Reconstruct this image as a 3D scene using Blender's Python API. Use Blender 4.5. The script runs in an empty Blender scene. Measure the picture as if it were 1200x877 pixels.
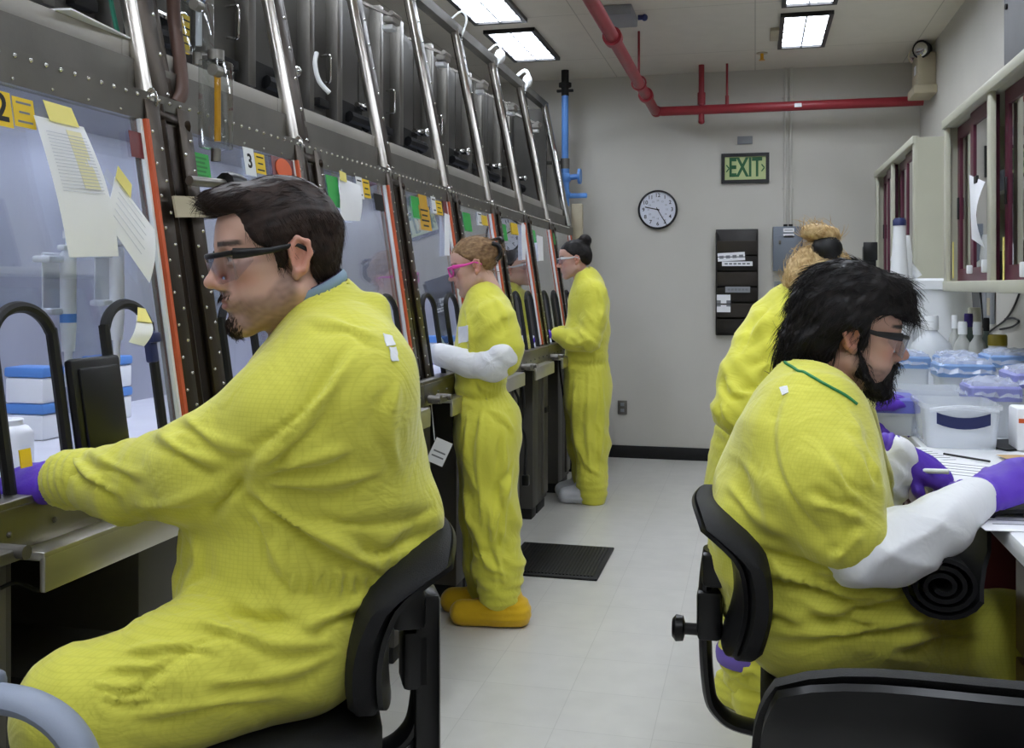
import bpy, bmesh, math, random
import numpy as np
from mathutils import Vector, Matrix, Quaternion
random.seed(7)
SC = bpy.context.scene
COL = SC.collection
PI = math.pi
TH = math.atan(285.0/1170.0)
ST, CT = math.sin(TH), math.cos(TH)
CAMZ = 1.38
F = 1170.0

def at(px, py, zc):
    """point of the room seen in direction (px, py) at distance zc along the camera axis"""
    u = (px-600.0)/F
    v = (335.0-py)/F
    return Vector(((-ST + u*CT)*zc, (CT + u*ST)*zc, CAMZ + v*zc))

def hexc(h, a=1.0):
    h = h.lstrip('#')
    out = []
    for i in (0, 2, 4):
        c = int(h[i:i+2], 16)/255.0
        out.append(c/12.92 if c <= 0.04045 else ((c+0.055)/1.055)**2.4)
    return (out[0], out[1], out[2], a)

MATS = {}
def mat(name, color, rough=0.5, metal=0.0, var=0.08, vscale=6.0, bump=0.0, bscale=60.0, stretch=None,
        trans=0.0, ior=1.45, emit=None, estr=0.0, alpha=1.0, coat=0.0, sss=0.0, spec=None):
    m = bpy.data.materials.new(name)
    m.use_nodes = True
    nt = m.node_tree
    b = nt.nodes['Principled BSDF']
    c = hexc(color) if isinstance(color, str) else color
    b.inputs['Base Color'].default_value = c
    b.inputs['Roughness'].default_value = rough
    b.inputs['Metallic'].default_value = metal
    b.inputs['IOR'].default_value = ior
    if trans: b.inputs['Transmission Weight'].default_value = trans
    if coat: b.inputs['Coat Weight'].default_value = coat
    if alpha < 1: b.inputs['Alpha'].default_value = alpha
    if spec is not None: b.inputs['Specular IOR Level'].default_value = spec
    if sss:
        b.inputs['Subsurface Weight'].default_value = sss
        b.inputs['Subsurface Radius'].default_value = (0.01, 0.004, 0.002)
    if emit is not None:
        b.inputs['Emission Color'].default_value = hexc(emit) if isinstance(emit, str) else emit
        b.inputs['Emission Strength'].default_value = estr
    tc = nt.nodes.new('ShaderNodeTexCoord')
    src = tc.outputs['Object']
    if stretch:
        mp = nt.nodes.new('ShaderNodeMapping')
        mp.inputs['Scale'].default_value = stretch
        nt.links.new(src, mp.inputs['Vector']); src = mp.outputs['Vector']
    if var:
        n = nt.nodes.new('ShaderNodeTexNoise')
        n.inputs['Scale'].default_value = vscale
        n.inputs['Detail'].default_value = 4
        nt.links.new(src, n.inputs['Vector'])
        r = nt.nodes.new('ShaderNodeValToRGB')
        r.color_ramp.elements[0].position = 0.3
        r.color_ramp.elements[1].position = 0.7
        r.color_ramp.elements[0].color = tuple(max(0, x*(1-var)) for x in c[:3])+(1,)
        r.color_ramp.elements[1].color = tuple(min(1, x*(1+var)) for x in c[:3])+(1,)
        nt.links.new(n.outputs['Fac'], r.inputs['Fac'])
        nt.links.new(r.outputs['Color'], b.inputs['Base Color'])
    if bump:
        n2 = nt.nodes.new('ShaderNodeTexNoise')
        n2.inputs['Scale'].default_value = bscale
        n2.inputs['Detail'].default_value = 3
        nt.links.new(src, n2.inputs['Vector'])
        bp = nt.nodes.new('ShaderNodeBump')
        bp.inputs['Strength'].default_value = bump
        bp.inputs['Distance'].default_value = 0.004
        nt.links.new(n2.outputs['Fac'], bp.inputs['Height'])
        nt.links.new(bp.outputs['Normal'], b.inputs['Normal'])
    MATS[name] = m
    return m

WORLDM = {}          # object -> world matrix (no depsgraph needed)
def tag(o, label=None, cat=None, group=None, kind=None):
    if label: o['label'] = label
    if cat: o['category'] = cat
    if group: o['group'] = group
    if kind: o['kind'] = kind
    return o

def thing(name, label, cat, loc=(0, 0, 0), rz=0.0, group=None):
    o = bpy.data.objects.new(name, None)
    o.empty_display_size = 0.1
    COL.objects.link(o)
    o.location = loc
    o.rotation_euler = (0, 0, rz)
    WORLDM[o.name] = Matrix.Translation(Vector(loc)) @ Matrix.Rotation(rz, 4, 'Z')
    return tag(o, label, cat, group)

def link_mesh(me, name, mats, parent=None, local=False):
    """link a mesh given in room coordinates (or in its parent's when local)"""
    o = bpy.data.objects.new(name, me)
    COL.objects.link(o)
    for m in (mats if isinstance(mats, (list, tuple)) else [mats]):
        me.materials.append(m)
    if parent is not None:
        o.parent = parent
        if local:
            WORLDM[o.name] = WORLDM[parent.name].copy()
        else:
            me.transform(WORLDM[parent.name].inverted())
            WORLDM[o.name] = WORLDM[parent.name].copy()
    else:
        n = len(me.vertices)
        a = np.empty(n*3, dtype=np.float64); me.vertices.foreach_get('co', a); a = a.reshape(-1, 3)
        lo, hi = a.min(0), a.max(0)
        c = Vector(((lo[0]+hi[0])/2, (lo[1]+hi[1])/2, lo[2]))
        me.transform(Matrix.Translation(-c))
        o.location = c
        WORLDM[o.name] = Matrix.Translation(c)
    return o

def frame(origin, xdir, ydir):
    x = Vector(xdir).normalized()
    y = Vector(ydir); y = (y - x*y.dot(x)).normalized()
    z = x.cross(y)
    M = Matrix((x, y, z)).transposed().to_4x4()
    M.translation = Vector(origin)
    return M

class MB:
    def __init__(self): self.bm = bmesh.new(); self.mi = 0
    def _fin(self, geom):
        fs = set()
        for v in geom:
            for f in v.link_faces: fs.add(f)
        for f in fs: f.material_index = self.mi
    def box(self, c, size, rot=None, bevel=0.0, M=None, seg=2):
        m = Matrix.Translation(Vector(c))
        if rot is not None: m = m @ rot.to_4x4()
        if M is not None: m = M @ m
        m = m @ Matrix.Diagonal((size[0], size[1], size[2], 1))
        r = bmesh.ops.create_cube(self.bm, size=1.0, matrix=m)
        vs = r['verts']
        if bevel > 0:
            es = list({e for v in vs for e in v.link_edges})
            r2 = bmesh.ops.bevel(self.bm, geom=es, offset=bevel, segments=seg, affect='EDGES', profile=0.5, clamp_overlap=True)
            vs = list({v for f in r2['faces'] for v in f.verts})
            allv = set(vs); stack = list(vs)
            while stack:
                v = stack.pop()
                for e in v.link_edges:
                    w = e.other_vert(v)
                    if w not in allv: allv.add(w); stack.append(w)
            vs = list(allv)
        self._fin(vs); return self
    def cyl(self, p0, p1, r0, r1=None, seg=16):
        p0, p1 = Vector(p0), Vector(p1)
        d = p1-p0
        q = d.to_track_quat('Z', 'Y').to_matrix().to_4x4()
        m = Matrix.Translation((p0+p1)/2) @ q
        r = bmesh.ops.create_cone(self.bm, cap_ends=True, cap_tris=False, segments=seg, radius1=r0,
                                  radius2=r0 if r1 is None else r1, depth=d.length, matrix=m)
        self._fin(r['verts']); return self
    def ell(self, c, r, R=None, seg=16, ring=10):
        m = Matrix.Translation(Vector(c))
        if R is not None: m = m @ R.to_4x4()
        if not hasattr(r, '__len__'): r = (r, r, r)
        m = m @ Matrix.Diagonal((r[0], r[1], r[2], 1))
        g = bmesh.ops.create_uvsphere(self.bm, u_segments=seg, v_segments=ring, radius=1.0, matrix=m)
        self._fin(g['verts']); return self
    def tube(self, pts, r, seg=8, closed=False, sx=1.0, sy=1.0, up=None, cap=True):
        pts = [Vector(p) for p in pts]
        n = len(pts)
        rs = r if hasattr(r, '__len__') else [r]*n
        tang = []
        for i in range(n):
            a = pts[(i-1) % n] if (closed or i > 0) else pts[0]
            b = pts[(i+1) % n] if (closed or i < n-1) else pts[-1]
            t = (b-a)
            tang.append(t.normalized() if t.length > 1e-9 else Vector((0, 0, 1)))
        u = Vector(up) if up is not None else (Vector((0, 0, 1)) if abs(tang[0].z) < .9 else Vector((1, 0, 0)))
        rings = []
        for i in range(n):
            t = tang[i]
            if up is not None: u = Vector(up)
            u = (u - t*u.dot(t))
            if u.length < 1e-6: u = t.orthogonal()
            u.normalize()
            w = t.cross(u)
            ring = []
            for k in range(seg):
                a = 2*PI*k/seg
                ring.append(self.bm.verts.new(pts[i] + u*(math.cos(a)*rs[i]*sx) + w*(math.sin(a)*rs[i]*sy)))
            rings.append(ring)
        fs = []
        m = n if closed else n-1
        for i in range(m):
            A, B = rings[i], rings[(i+1) % n]
            for k in range(seg):
                fs.append(self.bm.faces.new((A[k], A[(k+1) % seg], B[(k+1) % seg], B[k])))
        if not closed and cap:
            fs.append(self.bm.faces.new(list(reversed(rings[0]))))
            fs.append(self.bm.faces.new(rings[-1]))
        for f in fs: f.material_index = self.mi
        return self
    def lathe(self, prof, M=None, seg=24, cap=True, sx=1.0, sy=1.0):
        M = M or Matrix.Identity(4)
        if not isinstance(M, Matrix): M = Matrix.Translation(Vector(M))
        rings = []
        for (r, z) in prof:
            rings.append([self.bm.verts.new(M @ Vector((math.cos(2*PI*k/seg)*r*sx, math.sin(2*PI*k/seg)*r*sy, z))) for k in range(seg)])
        fs = []
        for A, B in zip(rings[:-1], rings[1:]):
            for k in range(seg):
                fs.append(self.bm.faces.new((A[k], A[(k+1) % seg], B[(k+1) % seg], B[k])))
        if cap:
            fs.append(self.bm.faces.new(list(reversed(rings[0])))); fs.append(self.bm.faces.new(rings[-1]))
        for f in fs: f.material_index = self.mi
        return self
    def prism(self, pts, M, depth):
        """2D outline in the xy plane of M, thickened along its z"""
        a = [self.bm.verts.new(M @ Vector((p[0], p[1], 0))) for p in pts]
        b = [self.bm.verts.new(M @ Vector((p[0], p[1], depth))) for p in pts]
        n = len(pts)
        fs = [self.bm.faces.new(list(reversed(a))), self.bm.faces.new(b)]
        for i in range(n):
            fs.append(self.bm.faces.new((a[i], a[(i+1) % n], b[(i+1) % n], b[i])))
        for f in fs: f.material_index = self.mi
        return self
    def sheet(self, rows, thick=0.0015):
        """curved sheet from a grid of points, with thickness"""
        R = [[Vector(p) for p in row] for row in rows]
        nr, nc = len(R), len(R[0])
        def nrm(i, j):
            du = R[min(i+1, nr-1)][j]-R[max(i-1, 0)][j]
            dv = R[i][min(j+1, nc-1)]-R[i][max(j-1, 0)]
            q = du.cross(dv)
            return q.normalized() if q.length > 1e-12 else Vector((0, 0, 1))
        A = [[self.bm.verts.new(R[i][j]) for j in range(nc)] for i in range(nr)]
        B = [[self.bm.verts.new(R[i][j]-nrm(i, j)*thick) for j in range(nc)] for i in range(nr)]
        fs = []
        for i in range(nr-1):
            for j in range(nc-1):
                fs.append(self.bm.faces.new((A[i][j], A[i+1][j], A[i+1][j+1], A[i][j+1])))
                fs.append(self.bm.faces.new((B[i][j], B[i][j+1], B[i+1][j+1], B[i+1][j])))
        for i in range(nr-1):
            fs.append(self.bm.faces.new((A[i][0], B[i][0], B[i+1][0], A[i+1][0])))
            fs.append(self.bm.faces.new((A[i][-1], A[i+1][-1], B[i+1][-1], B[i][-1])))
        for j in range(nc-1):
            fs.append(self.bm.faces.new((A[0][j], A[0][j+1], B[0][j+1], B[0][j])))
            fs.append(self.bm.faces.new((A[-1][j], B[-1][j], B[-1][j+1], A[-1][j+1])))
        for f in fs: f.material_index = self.mi
        return self
    def build(self, name, mats, parent=None, local=False, smooth=True, angle=40):
        bmesh.ops.recalc_face_normals(self.bm, faces=self.bm.faces[:])
        me = bpy.data.meshes.new(name)
        self.bm.to_mesh(me); self.bm.free()
        if smooth:
            me.polygons.foreach_set('use_smooth', [True]*len(me.polygons))
            try: me.set_sharp_from_angle(angle=math.radians(angle))
            except Exception: pass
        return link_mesh(me, name, mats, parent, local)

def catmull(pts, n=6, closed=False):
    P = [Vector(p) for p in pts]
    out = []
    N = len(P)
    segs = N if closed else N-1
    for i in range(segs):
        p0 = P[(i-1) % N] if (closed or i > 0) else P[0]
        p1 = P[i]; p2 = P[(i+1) % N]
        p3 = P[(i+2) % N] if (closed or i+2 < N) else P[-1]
        for k in range(n):
            t = k/n
            out.append(0.5*((2*p1)+(-p0+p2)*t+(2*p0-5*p1+4*p2-p3)*t*t+(-p0+3*p1-3*p2+p3)*t*t*t))
    if not closed: out.append(P[-1])
    return out

def text(s, size, M, m, parent, name='lettering', depth=0.0006, bold=0.0, align='CENTER', sx=1.0):
    cu = bpy.data.curves.new('txt', 'FONT')
    cu.body = s; cu.size = size; cu.align_x = align; cu.align_y = 'CENTER'
    cu.extrude = depth; cu.offset = bold; cu.resolution_u = 4
    to = bpy.data.objects.new('txt', cu)
    me = bpy.data.meshes.new_from_object(to)
    bpy.data.objects.remove(to); bpy.data.curves.remove(cu)
    me.transform(M @ Matrix.Diagonal((sx, 1, 1, 1)))
    return link_mesh(me, name, m, parent)

# ------------------------------------------------------------------ materials
M_steel   = mat('stainless_steel', '#8d8a84', .38, 1.0, var=.12, vscale=5, bump=.12, bscale=90, stretch=(1, 1, .12))
M_steel_d = mat('dull_steel', '#77746e', .5, .85, var=.15, vscale=4, bump=.1, bscale=60)
M_panel   = mat('grey_steel_panel', '#5a5854', .55, .55, var=.12, vscale=3, bump=.06, bscale=200)
M_chrome  = mat('polished_steel', '#c9c8c4', .14, 1.0, var=.06, vscale=8)
M_black   = mat('black_rubber', '#0f0f11', .55, 0, var=.2, vscale=20, bump=.1, bscale=200)
M_blackpl = mat('black_plastic', '#0c0c0e', .36, 0, var=.1, vscale=10)
M_blackfb = mat('black_upholstery', '#0b0b0d', .72, 0, var=.2, vscale=30, bump=.25, bscale=500)
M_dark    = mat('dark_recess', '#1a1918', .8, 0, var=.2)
M_white   = mat('white_plastic', '#eceef0', .4, 0, var=.02)
M_paper   = mat('white_paper', '#f1f2f6', .8, 0, var=.02)
M_cream   = mat('cream_paint', '#c9c6b4', .5, 0, var=.05, vscale=3)
M_beigecab= mat('beige_cabinet_paint', '#c4c3b0', .45, 0, var=.04, vscale=3)
M_maroon  = mat('maroon_paint', '#5a2036', .35, 0, var=.12, vscale=6)
M_maroonw = mat('maroon_laminate', '#43151c', .4, 0, var=.15, vscale=5)
M_red     = mat('red_pipe_paint', '#8f2730', .42, 0, var=.1, vscale=8)
M_blue    = mat('blue_paint', '#5b8fd6', .4, 0, var=.1)
M_blulid  = mat('blue_lid', '#7f9fd0', .35, 0, var=.08, vscale=12)
M_navy    = mat('navy_plastic', '#232c5c', .45, 0, var=.05)
M_yelst   = mat('yellow_sticker', '#ecc71d', .5, 0, var=.04)
M_palety  = mat('pale_yellow_tape', '#e9dc7c', .55, 0, var=.05)
M_green   = mat('green_sticker', '#35b04c', .5, 0, var=.05)
M_orange  = mat('orange_gasket', '#c65a34', .5, 0, var=.12, vscale=12)
M_orangest= mat('orange_sticker', '#e0602a', .5, 0, var=.05)
M_ink     = mat('black_ink', '#141414', .6, 0, var=0)
M_inkgrey = mat('grey_ink', '#7d7f86', .6, 0, var=0)
M_redlens = mat('dark_red_plastic', '#6b1f22', .3, 0, var=.15)
M_tanpl   = mat('aged_cream_plastic', '#b5ab93', .5, 0, var=.06)
M_grey    = mat('grey_paint', '#8d9095', .5, 0, var=.06)
M_elec    = mat('blue_grey_enamel', '#737a85', .45, .2, var=.05)
M_amber   = mat('amber_fluid', '#d0971c', .3, 0, var=.08)
M_brownh  = mat('brown_hose', '#5d443a', .5, 0, var=.15)
M_copper  = mat('copper_pipe', '#8a4a35', .35, .7, var=.1)
M_yellow  = mat('amber_label', '#d9a92a', .5, 0, var=.05)

def glass_mat(name, tint=(1, 1, 1, 1), ior=1.5, rough=0.0, boost=1.0):
    m = bpy.data.materials.new(name); m.use_nodes = True
    nt = m.node_tree; nt.nodes.clear()
    out = nt.nodes.new('ShaderNodeOutputMaterial')
    tr = nt.nodes.new('ShaderNodeBsdfTransparent'); tr.inputs['Color'].default_value = tint
    gl = nt.nodes.new('ShaderNodeBsdfGlossy'); gl.inputs['Roughness'].default_value = rough
    geo = nt.nodes.new('ShaderNodeNewGeometry')
    dot = nt.nodes.new('ShaderNodeVectorMath'); dot.operation = 'DOT_PRODUCT'
    nt.links.new(geo.outputs['Normal'], dot.inputs[0]); nt.links.new(geo.outputs['Incoming'], dot.inputs[1])
    ab = nt.nodes.new('ShaderNodeMath'); ab.operation = 'ABSOLUTE'; nt.links.new(dot.outputs['Value'], ab.inputs[0])
    om = nt.nodes.new('ShaderNodeMath'); om.operation = 'SUBTRACT'; om.inputs[0].default_value = 1.0; nt.links.new(ab.outputs[0], om.inputs[1])
    pw = nt.nodes.new('ShaderNodeMath'); pw.operation = 'POWER'; pw.inputs[1].default_value = 4.0; nt.links.new(om.outputs[0], pw.inputs[0])
    f0 = ((ior-1)/(ior+1))**2
    fr = nt.nodes.new('ShaderNodeMath'); fr.operation = 'MULTIPLY_ADD'; fr.inputs[1].default_value = 1-f0; fr.inputs[2].default_value = f0
    nt.links.new(pw.outputs[0], fr.inputs[0])
    n = nt.nodes.new('ShaderNodeTexNoise'); n.inputs['Scale'].default_value = 3.0
    mr = nt.nodes.new('ShaderNodeMapRange')
    mr.inputs['To Min'].default_value = boost*.92; mr.inputs['To Max'].default_value = boost*1.08
    mu = nt.nodes.new('ShaderNodeMath'); mu.operation = 'MULTIPLY'; mu.use_clamp = True
    mx = nt.nodes.new('ShaderNodeMixShader')
    nt.links.new(n.outputs['Fac'], mr.inputs['Value'])
    nt.links.new(fr.outputs[0], mu.inputs[0]); nt.links.new(mr.outputs['Result'], mu.inputs[1])
    nt.links.new(mu.outputs['Value'], mx.inputs['Fac'])
    nt.links.new(tr.outputs['BSDF'], mx.inputs[1]); nt.links.new(gl.outputs['BSDF'], mx.inputs[2])
    nt.links.new(mx.outputs['Shader'], out.inputs['Surface'])
    MATS[name] = m
    return m
M_glass = glass_mat('window_glass', (.90, .92, .94, 1), 1.6, 0.01, 1.7)
M_cabgl = glass_mat('cabinet_glass', (.80, .83, .83, 1), 1.6, 0.02, 2.2)
M_lens  = glass_mat('clear_lens', (.9, .9, .93, 1), 1.5, 0.0, 1.2)
M_acryl = glass_mat('clear_acrylic', (.86, .88, .88, 1), 1.5, 0.03, 1.4)

def translucent_mat(name, color, alpha=.5, rough=.35):
    m = bpy.data.materials.new(name); m.use_nodes = True
    nt = m.node_tree
    b = nt.nodes['Principled BSDF']
    b.inputs['Base Color'].default_value = hexc(color)
    b.inputs['Roughness'].default_value = rough
    b.inputs['Alpha'].default_value = alpha
    n = nt.nodes.new('ShaderNodeTexNoise'); n.inputs['Scale'].default_value = 40
    tc = nt.nodes.new('ShaderNodeTexCoord'); nt.links.new(tc.outputs['Object'], n.inputs['Vector'])
    bp = nt.nodes.new('ShaderNodeBump'); bp.inputs['Strength'].default_value = .08
    nt.links.new(n.outputs['Fac'], bp.inputs['Height']); nt.links.new(bp.outputs['Normal'], b.inputs['Normal'])
    MATS[name] = m
    return m
M_clear  = translucent_mat('clear_tub_plastic', '#e8edf4', .42, .2)
M_frost  = translucent_mat('frosted_plastic', '#dfe4ea', .75, .4)
M_bag    = translucent_mat('clear_bag_film', '#dfe6f5', .35, .12)
# ================================================================== setting
def onY(px, py, Y):
    u = (px-600.0)/F
    return at(px, py, Y/(CT+u*ST))
def onX(px, py, X):
    u = (px-600.0)/F
    return at(px, py, X/(-ST+u*CT))
def onZ(px, py, z):
    return at(px, py, (z-CAMZ)/((335.0-py)/F))

XL, XR, YB, YF, ZC = -2.75, 1.20, 8.0, -2.2, 3.06
def tile_mat(name, c1, c2, cm, w, h, mortar, rough, bump=0.0, var=.5, offset=0.0, spec=None):
    m = bpy.data.materials.new(name); m.use_nodes = True
    nt = m.node_tree; b = nt.nodes['Principled BSDF']
    tc = nt.nodes.new('ShaderNodeTexCoord')
    geo = nt.nodes.new('ShaderNodeNewGeometry')
    br = nt.nodes.new('ShaderNodeTexBrick')
    br.offset = offset; br.squash = 1.0
    br.inputs['Scale'].default_value = 1.0
    br.inputs['Brick Width'].default_value = w; br.inputs['Row Height'].default_value = h
    br.inputs['Mortar Size'].default_value = mortar; br.inputs['Mortar Smooth'].default_value = .3
    br.inputs['Color1'].default_value = hexc(c1); br.inputs['Color2'].default_value = hexc(c2); br.inputs['Mortar'].default_value = hexc(cm)
    nt.links.new(geo.outputs['Position'], br.inputs['Vector'])
    n = nt.nodes.new('ShaderNodeTexNoise'); n.inputs['Scale'].default_value = 9; n.inputs['Detail'].default_value = 6
    nt.links.new(geo.outputs['Position'], n.inputs['Vector'])
    mx = nt.nodes.new('ShaderNodeMix'); mx.data_type = 'RGBA'; mx.blend_type = 'MULTIPLY'
    mx.inputs[0].default_value = var
    rr = nt.nodes.new('ShaderNodeValToRGB')
    rr.color_ramp.elements[0].position = .3; rr.color_ramp.elements[0].color = (.78, .78, .78, 1)
    rr.color_ramp.elements[1].position = .7; rr.color_ramp.elements[1].color = (1, 1, 1, 1)
    nt.links.new(n.outputs['Fac'], rr.inputs['Fac'])
    nt.links.new(br.outputs['Color'], mx.inputs[6]); nt.links.new(rr.outputs['Color'], mx.inputs[7])
    nt.links.new(mx.outputs[2], b.inputs['Base Color'])
    b.inputs['Roughness'].default_value = rough
    if spec is not None: b.inputs['Specular IOR Level'].default_value = spec
    if bump:
        n2 = nt.nodes.new('ShaderNodeTexNoise'); n2.inputs['Scale'].default_value = 70
        nt.links.new(geo.outputs['Position'], n2.inputs['Vector'])
        bp = nt.nodes.new('ShaderNodeBump'); bp.inputs['Strength'].default_value = bump; bp.inputs['Distance'].default_value = .003
        nt.links.new(n2.outputs['Fac'], bp.inputs['Height']); nt.links.new(bp.outputs['Normal'], b.inputs['Normal'])
    return m
M_floor = tile_mat('vinyl_tile_floor', '#d0cec8', '#cccac4', '#bdbbb5', .305, .305, .0015, .32, 0, .35)
M_ceil  = tile_mat('ceiling_panels', '#d9d3c7', '#d6d0c5', '#b5afa4', 1.08, 1.22, .004, .85, .1, .2)
M_wall  = mat('painted_wall', '#c6c3bb', .75, 0, var=.03, vscale=2.5, bump=.15, bscale=45)

def slab(name, lo, hi, m):
    b = MB(); c = [(a+d)/2 for a, d in zip(lo, hi)]; s = [d-a for a, d in zip(lo, hi)]
    b.box(c, s)
    return tag(b.build(name, m, smooth=False), kind='structure')
slab('floor', (XL-.1, YF-.1, -.1), (XR+.1, YB+.1, 0), M_floor)
slab('ceiling', (XL-.1, YF-.1, ZC), (XR+.1, YB+.1, ZC+.1), M_ceil)
slab('wall_back', (XL-.1, YB, 0), (XR+.1, YB+.1, ZC), M_wall)
slab('wall_left', (XL-.1, YF, 0), (XL, YB, ZC), M_wall)
slab('wall_right', (XR, YF, 0), (XR+.1, YB, ZC), M_wall)
slab('wall_front', (XL-.1, YF-.1, 0), (XR+.1, YF, ZC), M_wall)
bb = MB(); bb.box((( XL+XR)/2, YB-.008, .05), (XR-XL, .016, .1), bevel=.004)
tag(bb.build('baseboard_back', M_black), kind='structure')

# ------------------------------------------------------------------ ceiling lights
M_diff = bpy.data.materials.new('lamp_diffuser'); M_diff.use_nodes = True
_nt = M_diff.node_tree; _b = _nt.nodes['Principled BSDF']
_b.inputs['Base Color'].default_value = (.9, .9, .95, 1)
_g = _nt.nodes.new('ShaderNodeNewGeometry'); _w = _nt.nodes.new('ShaderNodeTexBrick')
_w.offset = 0; _w.inputs['Scale'].default_value = 1; _w.inputs['Brick Width'].default_value = .13; _w.inputs['Row Height'].default_value = .12
_w.inputs['Mortar Size'].default_value = .006
_w.inputs['Color1'].default_value = (.86, .92, 1, 1); _w.inputs['Color2'].default_value = (.84, .9, 1, 1); _w.inputs['Mortar'].default_value = (.55, .6, .7, 1)
_nt.links.new(_g.outputs['Position'], _w.inputs['Vector'])
_nt.links.new(_w.outputs['Color'], _b.inputs['Emission Color'])
_b.inputs['Emission Strength'].default_value = 11.0
M_louv = mat('lamp_louver', '#c9ced8', .5, 0, var=.03)
def ceiling_light(x0, x1, y0, y1, label):
    cx, cy = (x0+x1)/2, (y0+y1)/2
    t = thing('ceiling_light', label, 'light', (cx, cy, ZC-.03), group='recessed ceiling lights')
    w = .028
    b = MB()
    b.box((x0-w/2, cy, ZC-.012), (w, y1-y0+2*w, .024)); b.box((x1+w/2, cy, ZC-.012), (w, y1-y0+2*w, .024))
    b.box((cx, y0-w/2, ZC-.012), (x1-x0, w, .024)); b.box((cx, y1+w/2, ZC-.012), (x1-x0, w, .024))
    b.build('frame', M_blackpl, t, smooth=False)
    d = MB(); d.box((cx, cy, ZC-.006), (x1-x0, y1-y0, .006)); d.build('diffuser', M_diff, t, smooth=False)
    g = MB()
    for k in range(1, 6): g.box((cx, y0+(y1-y0)*k/6, ZC-.012), (x1-x0, .012, .012))
    g.box((cx, cy, ZC-.012), (.012, y1-y0, .012))
    g.build('louver', M_louv, t, smooth=False)
def lights():
    left = ['left-hand ceiling light panel nearest the back wall, above the far steel enclosures',
            'left-hand ceiling light panel, second from the back wall, cut by the top edge']
    right = ['right-hand ceiling light panel in full view above the exit sign',
             'right-hand ceiling light panel, only its far rim showing at the top edge']
    for i in range(8):
        y1 = 7.18-i*1.08
        ceiling_light(-1.71, -1.42, y1-.82, y1, left[i] if i < 2 else 'ceiling light panel over the enclosures, %s from the back wall' % ['third','fourth','fifth','sixth','seventh','eighth'][i-2])
        y1 = 7.22-i*1.08
        ceiling_light(.18, .44, y1-.82, y1, right[i] if i < 2 else 'ceiling light panel over the bench side, %s from the back wall' % ['third','fourth','fifth','sixth','seventh','eighth'][i-2])
lights()

# small switch box beside the right light, seen at its left rim
b = MB(); b.box((.125, 6.85, ZC-.012), (.06, .28, .024), bevel=.004)
tag(b.build('light_clip_plate', M_tanpl), 'small tan plate on the ceiling against the left rim of the right light', 'plate')

# ------------------------------------------------------------------ sprinkler pipe
t = thing('sprinkler_pipe', 'red fire sprinkler pipe running along the ceiling and turning along the back wall', 'pipe', (-.75, 7.7, 2.73))
PY = 7.72
pc = onY(768, 131, PY); PZ = pc.z; PX = pc.x
b = MB()
path = [(PX, -2.15, PZ+.0)] + [(PX, y, PZ) for y in (2, 5, 7)] + [(PX, PY-.06, PZ), (PX+.012, PY-.018, PZ), (PX+.055, PY, PZ)] + [(x, PY, PZ) for x in (-.3, .3, .8, XR-.02)]
b.tube(path, .036, seg=14)
b.build('pipe_run', M_red, t)
for px, py in ((718, 32), (757, 107)):
    zc_y = (px-885.0)
    zc = 1204.0*PX/zc_y
    y = (zc+PX*ST)/CT
    b = MB(); b.cyl((PX, y-.035, PZ), (PX, y+.035, PZ), .052, seg=18); b.build('coupling', M_red, t)
b = MB(); b.ell((PX+.01, PY-.01, PZ), (.046, .046, .044)); b.build('elbow', M_red, t)
p = onY(822, 112, PY)
b = MB(); b.cyl((p.x, PY, PZ-.09), (p.x, PY, ZC), .022, seg=12); b.cyl((p.x, PY, PZ+.04), (p.x, PY, PZ+.13), .03, seg=12); b.ell((p.x, PY, PZ-.09), (.024, .024, .02)); b.build('riser', M_red, t)
p = onY(852, 112, PY)
b = MB(); b.cyl((p.x, PY, PZ), (p.x, PY, ZC), .009, seg=8); b.cyl((p.x, PY, PZ+.03), (p.x, PY, PZ+.10), .014, seg=8); b.build('hanger_rod', M_red, t)
for yy in (6.6, 3.6):
    b = MB(); b.cyl((PX, yy, PZ), (PX, yy, ZC), .008, seg=8); b.tube([(PX+.046*math.cos(a), yy, PZ+.046*math.sin(a)) for a in [k*PI/8 for k in range(16)]], .006, seg=6, closed=True); b.build('hanger_rod', M_red, t)
p = onY(935, 126, PY); b = MB(); b.box((p.x, PY-.037, PZ), (.05, .004, .03), bevel=.001); tag(b.build('pipe_label', M_paper, t), 'small pale label on the red pipe')

# grey ceiling box with blue knob near the red pipe
t = thing('ceiling_sensor_box', 'grey box on the ceiling beside the red pipe with a small dark blue knob', 'box', (-.77, 6.2, ZC-.06))
p0 = onZ(716, 0, ZC-.03); p1 = onZ(747, 22, ZC-.03)
b = MB(); b.box(((-.93-.70)/2, 6.1, ZC-.03), (.2, .32, .06), bevel=.006); b.build('housing', M_grey, t)
b = MB(); b.cyl((-.70, 6.15, ZC-.03), (-.665, 6.15, ZC-.03), .016); b.ell((-.66, 6.15, ZC-.032), (.02, .022, .022)); b.build('knob', M_navy, t)
# sprinkler head
p = onZ(893, 62, ZC)
t = thing('ceiling_sprinkler', 'small brass sprinkler head on the bare ceiling left of the right light', 'sprinkler', (p.x, p.y, ZC-.04))
b = MB(); b.cyl((p.x, p.y, ZC-.006), (p.x, p.y, ZC), .04); b.build('escutcheon', M_tanpl, t)
b = MB(); b.cyl((p.x, p.y, ZC-.05), (p.x, p.y, ZC-.006), .012); b.cyl((p.x, p.y, ZC-.054), (p.x, p.y, ZC-.05), .022); b.build('nozzle', M_amber, t)

# ------------------------------------------------------------------ back wall
FB = lambda p: frame(p, (1, 0, 0), (0, 0, 1))       # xy in the wall, z out of it
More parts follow.
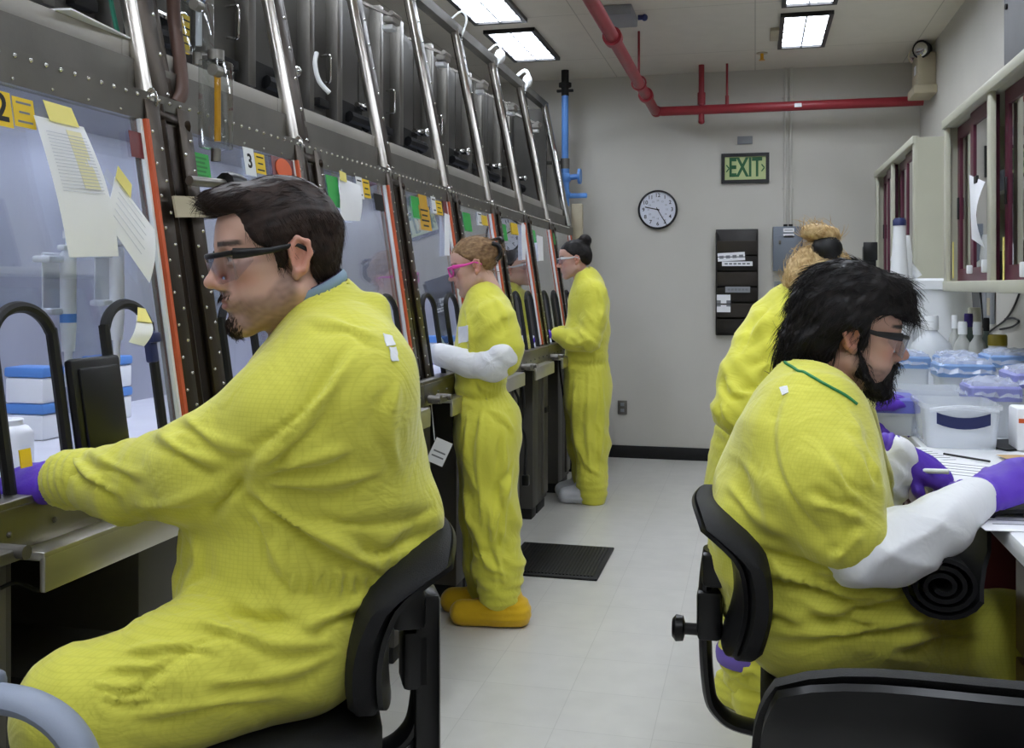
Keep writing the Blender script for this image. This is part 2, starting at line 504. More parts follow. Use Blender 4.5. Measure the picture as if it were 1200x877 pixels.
# clock
c = onY(771, 246, YB); c.y = YB
t = thing('wall_clock', 'round white wall clock with black rim on the back wall', 'clock', (c.x, YB, c.z-.155))
R = .157
b = MB(); b.lathe([(R*.995, 0), (R, .02), (R*.985, .034), (R*.93, .036), (R*.90, .03), (R*.90, .0)], FB(c), seg=48, cap=False)
b.build('rim', M_blackpl, t)
b = MB(); b.lathe([(R*.93, .004), (R*.93, .018)], FB(c), seg=48); M_face = mat('clock_face', '#d5d8e4', .45, 0, var=.02); b.build('dial', M_face, t)
for h in range(1, 13):
    a = PI/2 - h*PI/6
    q = c + Vector((math.cos(a)*R*.72, -.0185, math.sin(a)*R*.72))
    text(str(h), .042, FB(q), M_ink, t, 'numeral', bold=.0006)
for h in range(1, 13):
    a = PI/2 - h*PI/6
    q = c + Vector((math.cos(a)*R*.46, -.0185, math.sin(a)*R*.46))
    text(str(h+12), .020, FB(q), M_inkgrey, t, 'small_numeral')
def hand(ang, ln, w, nm, off):
    d = Vector((math.cos(ang), 0, math.sin(ang)))
    bb = MB(); bb.box((0, 0, 0), (ln, .002, w), M=Matrix.Translation(c+Vector((0, -off, 0))+d*(ln*.38)) @ Matrix.Rotation(-ang, 4, 'Y')); bb.build(nm, M_ink, t, smooth=False)
hand(PI/2 - (9+25/60)*PI/6, R*.75, .008, 'hour_hand', .021)
hand(PI/2 - 25*PI/30, R*1.02, .006, 'minute_hand', .023)
b = MB(); b.cyl(c+Vector((0, -.026, 0)), c+Vector((0, -.018, 0)), .007); b.build('centre_cap', M_ink, t)

# exit sign
p0 = onY(845.5, 215.5, YB); p1 = onY(901.5, 179, YB)
cx, cz = (p0.x+p1.x)/2, (p0.z+p1.z)/2; w, h = p1.x-p0.x, p1.z-p0.z
t = thing('exit_sign', 'exit sign with green letters on a glowing pale panel in a black frame', 'sign', (cx, YB, p0.z))
M_glowp = mat('photoluminescent_panel', '#b9c78e', .5, 0, var=.04)
b = MB(); e = .026
for dx, dz, sx_, sz_ in ((0, h/2-e/2, w, e), (0, -h/2+e/2, w, e), (-w/2+e/2, 0, e, h-2*e), (w/2-e/2, 0, e, h-2*e)):
    b.box((cx+dx, YB-.012, cz+dz), (sx_, .024, sz_))
b.build('frame', M_blackpl, t, smooth=False)
b = MB(); b.box((cx, YB-.008, cz), (w-2*e+.002, .012, h-2*e+.002)); b.build('panel', M_glowp, t, smooth=False)
M_dgreen = mat('dark_green_letters', '#1c5b34', .5, 0, var=.04)
text('EXIT', .205, FB((cx, YB-.0145, cz)), M_dgreen, t, bold=.0055, sx=.60)
for s in (-1, 1):
    b = MB(); M0 = FB((cx+s*(w/2-e-.022), YB-.0145, cz))
    for k in (-1, 1):
        b.box((-.0, k*.014, 0), (.034, .009, .001), rot=Matrix.Rotation(-k*math.radians(52), 3, 'Z'), M=M0)
    b.build('chevron', M_dgreen, t, smooth=False)

# small vent plate above the exit sign
p = onY(873, 164.5, YB)
t = thing('wall_vent', 'small grey grille plate on the wall above the exit sign', 'vent', (p.x, YB, p.z-.03))
b = MB(); b.box((p.x, YB-.006, p.z), (.115, .012, .062), bevel=.003)
for k in range(5): b.box((p.x, YB-.0125, p.z-.02+k*.01), (.1, .004, .004))
b.build('grille', M_grey, t)

# wall file rack
p0 = onY(839, 393, YB); p1 = onY(888.5, 268.5, YB)
cx = (p0.x+p1.x)/2; w = p1.x-p0.x; z0 = p0.z; H = p1.z-p0.z
t = thing('wall_file_rack', 'black stepped file rack on the back wall holding papers and labels', 'file rack', (cx, YB, z0))
M_rack = mat('black_rack_plastic', '#25211f', .42, 0, var=.15, vscale=20)
M_rack2 = mat('smoke_grey_pocket', '#38332f', .3, 0, var=.1)
b = MB(); b.box((cx, YB-.006, z0+H/2), (w, .012, H), bevel=.003)
for s in (-1, 1): b.box((cx+s*(w/2-.004), YB-.04, z0+H/2-.01), (.008, .07, H-.03), bevel=.002)
b.build('back_panel', M_rack, t)
np_ = 6
for k in range(np_):
    zz = z0+.02+k*(H-.1)/np_
    b = MB()
    b.box((cx, YB-.066, zz+.058), (w-.018, .005, .105), rot=Matrix.Rotation(math.radians(12), 3, 'X'), bevel=.002)
    b.box((cx, YB-.04, zz+.006), (w-.018, .05, .005))
    b.build('pocket', M_rack2 if k % 2 else M_rack, t)
def card(px0, py0, px1, py1, off, nm, label, m=M_paper, tilt=0, lines=True, cat='paper', parent=None, words=None):
    a = onY(px0, py1, YB-off); c2 = onY(px1, py0, YB-off)
    cc = Vector(((a.x+c2.x)/2, YB-off, (a.z+c2.z)/2)); ww, hh = c2.x-a.x, c2.z-a.z
    M0 = FB(cc) @ Matrix.Rotation(math.radians(tilt), 4, 'Z')
    b = MB(); b.box((0, 0, 0), (ww, hh, .002), M=M0); o = b.build(nm, m, parent, smooth=False)
    if parent is None: tag(o, label, cat)
    else: tag(o, label)
    if words:
        b = MB()
        for k in range(words):
            b.box((-ww*.36+k*ww*.72/max(1, words-1), 0, .0016), (ww*.6/words, hh*.35, .0006), M=M0)
        tx = b.build('lettering', M_inkgrey, o, smooth=False)
    return o
card(841, 296, 873, 306, .077, 'file_paper', 'white paper sticking out of the upper pocket of the black file rack', tilt=3, words=4)
card(846, 306.5, 882, 312, .083, 'pocket_label', 'white strip label across the second pocket', parent=t, words=6)
card(850, 336, 879, 343, .083, 'pocket_label', 'grey strip label across the fourth pocket', m=M_grey, parent=t, words=6)
card(840, 345.5, 856, 366, .076, 'file_paper', 'white folded paper standing at the left of the lower file rack pocket', words=2)

# disconnect box and conduits
p0 = onY(905.5, 318, YB); p1 = onY(940.5, 266, YB)
cx = (p0.x+p1.x)/2; w = p1.x-p0.x; z0, z1 = p0.z, p1.z
t = thing('electrical_box', 'blue-grey electrical box on the back wall under twin conduits', 'electrical box', (cx, YB, z0))
b = MB(); b.box((cx, YB-.05, (z0+z1)/2), (w, .1, z1-z0), bevel=.006); b.build('housing', M_elec, t)
b = MB(); b.box((cx, YB-.102, (z0+z1)/2-.03), (w-.02, .006, (z1-z0)-.08), bevel=.003); b.build('door', M_elec, t)
b = MB(); b.box((cx-.06, YB-.108, (z0+z1)/2+.05), (.018, .012, .03), bevel=.003); b.build('latch', M_steel_d, t)
for k in range(2):
    b = MB(); b.box((cx+.005, YB-.103, z1-.03-k*.042), (.08, .004, .03)); lb = b.build('label', M_paper, t, smooth=False)
    b = MB(); b.box((cx+.005, YB-.1055, z1-.03-k*.042), (.06, .001, .006)); b.build('lettering', M_inkgrey, lb, smooth=False)
for pxx in (920.3, 926.5):
    q = onY(pxx, 200, YB)
    c_ = thing('conduit', ('left' if pxx < 923 else 'right')+' one of the two painted conduits rising from the electrical box to the ceiling', 'conduit', (q.x, YB-.02, z1), group='conduits on the back wall')
    b = MB(); b.cyl((q.x, YB-.02, z1-.002), (q.x, YB-.02, ZC), .012, seg=10); b.build('tube', M_wall, c_)
    b = MB(); b.cyl((q.x, YB-.02, z1), (q.x, YB-.02, z1+.02), .016, seg=10); b.build('connector', M_blackpl, c_)
    for zz in (z1+.3, z1+1.0):
        b = MB(); b.box((q.x, YB-.006, zz), (.05, .012, .016), bevel=.002); b.build('strap', M_wall, c_)
p = onY(913, 335, YB); b = MB(); b.box((p.x, YB-.006, p.z), (.075, .012, .07), bevel=.004); o = b.build('wall_plate', M_grey); tag(o, 'small grey wall plate just under the electrical box', 'wall plate')
b = MB(); b.box((p.x, YB-.0125, p.z), (.03, .002, .02), bevel=.0008); b.build('socket', M_ink, o)
p = onY(729.5, 477.5, YB); b = MB(); b.box((p.x, YB-.006, p.z), (.075, .012, .112), bevel=.004); o = b.build('wall_outlet', M_steel_d); tag(o, 'steel outlet plate low on the back wall', 'outlet')
for s in (-1, 1):
    b = MB(); b.box((p.x, YB-.0125, p.z+s*.024), (.03, .002, .026), bevel=.0008); b.build('socket', M_grey, o)

# emergency light on the right wall
p = at(1073, 120, 7.25)
t = thing('emergency_light', 'twin-head cream emergency light high in the corner at the end of the red pipe', 'emergency light', (XR, 7.35, 2.69))
Yc = 7.42
b = MB(); b.box((XR-.06, Yc, 2.86), (.12, .26, .24), bevel=.012); b.box((XR-.075, Yc-.02, 2.72), (.15, .3, .06), bevel=.008); b.build('housing', M_tanpl, t)
b = MB(); b.box((XR-.123, Yc-.03, 2.87), (.004, .06, .06), bevel=.001); b.build('label', M_paper, t)
for s, lab in ((-1, None), (1, None)):
    h = Vector((XR-.08, Yc+s*.1, 3.0))
    b = MB(); b.cyl(h+Vector((0, 0, -.05)), h+Vector((0, 0, -.01)), .02)
    dirv = Vector((-.55, -.8, -.1)).normalized()
    q = dirv.to_track_quat('Z', 'Y').to_matrix().to_4x4(); q.translation = h
    b.lathe([(.028, -.045), (.05, -.03), (.06, .02), (.062, .035), (.054, .038)], q, seg=20); hd = b.build('lamp_head', M_tanpl if s > 0 else M_blackpl, t)
    b = MB(); b.lathe([(.052, .036), (.04, .046), (.015, .05)], q, seg=20); b.build('lens', M_chrome, hd)

# mat on the floor
def floor_mat():
    p = [onZ(612, 644, 0), onZ(717, 644, 0), onZ(703, 682, 0), onZ(610, 682, 0)]
    y0, y1 = p[3].y, p[0].y
    x1 = (p[1].x+p[2].x)/2+.0; x0 = -1.2
    y0 = p[2].y; y1 = p[1].y
    b = MB(); cx, cy = (x0+x1)/2, (y0+y1)/2; w, l = x1-x0, y1-y0
    b.box((cx, cy, .006), (w, l, .012), bevel=.005)
    o = b.build('floor_mat', M_black); tag(o, 'black ribbed anti-fatigue mat on the floor behind the standing worker', 'floor mat')
    b = MB()
    n = 26
    for k in range(n):
        b.box((x0+.03+(w-.06)*k/(n-1), cy, .0135), (.010, l-.06, .004))
    b.build('ribs', M_black, o, smooth=False)
floor_mat()

# ------------------------------------------------------------------ blue pipe with valve at the end of the enclosure line
X0, Y0 = -1.44, 7.66
t = thing('blue_water_pipe', 'blue vertical pipe with blue valve at the far end of the enclosures', 'pipe', (X0, Y0, 2.0))
zt = at(662, 68, 7.75).z; zb = at(664, 190, 7.75).z
b = MB(); b.cyl((X0, Y0, zb), (X0, Y0, 2.86), .027); b.build('pipe', M_blue, t)
b = MB(); b.cyl((X0, Y0, 2.86), (X0, Y0, ZC), .03); b.cyl((X0, Y0, 2.93), (X0, Y0, 2.96), .05); b.box((X0, Y0, 2.9), (.13, .03, .02), bevel=.004); b.build('ceiling_bracket', M_dark, t)
b = MB(); b.cyl((X0, Y0, zb-.05), (X0, Y0, zb+.03), .036); b.cyl((X0-.2, Y0, zb-.0), (X0, Y0, zb-.0), .014); b.build('pipe_clamp', M_steel_d, t)
b = MB(); b.cyl((X0, Y0, zb-.34), (X0, Y0, zb-.05), .034); b.ell((X0, Y0, zb-.12), (.05, .05, .05)); b.ell((X0, Y0, zb-.25), (.046, .046, .042))
b.cyl((X0, Y0, zb-.12), (X0+.11, Y0, zb-.11), .022); b.build('valve_body', M_blue, t)
b = MB(); b.cyl((X0+.105, Y0, zb-.11), (X0+.125, Y0, zb-.11), .06); b.build('hand_wheel', M_blue, t)
b = MB(); b.box((X0+.1, Y0, zb-.26), (.15, .03, .04), bevel=.01); b.build('lever', M_blue, t)
b = MB(); b.cyl((X0, Y0, 1.55), (X0, Y0, zb-.34), .02); b.build('lower_pipe', M_steel_d, t)
b = MB(); b.box((X0+.09, Y0+.03, 1.86), (.09, .05, .32), bevel=.01); o = b.build('wall_box', M_tanpl); tag(o, 'slim cream box hanging beside the pipe under the blue valve', 'box')
# ================================================================== glovebox line
PITCH = .772; YP0 = 1.348
YPOST = [YP0+PITCH*i for i in range(9)]
ZB, ZT = 1.01, 1.79
SL = .15
def wx(z): return -1.25-SL*(z-ZB)
WU = Vector((-SL, 0, 1)).normalized(); WN = Vector((1, 0, SL)).normalized()
def wp(y, z, off=0.0):
    return Vector((wx(z), y, z)) + WN*off
def WF(y, z, off=0.0): return frame(wp(y, z, off), (0, 1, 0), WU)   # xy in the window, z out into the room
US = .20
XT = wx(ZT); ZTOP = 2.76
def ux(z): return XT-.02-US*(z-ZT)
UU = Vector((-US, 0, 1)).normalized(); UN = Vector((1, 0, US)).normalized()
def up_(y, z, off=0.0): return Vector((ux(z), y, z))+UN*off
M_inner = mat('enclosure_lining', '#a2a5b2', .4, .3, var=.12, vscale=4, stretch=(1, 1, .3))
M_innerf = mat('enclosure_floor', '#d6d8e2', .4, 0, var=.05)
M_intlamp = mat('enclosure_lamp', '#ffffff', .5, 0, var=0, emit=(.80, .85, 1, 1), estr=19)
M_bar = mat('satin_bar_steel', '#c4c1ba', .36, .9, var=.06)
M_chan = mat('dark_bronze_channel', '#332b25', .3, .9, var=.3, vscale=5, stretch=(1, 1, .1))
M_ledge = mat('satin_steel_ledge', '#aaa69f', .5, .4, var=.08, vscale=4)
M_tube = mat('brushed_tube_steel', '#cfcac2', .28, 1.0, var=.1, vscale=6)
M_frame_d = mat('dark_brown_steel', '#4d453d', .35, .9, var=.2, vscale=6, bump=.1, bscale=80, stretch=(1, 1, .15))

def rivets(b, pts, n, r=.0045):
    n = Vector(n).normalized()
    q = n.to_track_quat('Z', 'Y').to_matrix().to_4x4()
    for p in pts:
        m = q.copy(); m.translation = Vector(p)
        b.lathe([(r, 0), (r*.85, r*.5), (r*.4, r*.85)], m, seg=6)

def arch_outline(y0, y1, z0, z1):
    """window outline with two arm openings cut from its lower edge, in (y, slope height)"""
    k = WU.z
    H = (z1-z0)/k
    L = y1-y0
    pts = [(0, 0)]
    holes = []
    for yc in (ARCH[0], ARCH[1]):
        a = yc-ARW; c = yc+ARW
        pts.append((a, 0))
        arc = [(a, ARH*.80)]
        for i in range(1, 12):
            ang = PI - PI*i/12
            arc.append((yc+ARW*math.cos(ang), ARH*.80+ARH*.20*math.sin(ang)))
        arc.append((c, ARH*.80))
        pts += arc
        pts.append((c, 0))
        holes.append([(a, 0)]+arc+[(c, 0)])
    pts += [(L, 0), (L, H), (0, H)]
    return pts, holes
ARW, ARH = .078, .335

BAY_LABEL = [
 'steel glovebox bay marked 2 at the left edge, with papers taped to its window',
 'steel glovebox bay marked 3 on its window, directly behind the seated man on the left',
 'steel glovebox bay with a white sheet and green sticker, next beyond the bay marked 3',
 'steel glovebox bay with an amber sign, in front of the worker in pink glasses',
 'steel glovebox bay just beyond the one with the amber sign',
 'steel glovebox bay third from the far end of the line',
 'steel glovebox bay second from the far end of the line',
 'last steel glovebox bay at the far end of the line']

def make_bay(i):
    global ARCH
    y0, y1 = YPOST[i], YPOST[i+1]
    g0, g1 = y0+.100, y1-.112          # glass extents
    ARCH = (y0+.202-g0, y0+.515-g0)
    t = thing('glovebox_bay', BAY_LABEL[i], 'glovebox', (-1.5, (y0+y1)/2, 0), group='row of stainless steel gloveboxes')
    cy = (y0+y1)/2; cs = cy-.097; ys = y0-.097
    # window
    pts, holes = arch_outline(g0, g1, ZB, ZT-.03)
    b = MB(); b.prism(pts, WF(g0, ZB, -.008), .008)
    win = b.build('window_pane', M_glass, t, smooth=False)
    for h in holes:
        rb = MB(); M0 = WF(g0, ZB, .0)
        path = [M0 @ Vector((p[0], p[1], 0)) for p in h]
        path = catmull(path, 3)
        rb.tube(path, .011, seg=8)
        rb.build('arm_port_rim', M_black, t)
    # gasket strip at the far side of the window
    b = MB(); b.box((0, (ZT-ZB)/2/WU.z*.98, 0), (.012, (ZT-ZB)/WU.z*.94, .020), M=WF(g1+.008, ZB, .006)); b.build('gasket_strip', M_orange, t)
    b = MB(); b.box((0, (ZT-ZB)/2/WU.z*.98, 0), (.009, (ZT-ZB)/WU.z*.94, .010), M=WF(g1-.004, ZB, .002)); b.build('window_edge_trim', M_white, t)
    # post at the near side: channel with two riveted flanges
    L = (ZT-ZB)/WU.z+.05
    b = MB()
    M0 = WF(y0, ZB-.03, 0)
    b.box((0, L/2, -.02), (.19, L, .03), M=M0)
    b.box((-.066, L/2, .003), (.055, L, .012), M=M0, bevel=.002); b.box((.066, L/2, .003), (.055, L, .012), M=M0, bevel=.002)
    b.build('post', M_frame_d, t)
    b = MB(); b.box((0, L/2, -.004), (.076, L, .006), M=M0); b.tube([M0 @ Vector((-.02, 0, -.006)), M0 @ Vector((-.02, L, -.006))], .014, seg=10); b.build('post_channel', M_chan, t)
    rv = MB()
    for s in (-.08, -.05, .05, .08):
        rivets(rv, [M0 @ Vector((s, .05+(k+(.5 if abs(s) > .06 else 0))*.075, .009)) for k in range(10)], WN)
    rv.build('rivets', M_chrome, t)
    # top rail with rivets, beam and ledge
    b = MB(); b.box((XT-.012, cs, ZT+.005), (.03, PITCH, .068)); b.build('top_rail', M_steel_d, t, smooth=False)
    rv = MB(); rivets(rv, [(XT+.003, ys+PITCH*(k+.5)/18, ZT+.026) for k in range(18)], (1, 0, 0), .0055)
    rivets(rv, [(XT+.003, ys+PITCH*(k+.5)/14, ZT-.018) for k in range(0, 14, 2)], (1, 0, 0), .004)
    rv.build('rail_rivets', M_chrome, t)
    b = MB(); b.box((XT-.085, cs, ZT+.075), (.10, PITCH, .085)); b.build('beam', M_steel_d, t, smooth=False)
    b = MB(); b.box((XT-.13, cs, ZT+.14), (.16, PITCH, .05), bevel=.004); b.build('ledge', M_ledge, t)
    # upper panel (housing behind the slanting posts)
    xb = XT-.42
    b = MB(); b.box((xb-.02, cs, (ZT+.24+ZTOP-.06)/2), (.03, PITCH-.02, ZTOP-.06-ZT-.24)); b.build('upper_panel', M_panel, t, smooth=False)
    for fy, fw in ((y0+.06, .045), (y0+.34, .055)):
        b = MB(); b.box((xb+.02, fy, (ZT+.26+ZTOP)/2), (.06, fw, ZTOP-.08-ZT-.26), bevel=.004); b.build('panel_flange', M_steel_d, t)
    b = MB(); b.box((xb+.005, y0+.51, 2.135), (.03, .30, .13)); b.build('duct_slot', M_dark, t, smooth=False)
    b = MB(); b.cyl((xb+.02, y0+.58, 2.19), (xb+.10, y0+.58, 2.19), .018, seg=10); b.cyl((xb+.06, y0+.50, 2.19), (xb+.06, y0+.66, 2.19), .012, seg=8); b.ell((xb+.10, y0+.58, 2.19), .022, seg=10, ring=8); b.build('fitting', M_chrome, t)
    b = MB(); b.tube(catmull([(xb+.04, y0+.46, 2.13), (xb+.07, y0+.55, 2.12), (xb+.08, y0+.60, 2.115), (xb+.05, y0+.64, 2.11)], 5), .026, seg=8); b.build('hose', M_black, t)
    hz = 2.35
    hd = MB(); hd.tube(catmull([(xb+.0, y0+.25, hz), (xb+.04, y0+.25, hz+.004), (xb+.045, y0+.25, hz-.03), (xb+.045, y0+.25, hz-.08), (xb+.04, y0+.25, hz-.11), (xb, y0+.25, hz-.106)], 4), .005, seg=8); hd.build('panel_handle', M_chrome, t)
    b = MB(); b.box((xb+.01, y0+.24, 2.15), (.03, .1, .035), bevel=.004); b.build('slot_cover', M_dark, t)
    # upper post: flat bar with rivets and polished tube in front of it
    Lu = (ZTOP-ZT)/UU.z
    MU = frame(up_(y0, ZT+.0, 0), (0, 1, 0), UU)
    b = MB(); b.box((0, Lu/2+.02, 0), (.088, Lu+.04, .03), M=MU, bevel=.006); b.box((.062, Lu/2+.02, -.02), (.03, Lu+.04, .05), M=MU, bevel=.002); b.build('upper_post', M_frame_d, t)
    rv = MB(); rivets(rv, [MU @ Vector((.03, .05+k*.1, .0155)) for k in range(10)], UN, .0055); rv.build('upper_post_rivets', M_chrome, t)
    b = MB(); b.tube([MU @ Vector((-.055, .04, .008)), MU @ Vector((-.055, Lu*.5, .008)), MU @ Vector((-.055, Lu+.0, .008))], .019, seg=16); b.build('polished_tube', M_tube, t)
    b = MB(); b.ell(MU @ Vector((-.05, .02, .012)), (.022, .024, .036)); b.build('tube_cap', M_chrome, t)
    # clamp collar where the upper post meets the rail
    b = MB(); b.box((0, -.012, .012), (.10, .03, .03), M=MU, bevel=.008); b.cyl(MU @ Vector((.07, -.022, .012)), MU @ Vector((.085, -.022, .02)), .018, seg=12); b.build('clamp', M_chan, t)
    # top rail of the frame and bracket lamp
    b = MB(); b.box((ux(ZTOP)+.0, cs, ZTOP+.01), (.05, PITCH, .05)); b.build('upper_rail', M_steel_d, t, smooth=False)
    b = MB(); bx = ux(ZTOP)
    b.box((bx-.1, y1-.20, 2.64), (.22, .045, .012), rot=Matrix.Rotation(math.radians(26), 3, 'Y')); b.box((bx-.02, y1-.17, 2.58), (.05, .1, .03), bevel=.005); b.cyl((bx+.0, y1-.23, 2.6), (bx+.0, y1-.12, 2.6), .012, seg=8)
    b.build('hinge_bracket', M_ledge, t)
    b = MB(); b.box((bx-.03, y1-.17, 2.548), (.05, .06, .024), bevel=.004); b.build('latch_block', M_white, t)
    b = MB(); b.tube(catmull([(bx+.02, y0+.03, ZTOP-.02), (bx+.05, y0+.03, ZTOP+.07), (bx+.02, y0+.03, ZTOP+.12), (bx-.04, y0+.03, ZTOP+.08)], 5), .012 if i in (4, 7) else .006, seg=8)
    if i in (4, 6, 7): b.ell((bx+.035, y0+.05, ZTOP+.05), (.035, .035, .045))
    b.build('lifting_eye', M_white, t)
    # inside
    b = MB(); b.box((-2.0, cs, 1.42), (.02, PITCH, .86)); b.build('inner_back_panel', M_inner, t, smooth=False)
    b = MB(); b.box((-1.64, cs, .985), (.72, PITCH, .03)); b.build('inner_floor', M_innerf, t, smooth=False)
    b = MB(); b.box((-1.72, cs, 1.86), (.56, PITCH, .02)); b.build('inner_top', M_inner, t, smooth=False)
    b = MB(); b.box((-1.50, cs, 1.846), (.10, PITCH-.16, .012)); b.build('inner_lamp', M_intlamp, t, smooth=False)
    # lower rail and ledge bars
    b = MB(); b.box((-1.225, cs, .965), (.035, PITCH, .085), bevel=.003); b.box((-1.24, cs, 1.012), (.06, PITCH, .014), bevel=.003); b.build('lower_rail', M_steel, t)
    rv = MB(); rivets(rv, [(-1.207, ys+PITCH*(k+.5)/7, .965) for k in range(7)], (1, 0, 0), .006); rv.build('lower_rail_rivets', M_steel_d, t)
    b = MB(); b.box((-1.185, y0+.34, .925), (.06, .5, .016), bevel=.004); b.box((-1.16, y0+.34, .895), (.012, .5, .06), bevel=.003); b.build('front_bar', M_bar, t)
    b = MB(); b.cyl((-1.2, y0-.07, .95), (-1.15, y0-.07, .95), .016, seg=10); b.cyl((-1.2, y0+.03, .95), (-1.14, y0+.03, .95), .012, seg=10); b.box((-1.17, y0-.015, .945), (.03, .14, .02), bevel=.004); b.build('toggle_clamp', M_steel_d, t)
    # knee space and pedestal
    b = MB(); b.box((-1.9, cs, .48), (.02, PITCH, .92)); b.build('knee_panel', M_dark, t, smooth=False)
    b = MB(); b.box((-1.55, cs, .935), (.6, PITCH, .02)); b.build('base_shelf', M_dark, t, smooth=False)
    for pa, pb in ((y0-.095, y0+.15), (y1-.25, y1-.099)):
        b = MB(); b.box((-1.52, (pa+pb)/2, .495), (.5, pb-pa, .86), bevel=.004); b.build('pedestal', M_panel, t)
        b = MB(); b.box((-1.36, (pa+pb)/2, .033), (.16, pb-pa-.03, .066), bevel=.006); b.build('foot', M_black, t)
    b = MB(); b.box((-1.265, y0+.06, .5), (.02, .12, .8), bevel=.004); b.build('pedestal_door', M_steel_d, t)
    b = MB(); b.cyl((-1.245, y0+.06, .62), (-1.235, y0+.06, .62), .02, seg=12); b.box((-1.245, y0+.02, .62), (.012, .06, .035), bevel=.004); b.build('latch', M_black, t)
    return t

def sticker(parent, y, z, w, h, m, name, label=None, lines=0, ink=None, txt=None, tsize=.04, off=.004):
    M0 = WF(y, z, off)
    b = MB(); b.box((0, 0, 0), (w, h, .0012), M=M0)
    o = b.build(name, m, parent, smooth=False); tag(o, label)
    if lines:
        b = MB()
        for k in range(lines):
            ww = w*(.7 if k % 2 == 0 else .5)
            b.box((0, h*.32-k*h*.64/max(1, lines-1), .001), (ww, h*.07, .0006), M=M0)
        b.build('lettering', ink or M_ink, o, smooth=False)
    if txt:
        text(txt, tsize, WF(y, z, off+.001), ink or M_ink, o, bold=.0012)
    return o

BAYS = [make_bay(i) for i in range(8)]
# end post of the line
t = thing('end_post', 'slanted steel end post and end panel closing the far end of the enclosures', 'post', (-1.5, YPOST[8], 0))
L = (ZT-ZB)/WU.z+.05; M0 = WF(YPOST[8], ZB-.03, 0)
b = MB(); b.box((0, L/2, -.02), (.12, L, .03), M=M0); b.build('post', M_frame_d, t)
MU = frame(up_(YPOST[8], ZT, 0), (0, 1, 0), UU); Lu = (ZTOP-ZT)/UU.z
b = MB(); b.box((.012, Lu/2, 0), (.062, Lu, .03), M=MU); b.build('upper_post', M_frame_d, t)
b = MB(); b.tube([MU @ Vector((-.045, .04, .012)), MU @ Vector((-.045, Lu, .012))], .03, seg=16); b.build('polished_tube', M_chrome, t)
b = MB(); ye = YPOST[8]
for c_, s_ in (((XT-.012, ZT+.005), (.03, .068)), ((XT-.085, ZT+.075), (.10, .085)), ((XT-.13, ZT+.14), (.16, .05)), ((ux(ZTOP), ZTOP+.01), (.05, .05)), ((-1.225, .965), (.035, .085)), ((-1.24, 1.012), (.06, .014))):
    b.box((c_[0], ye-.02, c_[1]), (s_[0], .152, s_[1]))
b.build('rail_ends', M_steel_d, t, smooth=False)
b = MB(); b.box((-1.72, YPOST[8]+.05, 1.4), (.62, .02, .9)); b.box((-1.74, YPOST[8]+.05, 2.3), (.34, .02, .9)); b.build('end_panel', M_panel, t, smooth=False)
b = MB(); b.box((-1.52, YPOST[8]+.005, .495), (.5, .2, .86), bevel=.004); b.build('pedestal', M_panel, t)
b = MB(); b.box((-1.36, YPOST[8], .033), (.16, .18, .066), bevel=.006); b.build('foot', M_black, t)
b = MB(); M0h = YPOST[8]

def W(px, py, off=0.0):
    """y, z on the slanted window plane seen at a pixel"""
    # solve for z with x = wx(z)+off
    u = (px-600.0)/F; v = (335.0-py)/F
    dx, dy, dz = -ST+u*CT, CT+u*ST, v
    # x = -1.25+off - SL*(z-ZB)
    s = (-1.25+off+SL*ZB-SL*CAMZ)/(dx+SL*dz)
    return dy*s, CAMZ+dz*s

# ---- labels on the windows (stuck on: parts of their bay)
def stk(bay, px0, py0, px1, py1, m, name, label=None, **kw):
    (ya, za), (yb, zb) = W(px0, (py0+py1)/2), W(px1, (py0+py1)/2)
    _, zt = W((px0+px1)/2, py0); _, zl = W((px0+px1)/2, py1)
    return sticker(BAYS[bay], (ya+yb)/2, (zt+zl)/2, abs(yb-ya), abs(zt-zl), m, name, label, **kw)
stk(0, -14, 107, 11, 148, M_yelst, 'number_label', 'amber label with number 2', txt='2', tsize=.075)
stk(0, 14, 116, 38, 150, M_yelst, 'warning_label', 'yellow warning label', lines=3, ink=M_inkgrey)
stk(0, 151, 156, 173, 186, M_redlens, 'indicator_lamp', 'dark red lamp square')
stk(1, 222, 180, 244, 212, M_green, 'green_label', 'green label', lines=5, ink=mat('dark_green_ink', '#2a8a3c', .5, var=0))
stk(1, 285, 174, 297, 206, M_white, 'number_label', 'white label with number 3', txt='3', tsize=.055)
stk(1, 298, 181, 309, 204, M_yelst, 'warning_label', 'yellow warning label', lines=3)
o = stk(1, 318, 186, 343, 214, M_redlens, 'window_sign', 'dark sign with an orange oval')
yo, zo = W(330, 197)
b = MB(); b.lathe([(.04, 0), (.04, .002)], WF(yo, zo-.005, .0055), seg=24, sx=1.25, sy=.8); b.build('oval', M_orangest, o)
stk(2, 383, 207, 396, 243, M_green, 'green_label', 'green label')
stk(2, 424, 211, 432, 232, M_yelst, 'warning_label', 'yellow warning label', lines=3)
stk(2, 417, 208, 424, 233, M_white, 'number_label', 'white number label', lines=2)
stk(2, 438, 228, 448, 247, M_dark, 'indicator_lamp', 'dark lamp square', )
stk(3, 482, 231, 491, 256, M_green, 'green_label', 'green label')
stk(3, 490, 229, 499, 242, M_yellow, 'round_sign', 'amber sign with a black ring')
stk(3, 491, 242, 503, 270, M_yellow, 'warning_sign', 'amber sign with small black print', lines=4)
stk(3, 505, 231, 510, 250, M_white, 'number_label', 'white number label', lines=2)
stk(3, 510, 236, 517, 252, M_yelst, 'warning_label', 'yellow warning label', lines=3)
stk(3, 519, 236, 524, 253, M_redlens, 'indicator_lamp', 'dark red lamp square')
stk(4, 543, 250, 551, 271, M_green, 'green_label', 'green label')
stk(4, 559, 249, 564, 264, M_white, 'number_label', 'white number label', lines=2)
stk(4, 563, 253, 570, 264, M_yelst, 'warning_label', 'yellow warning label')
stk(5, 587, 263, 593, 282, M_green, 'green_label', 'green label')
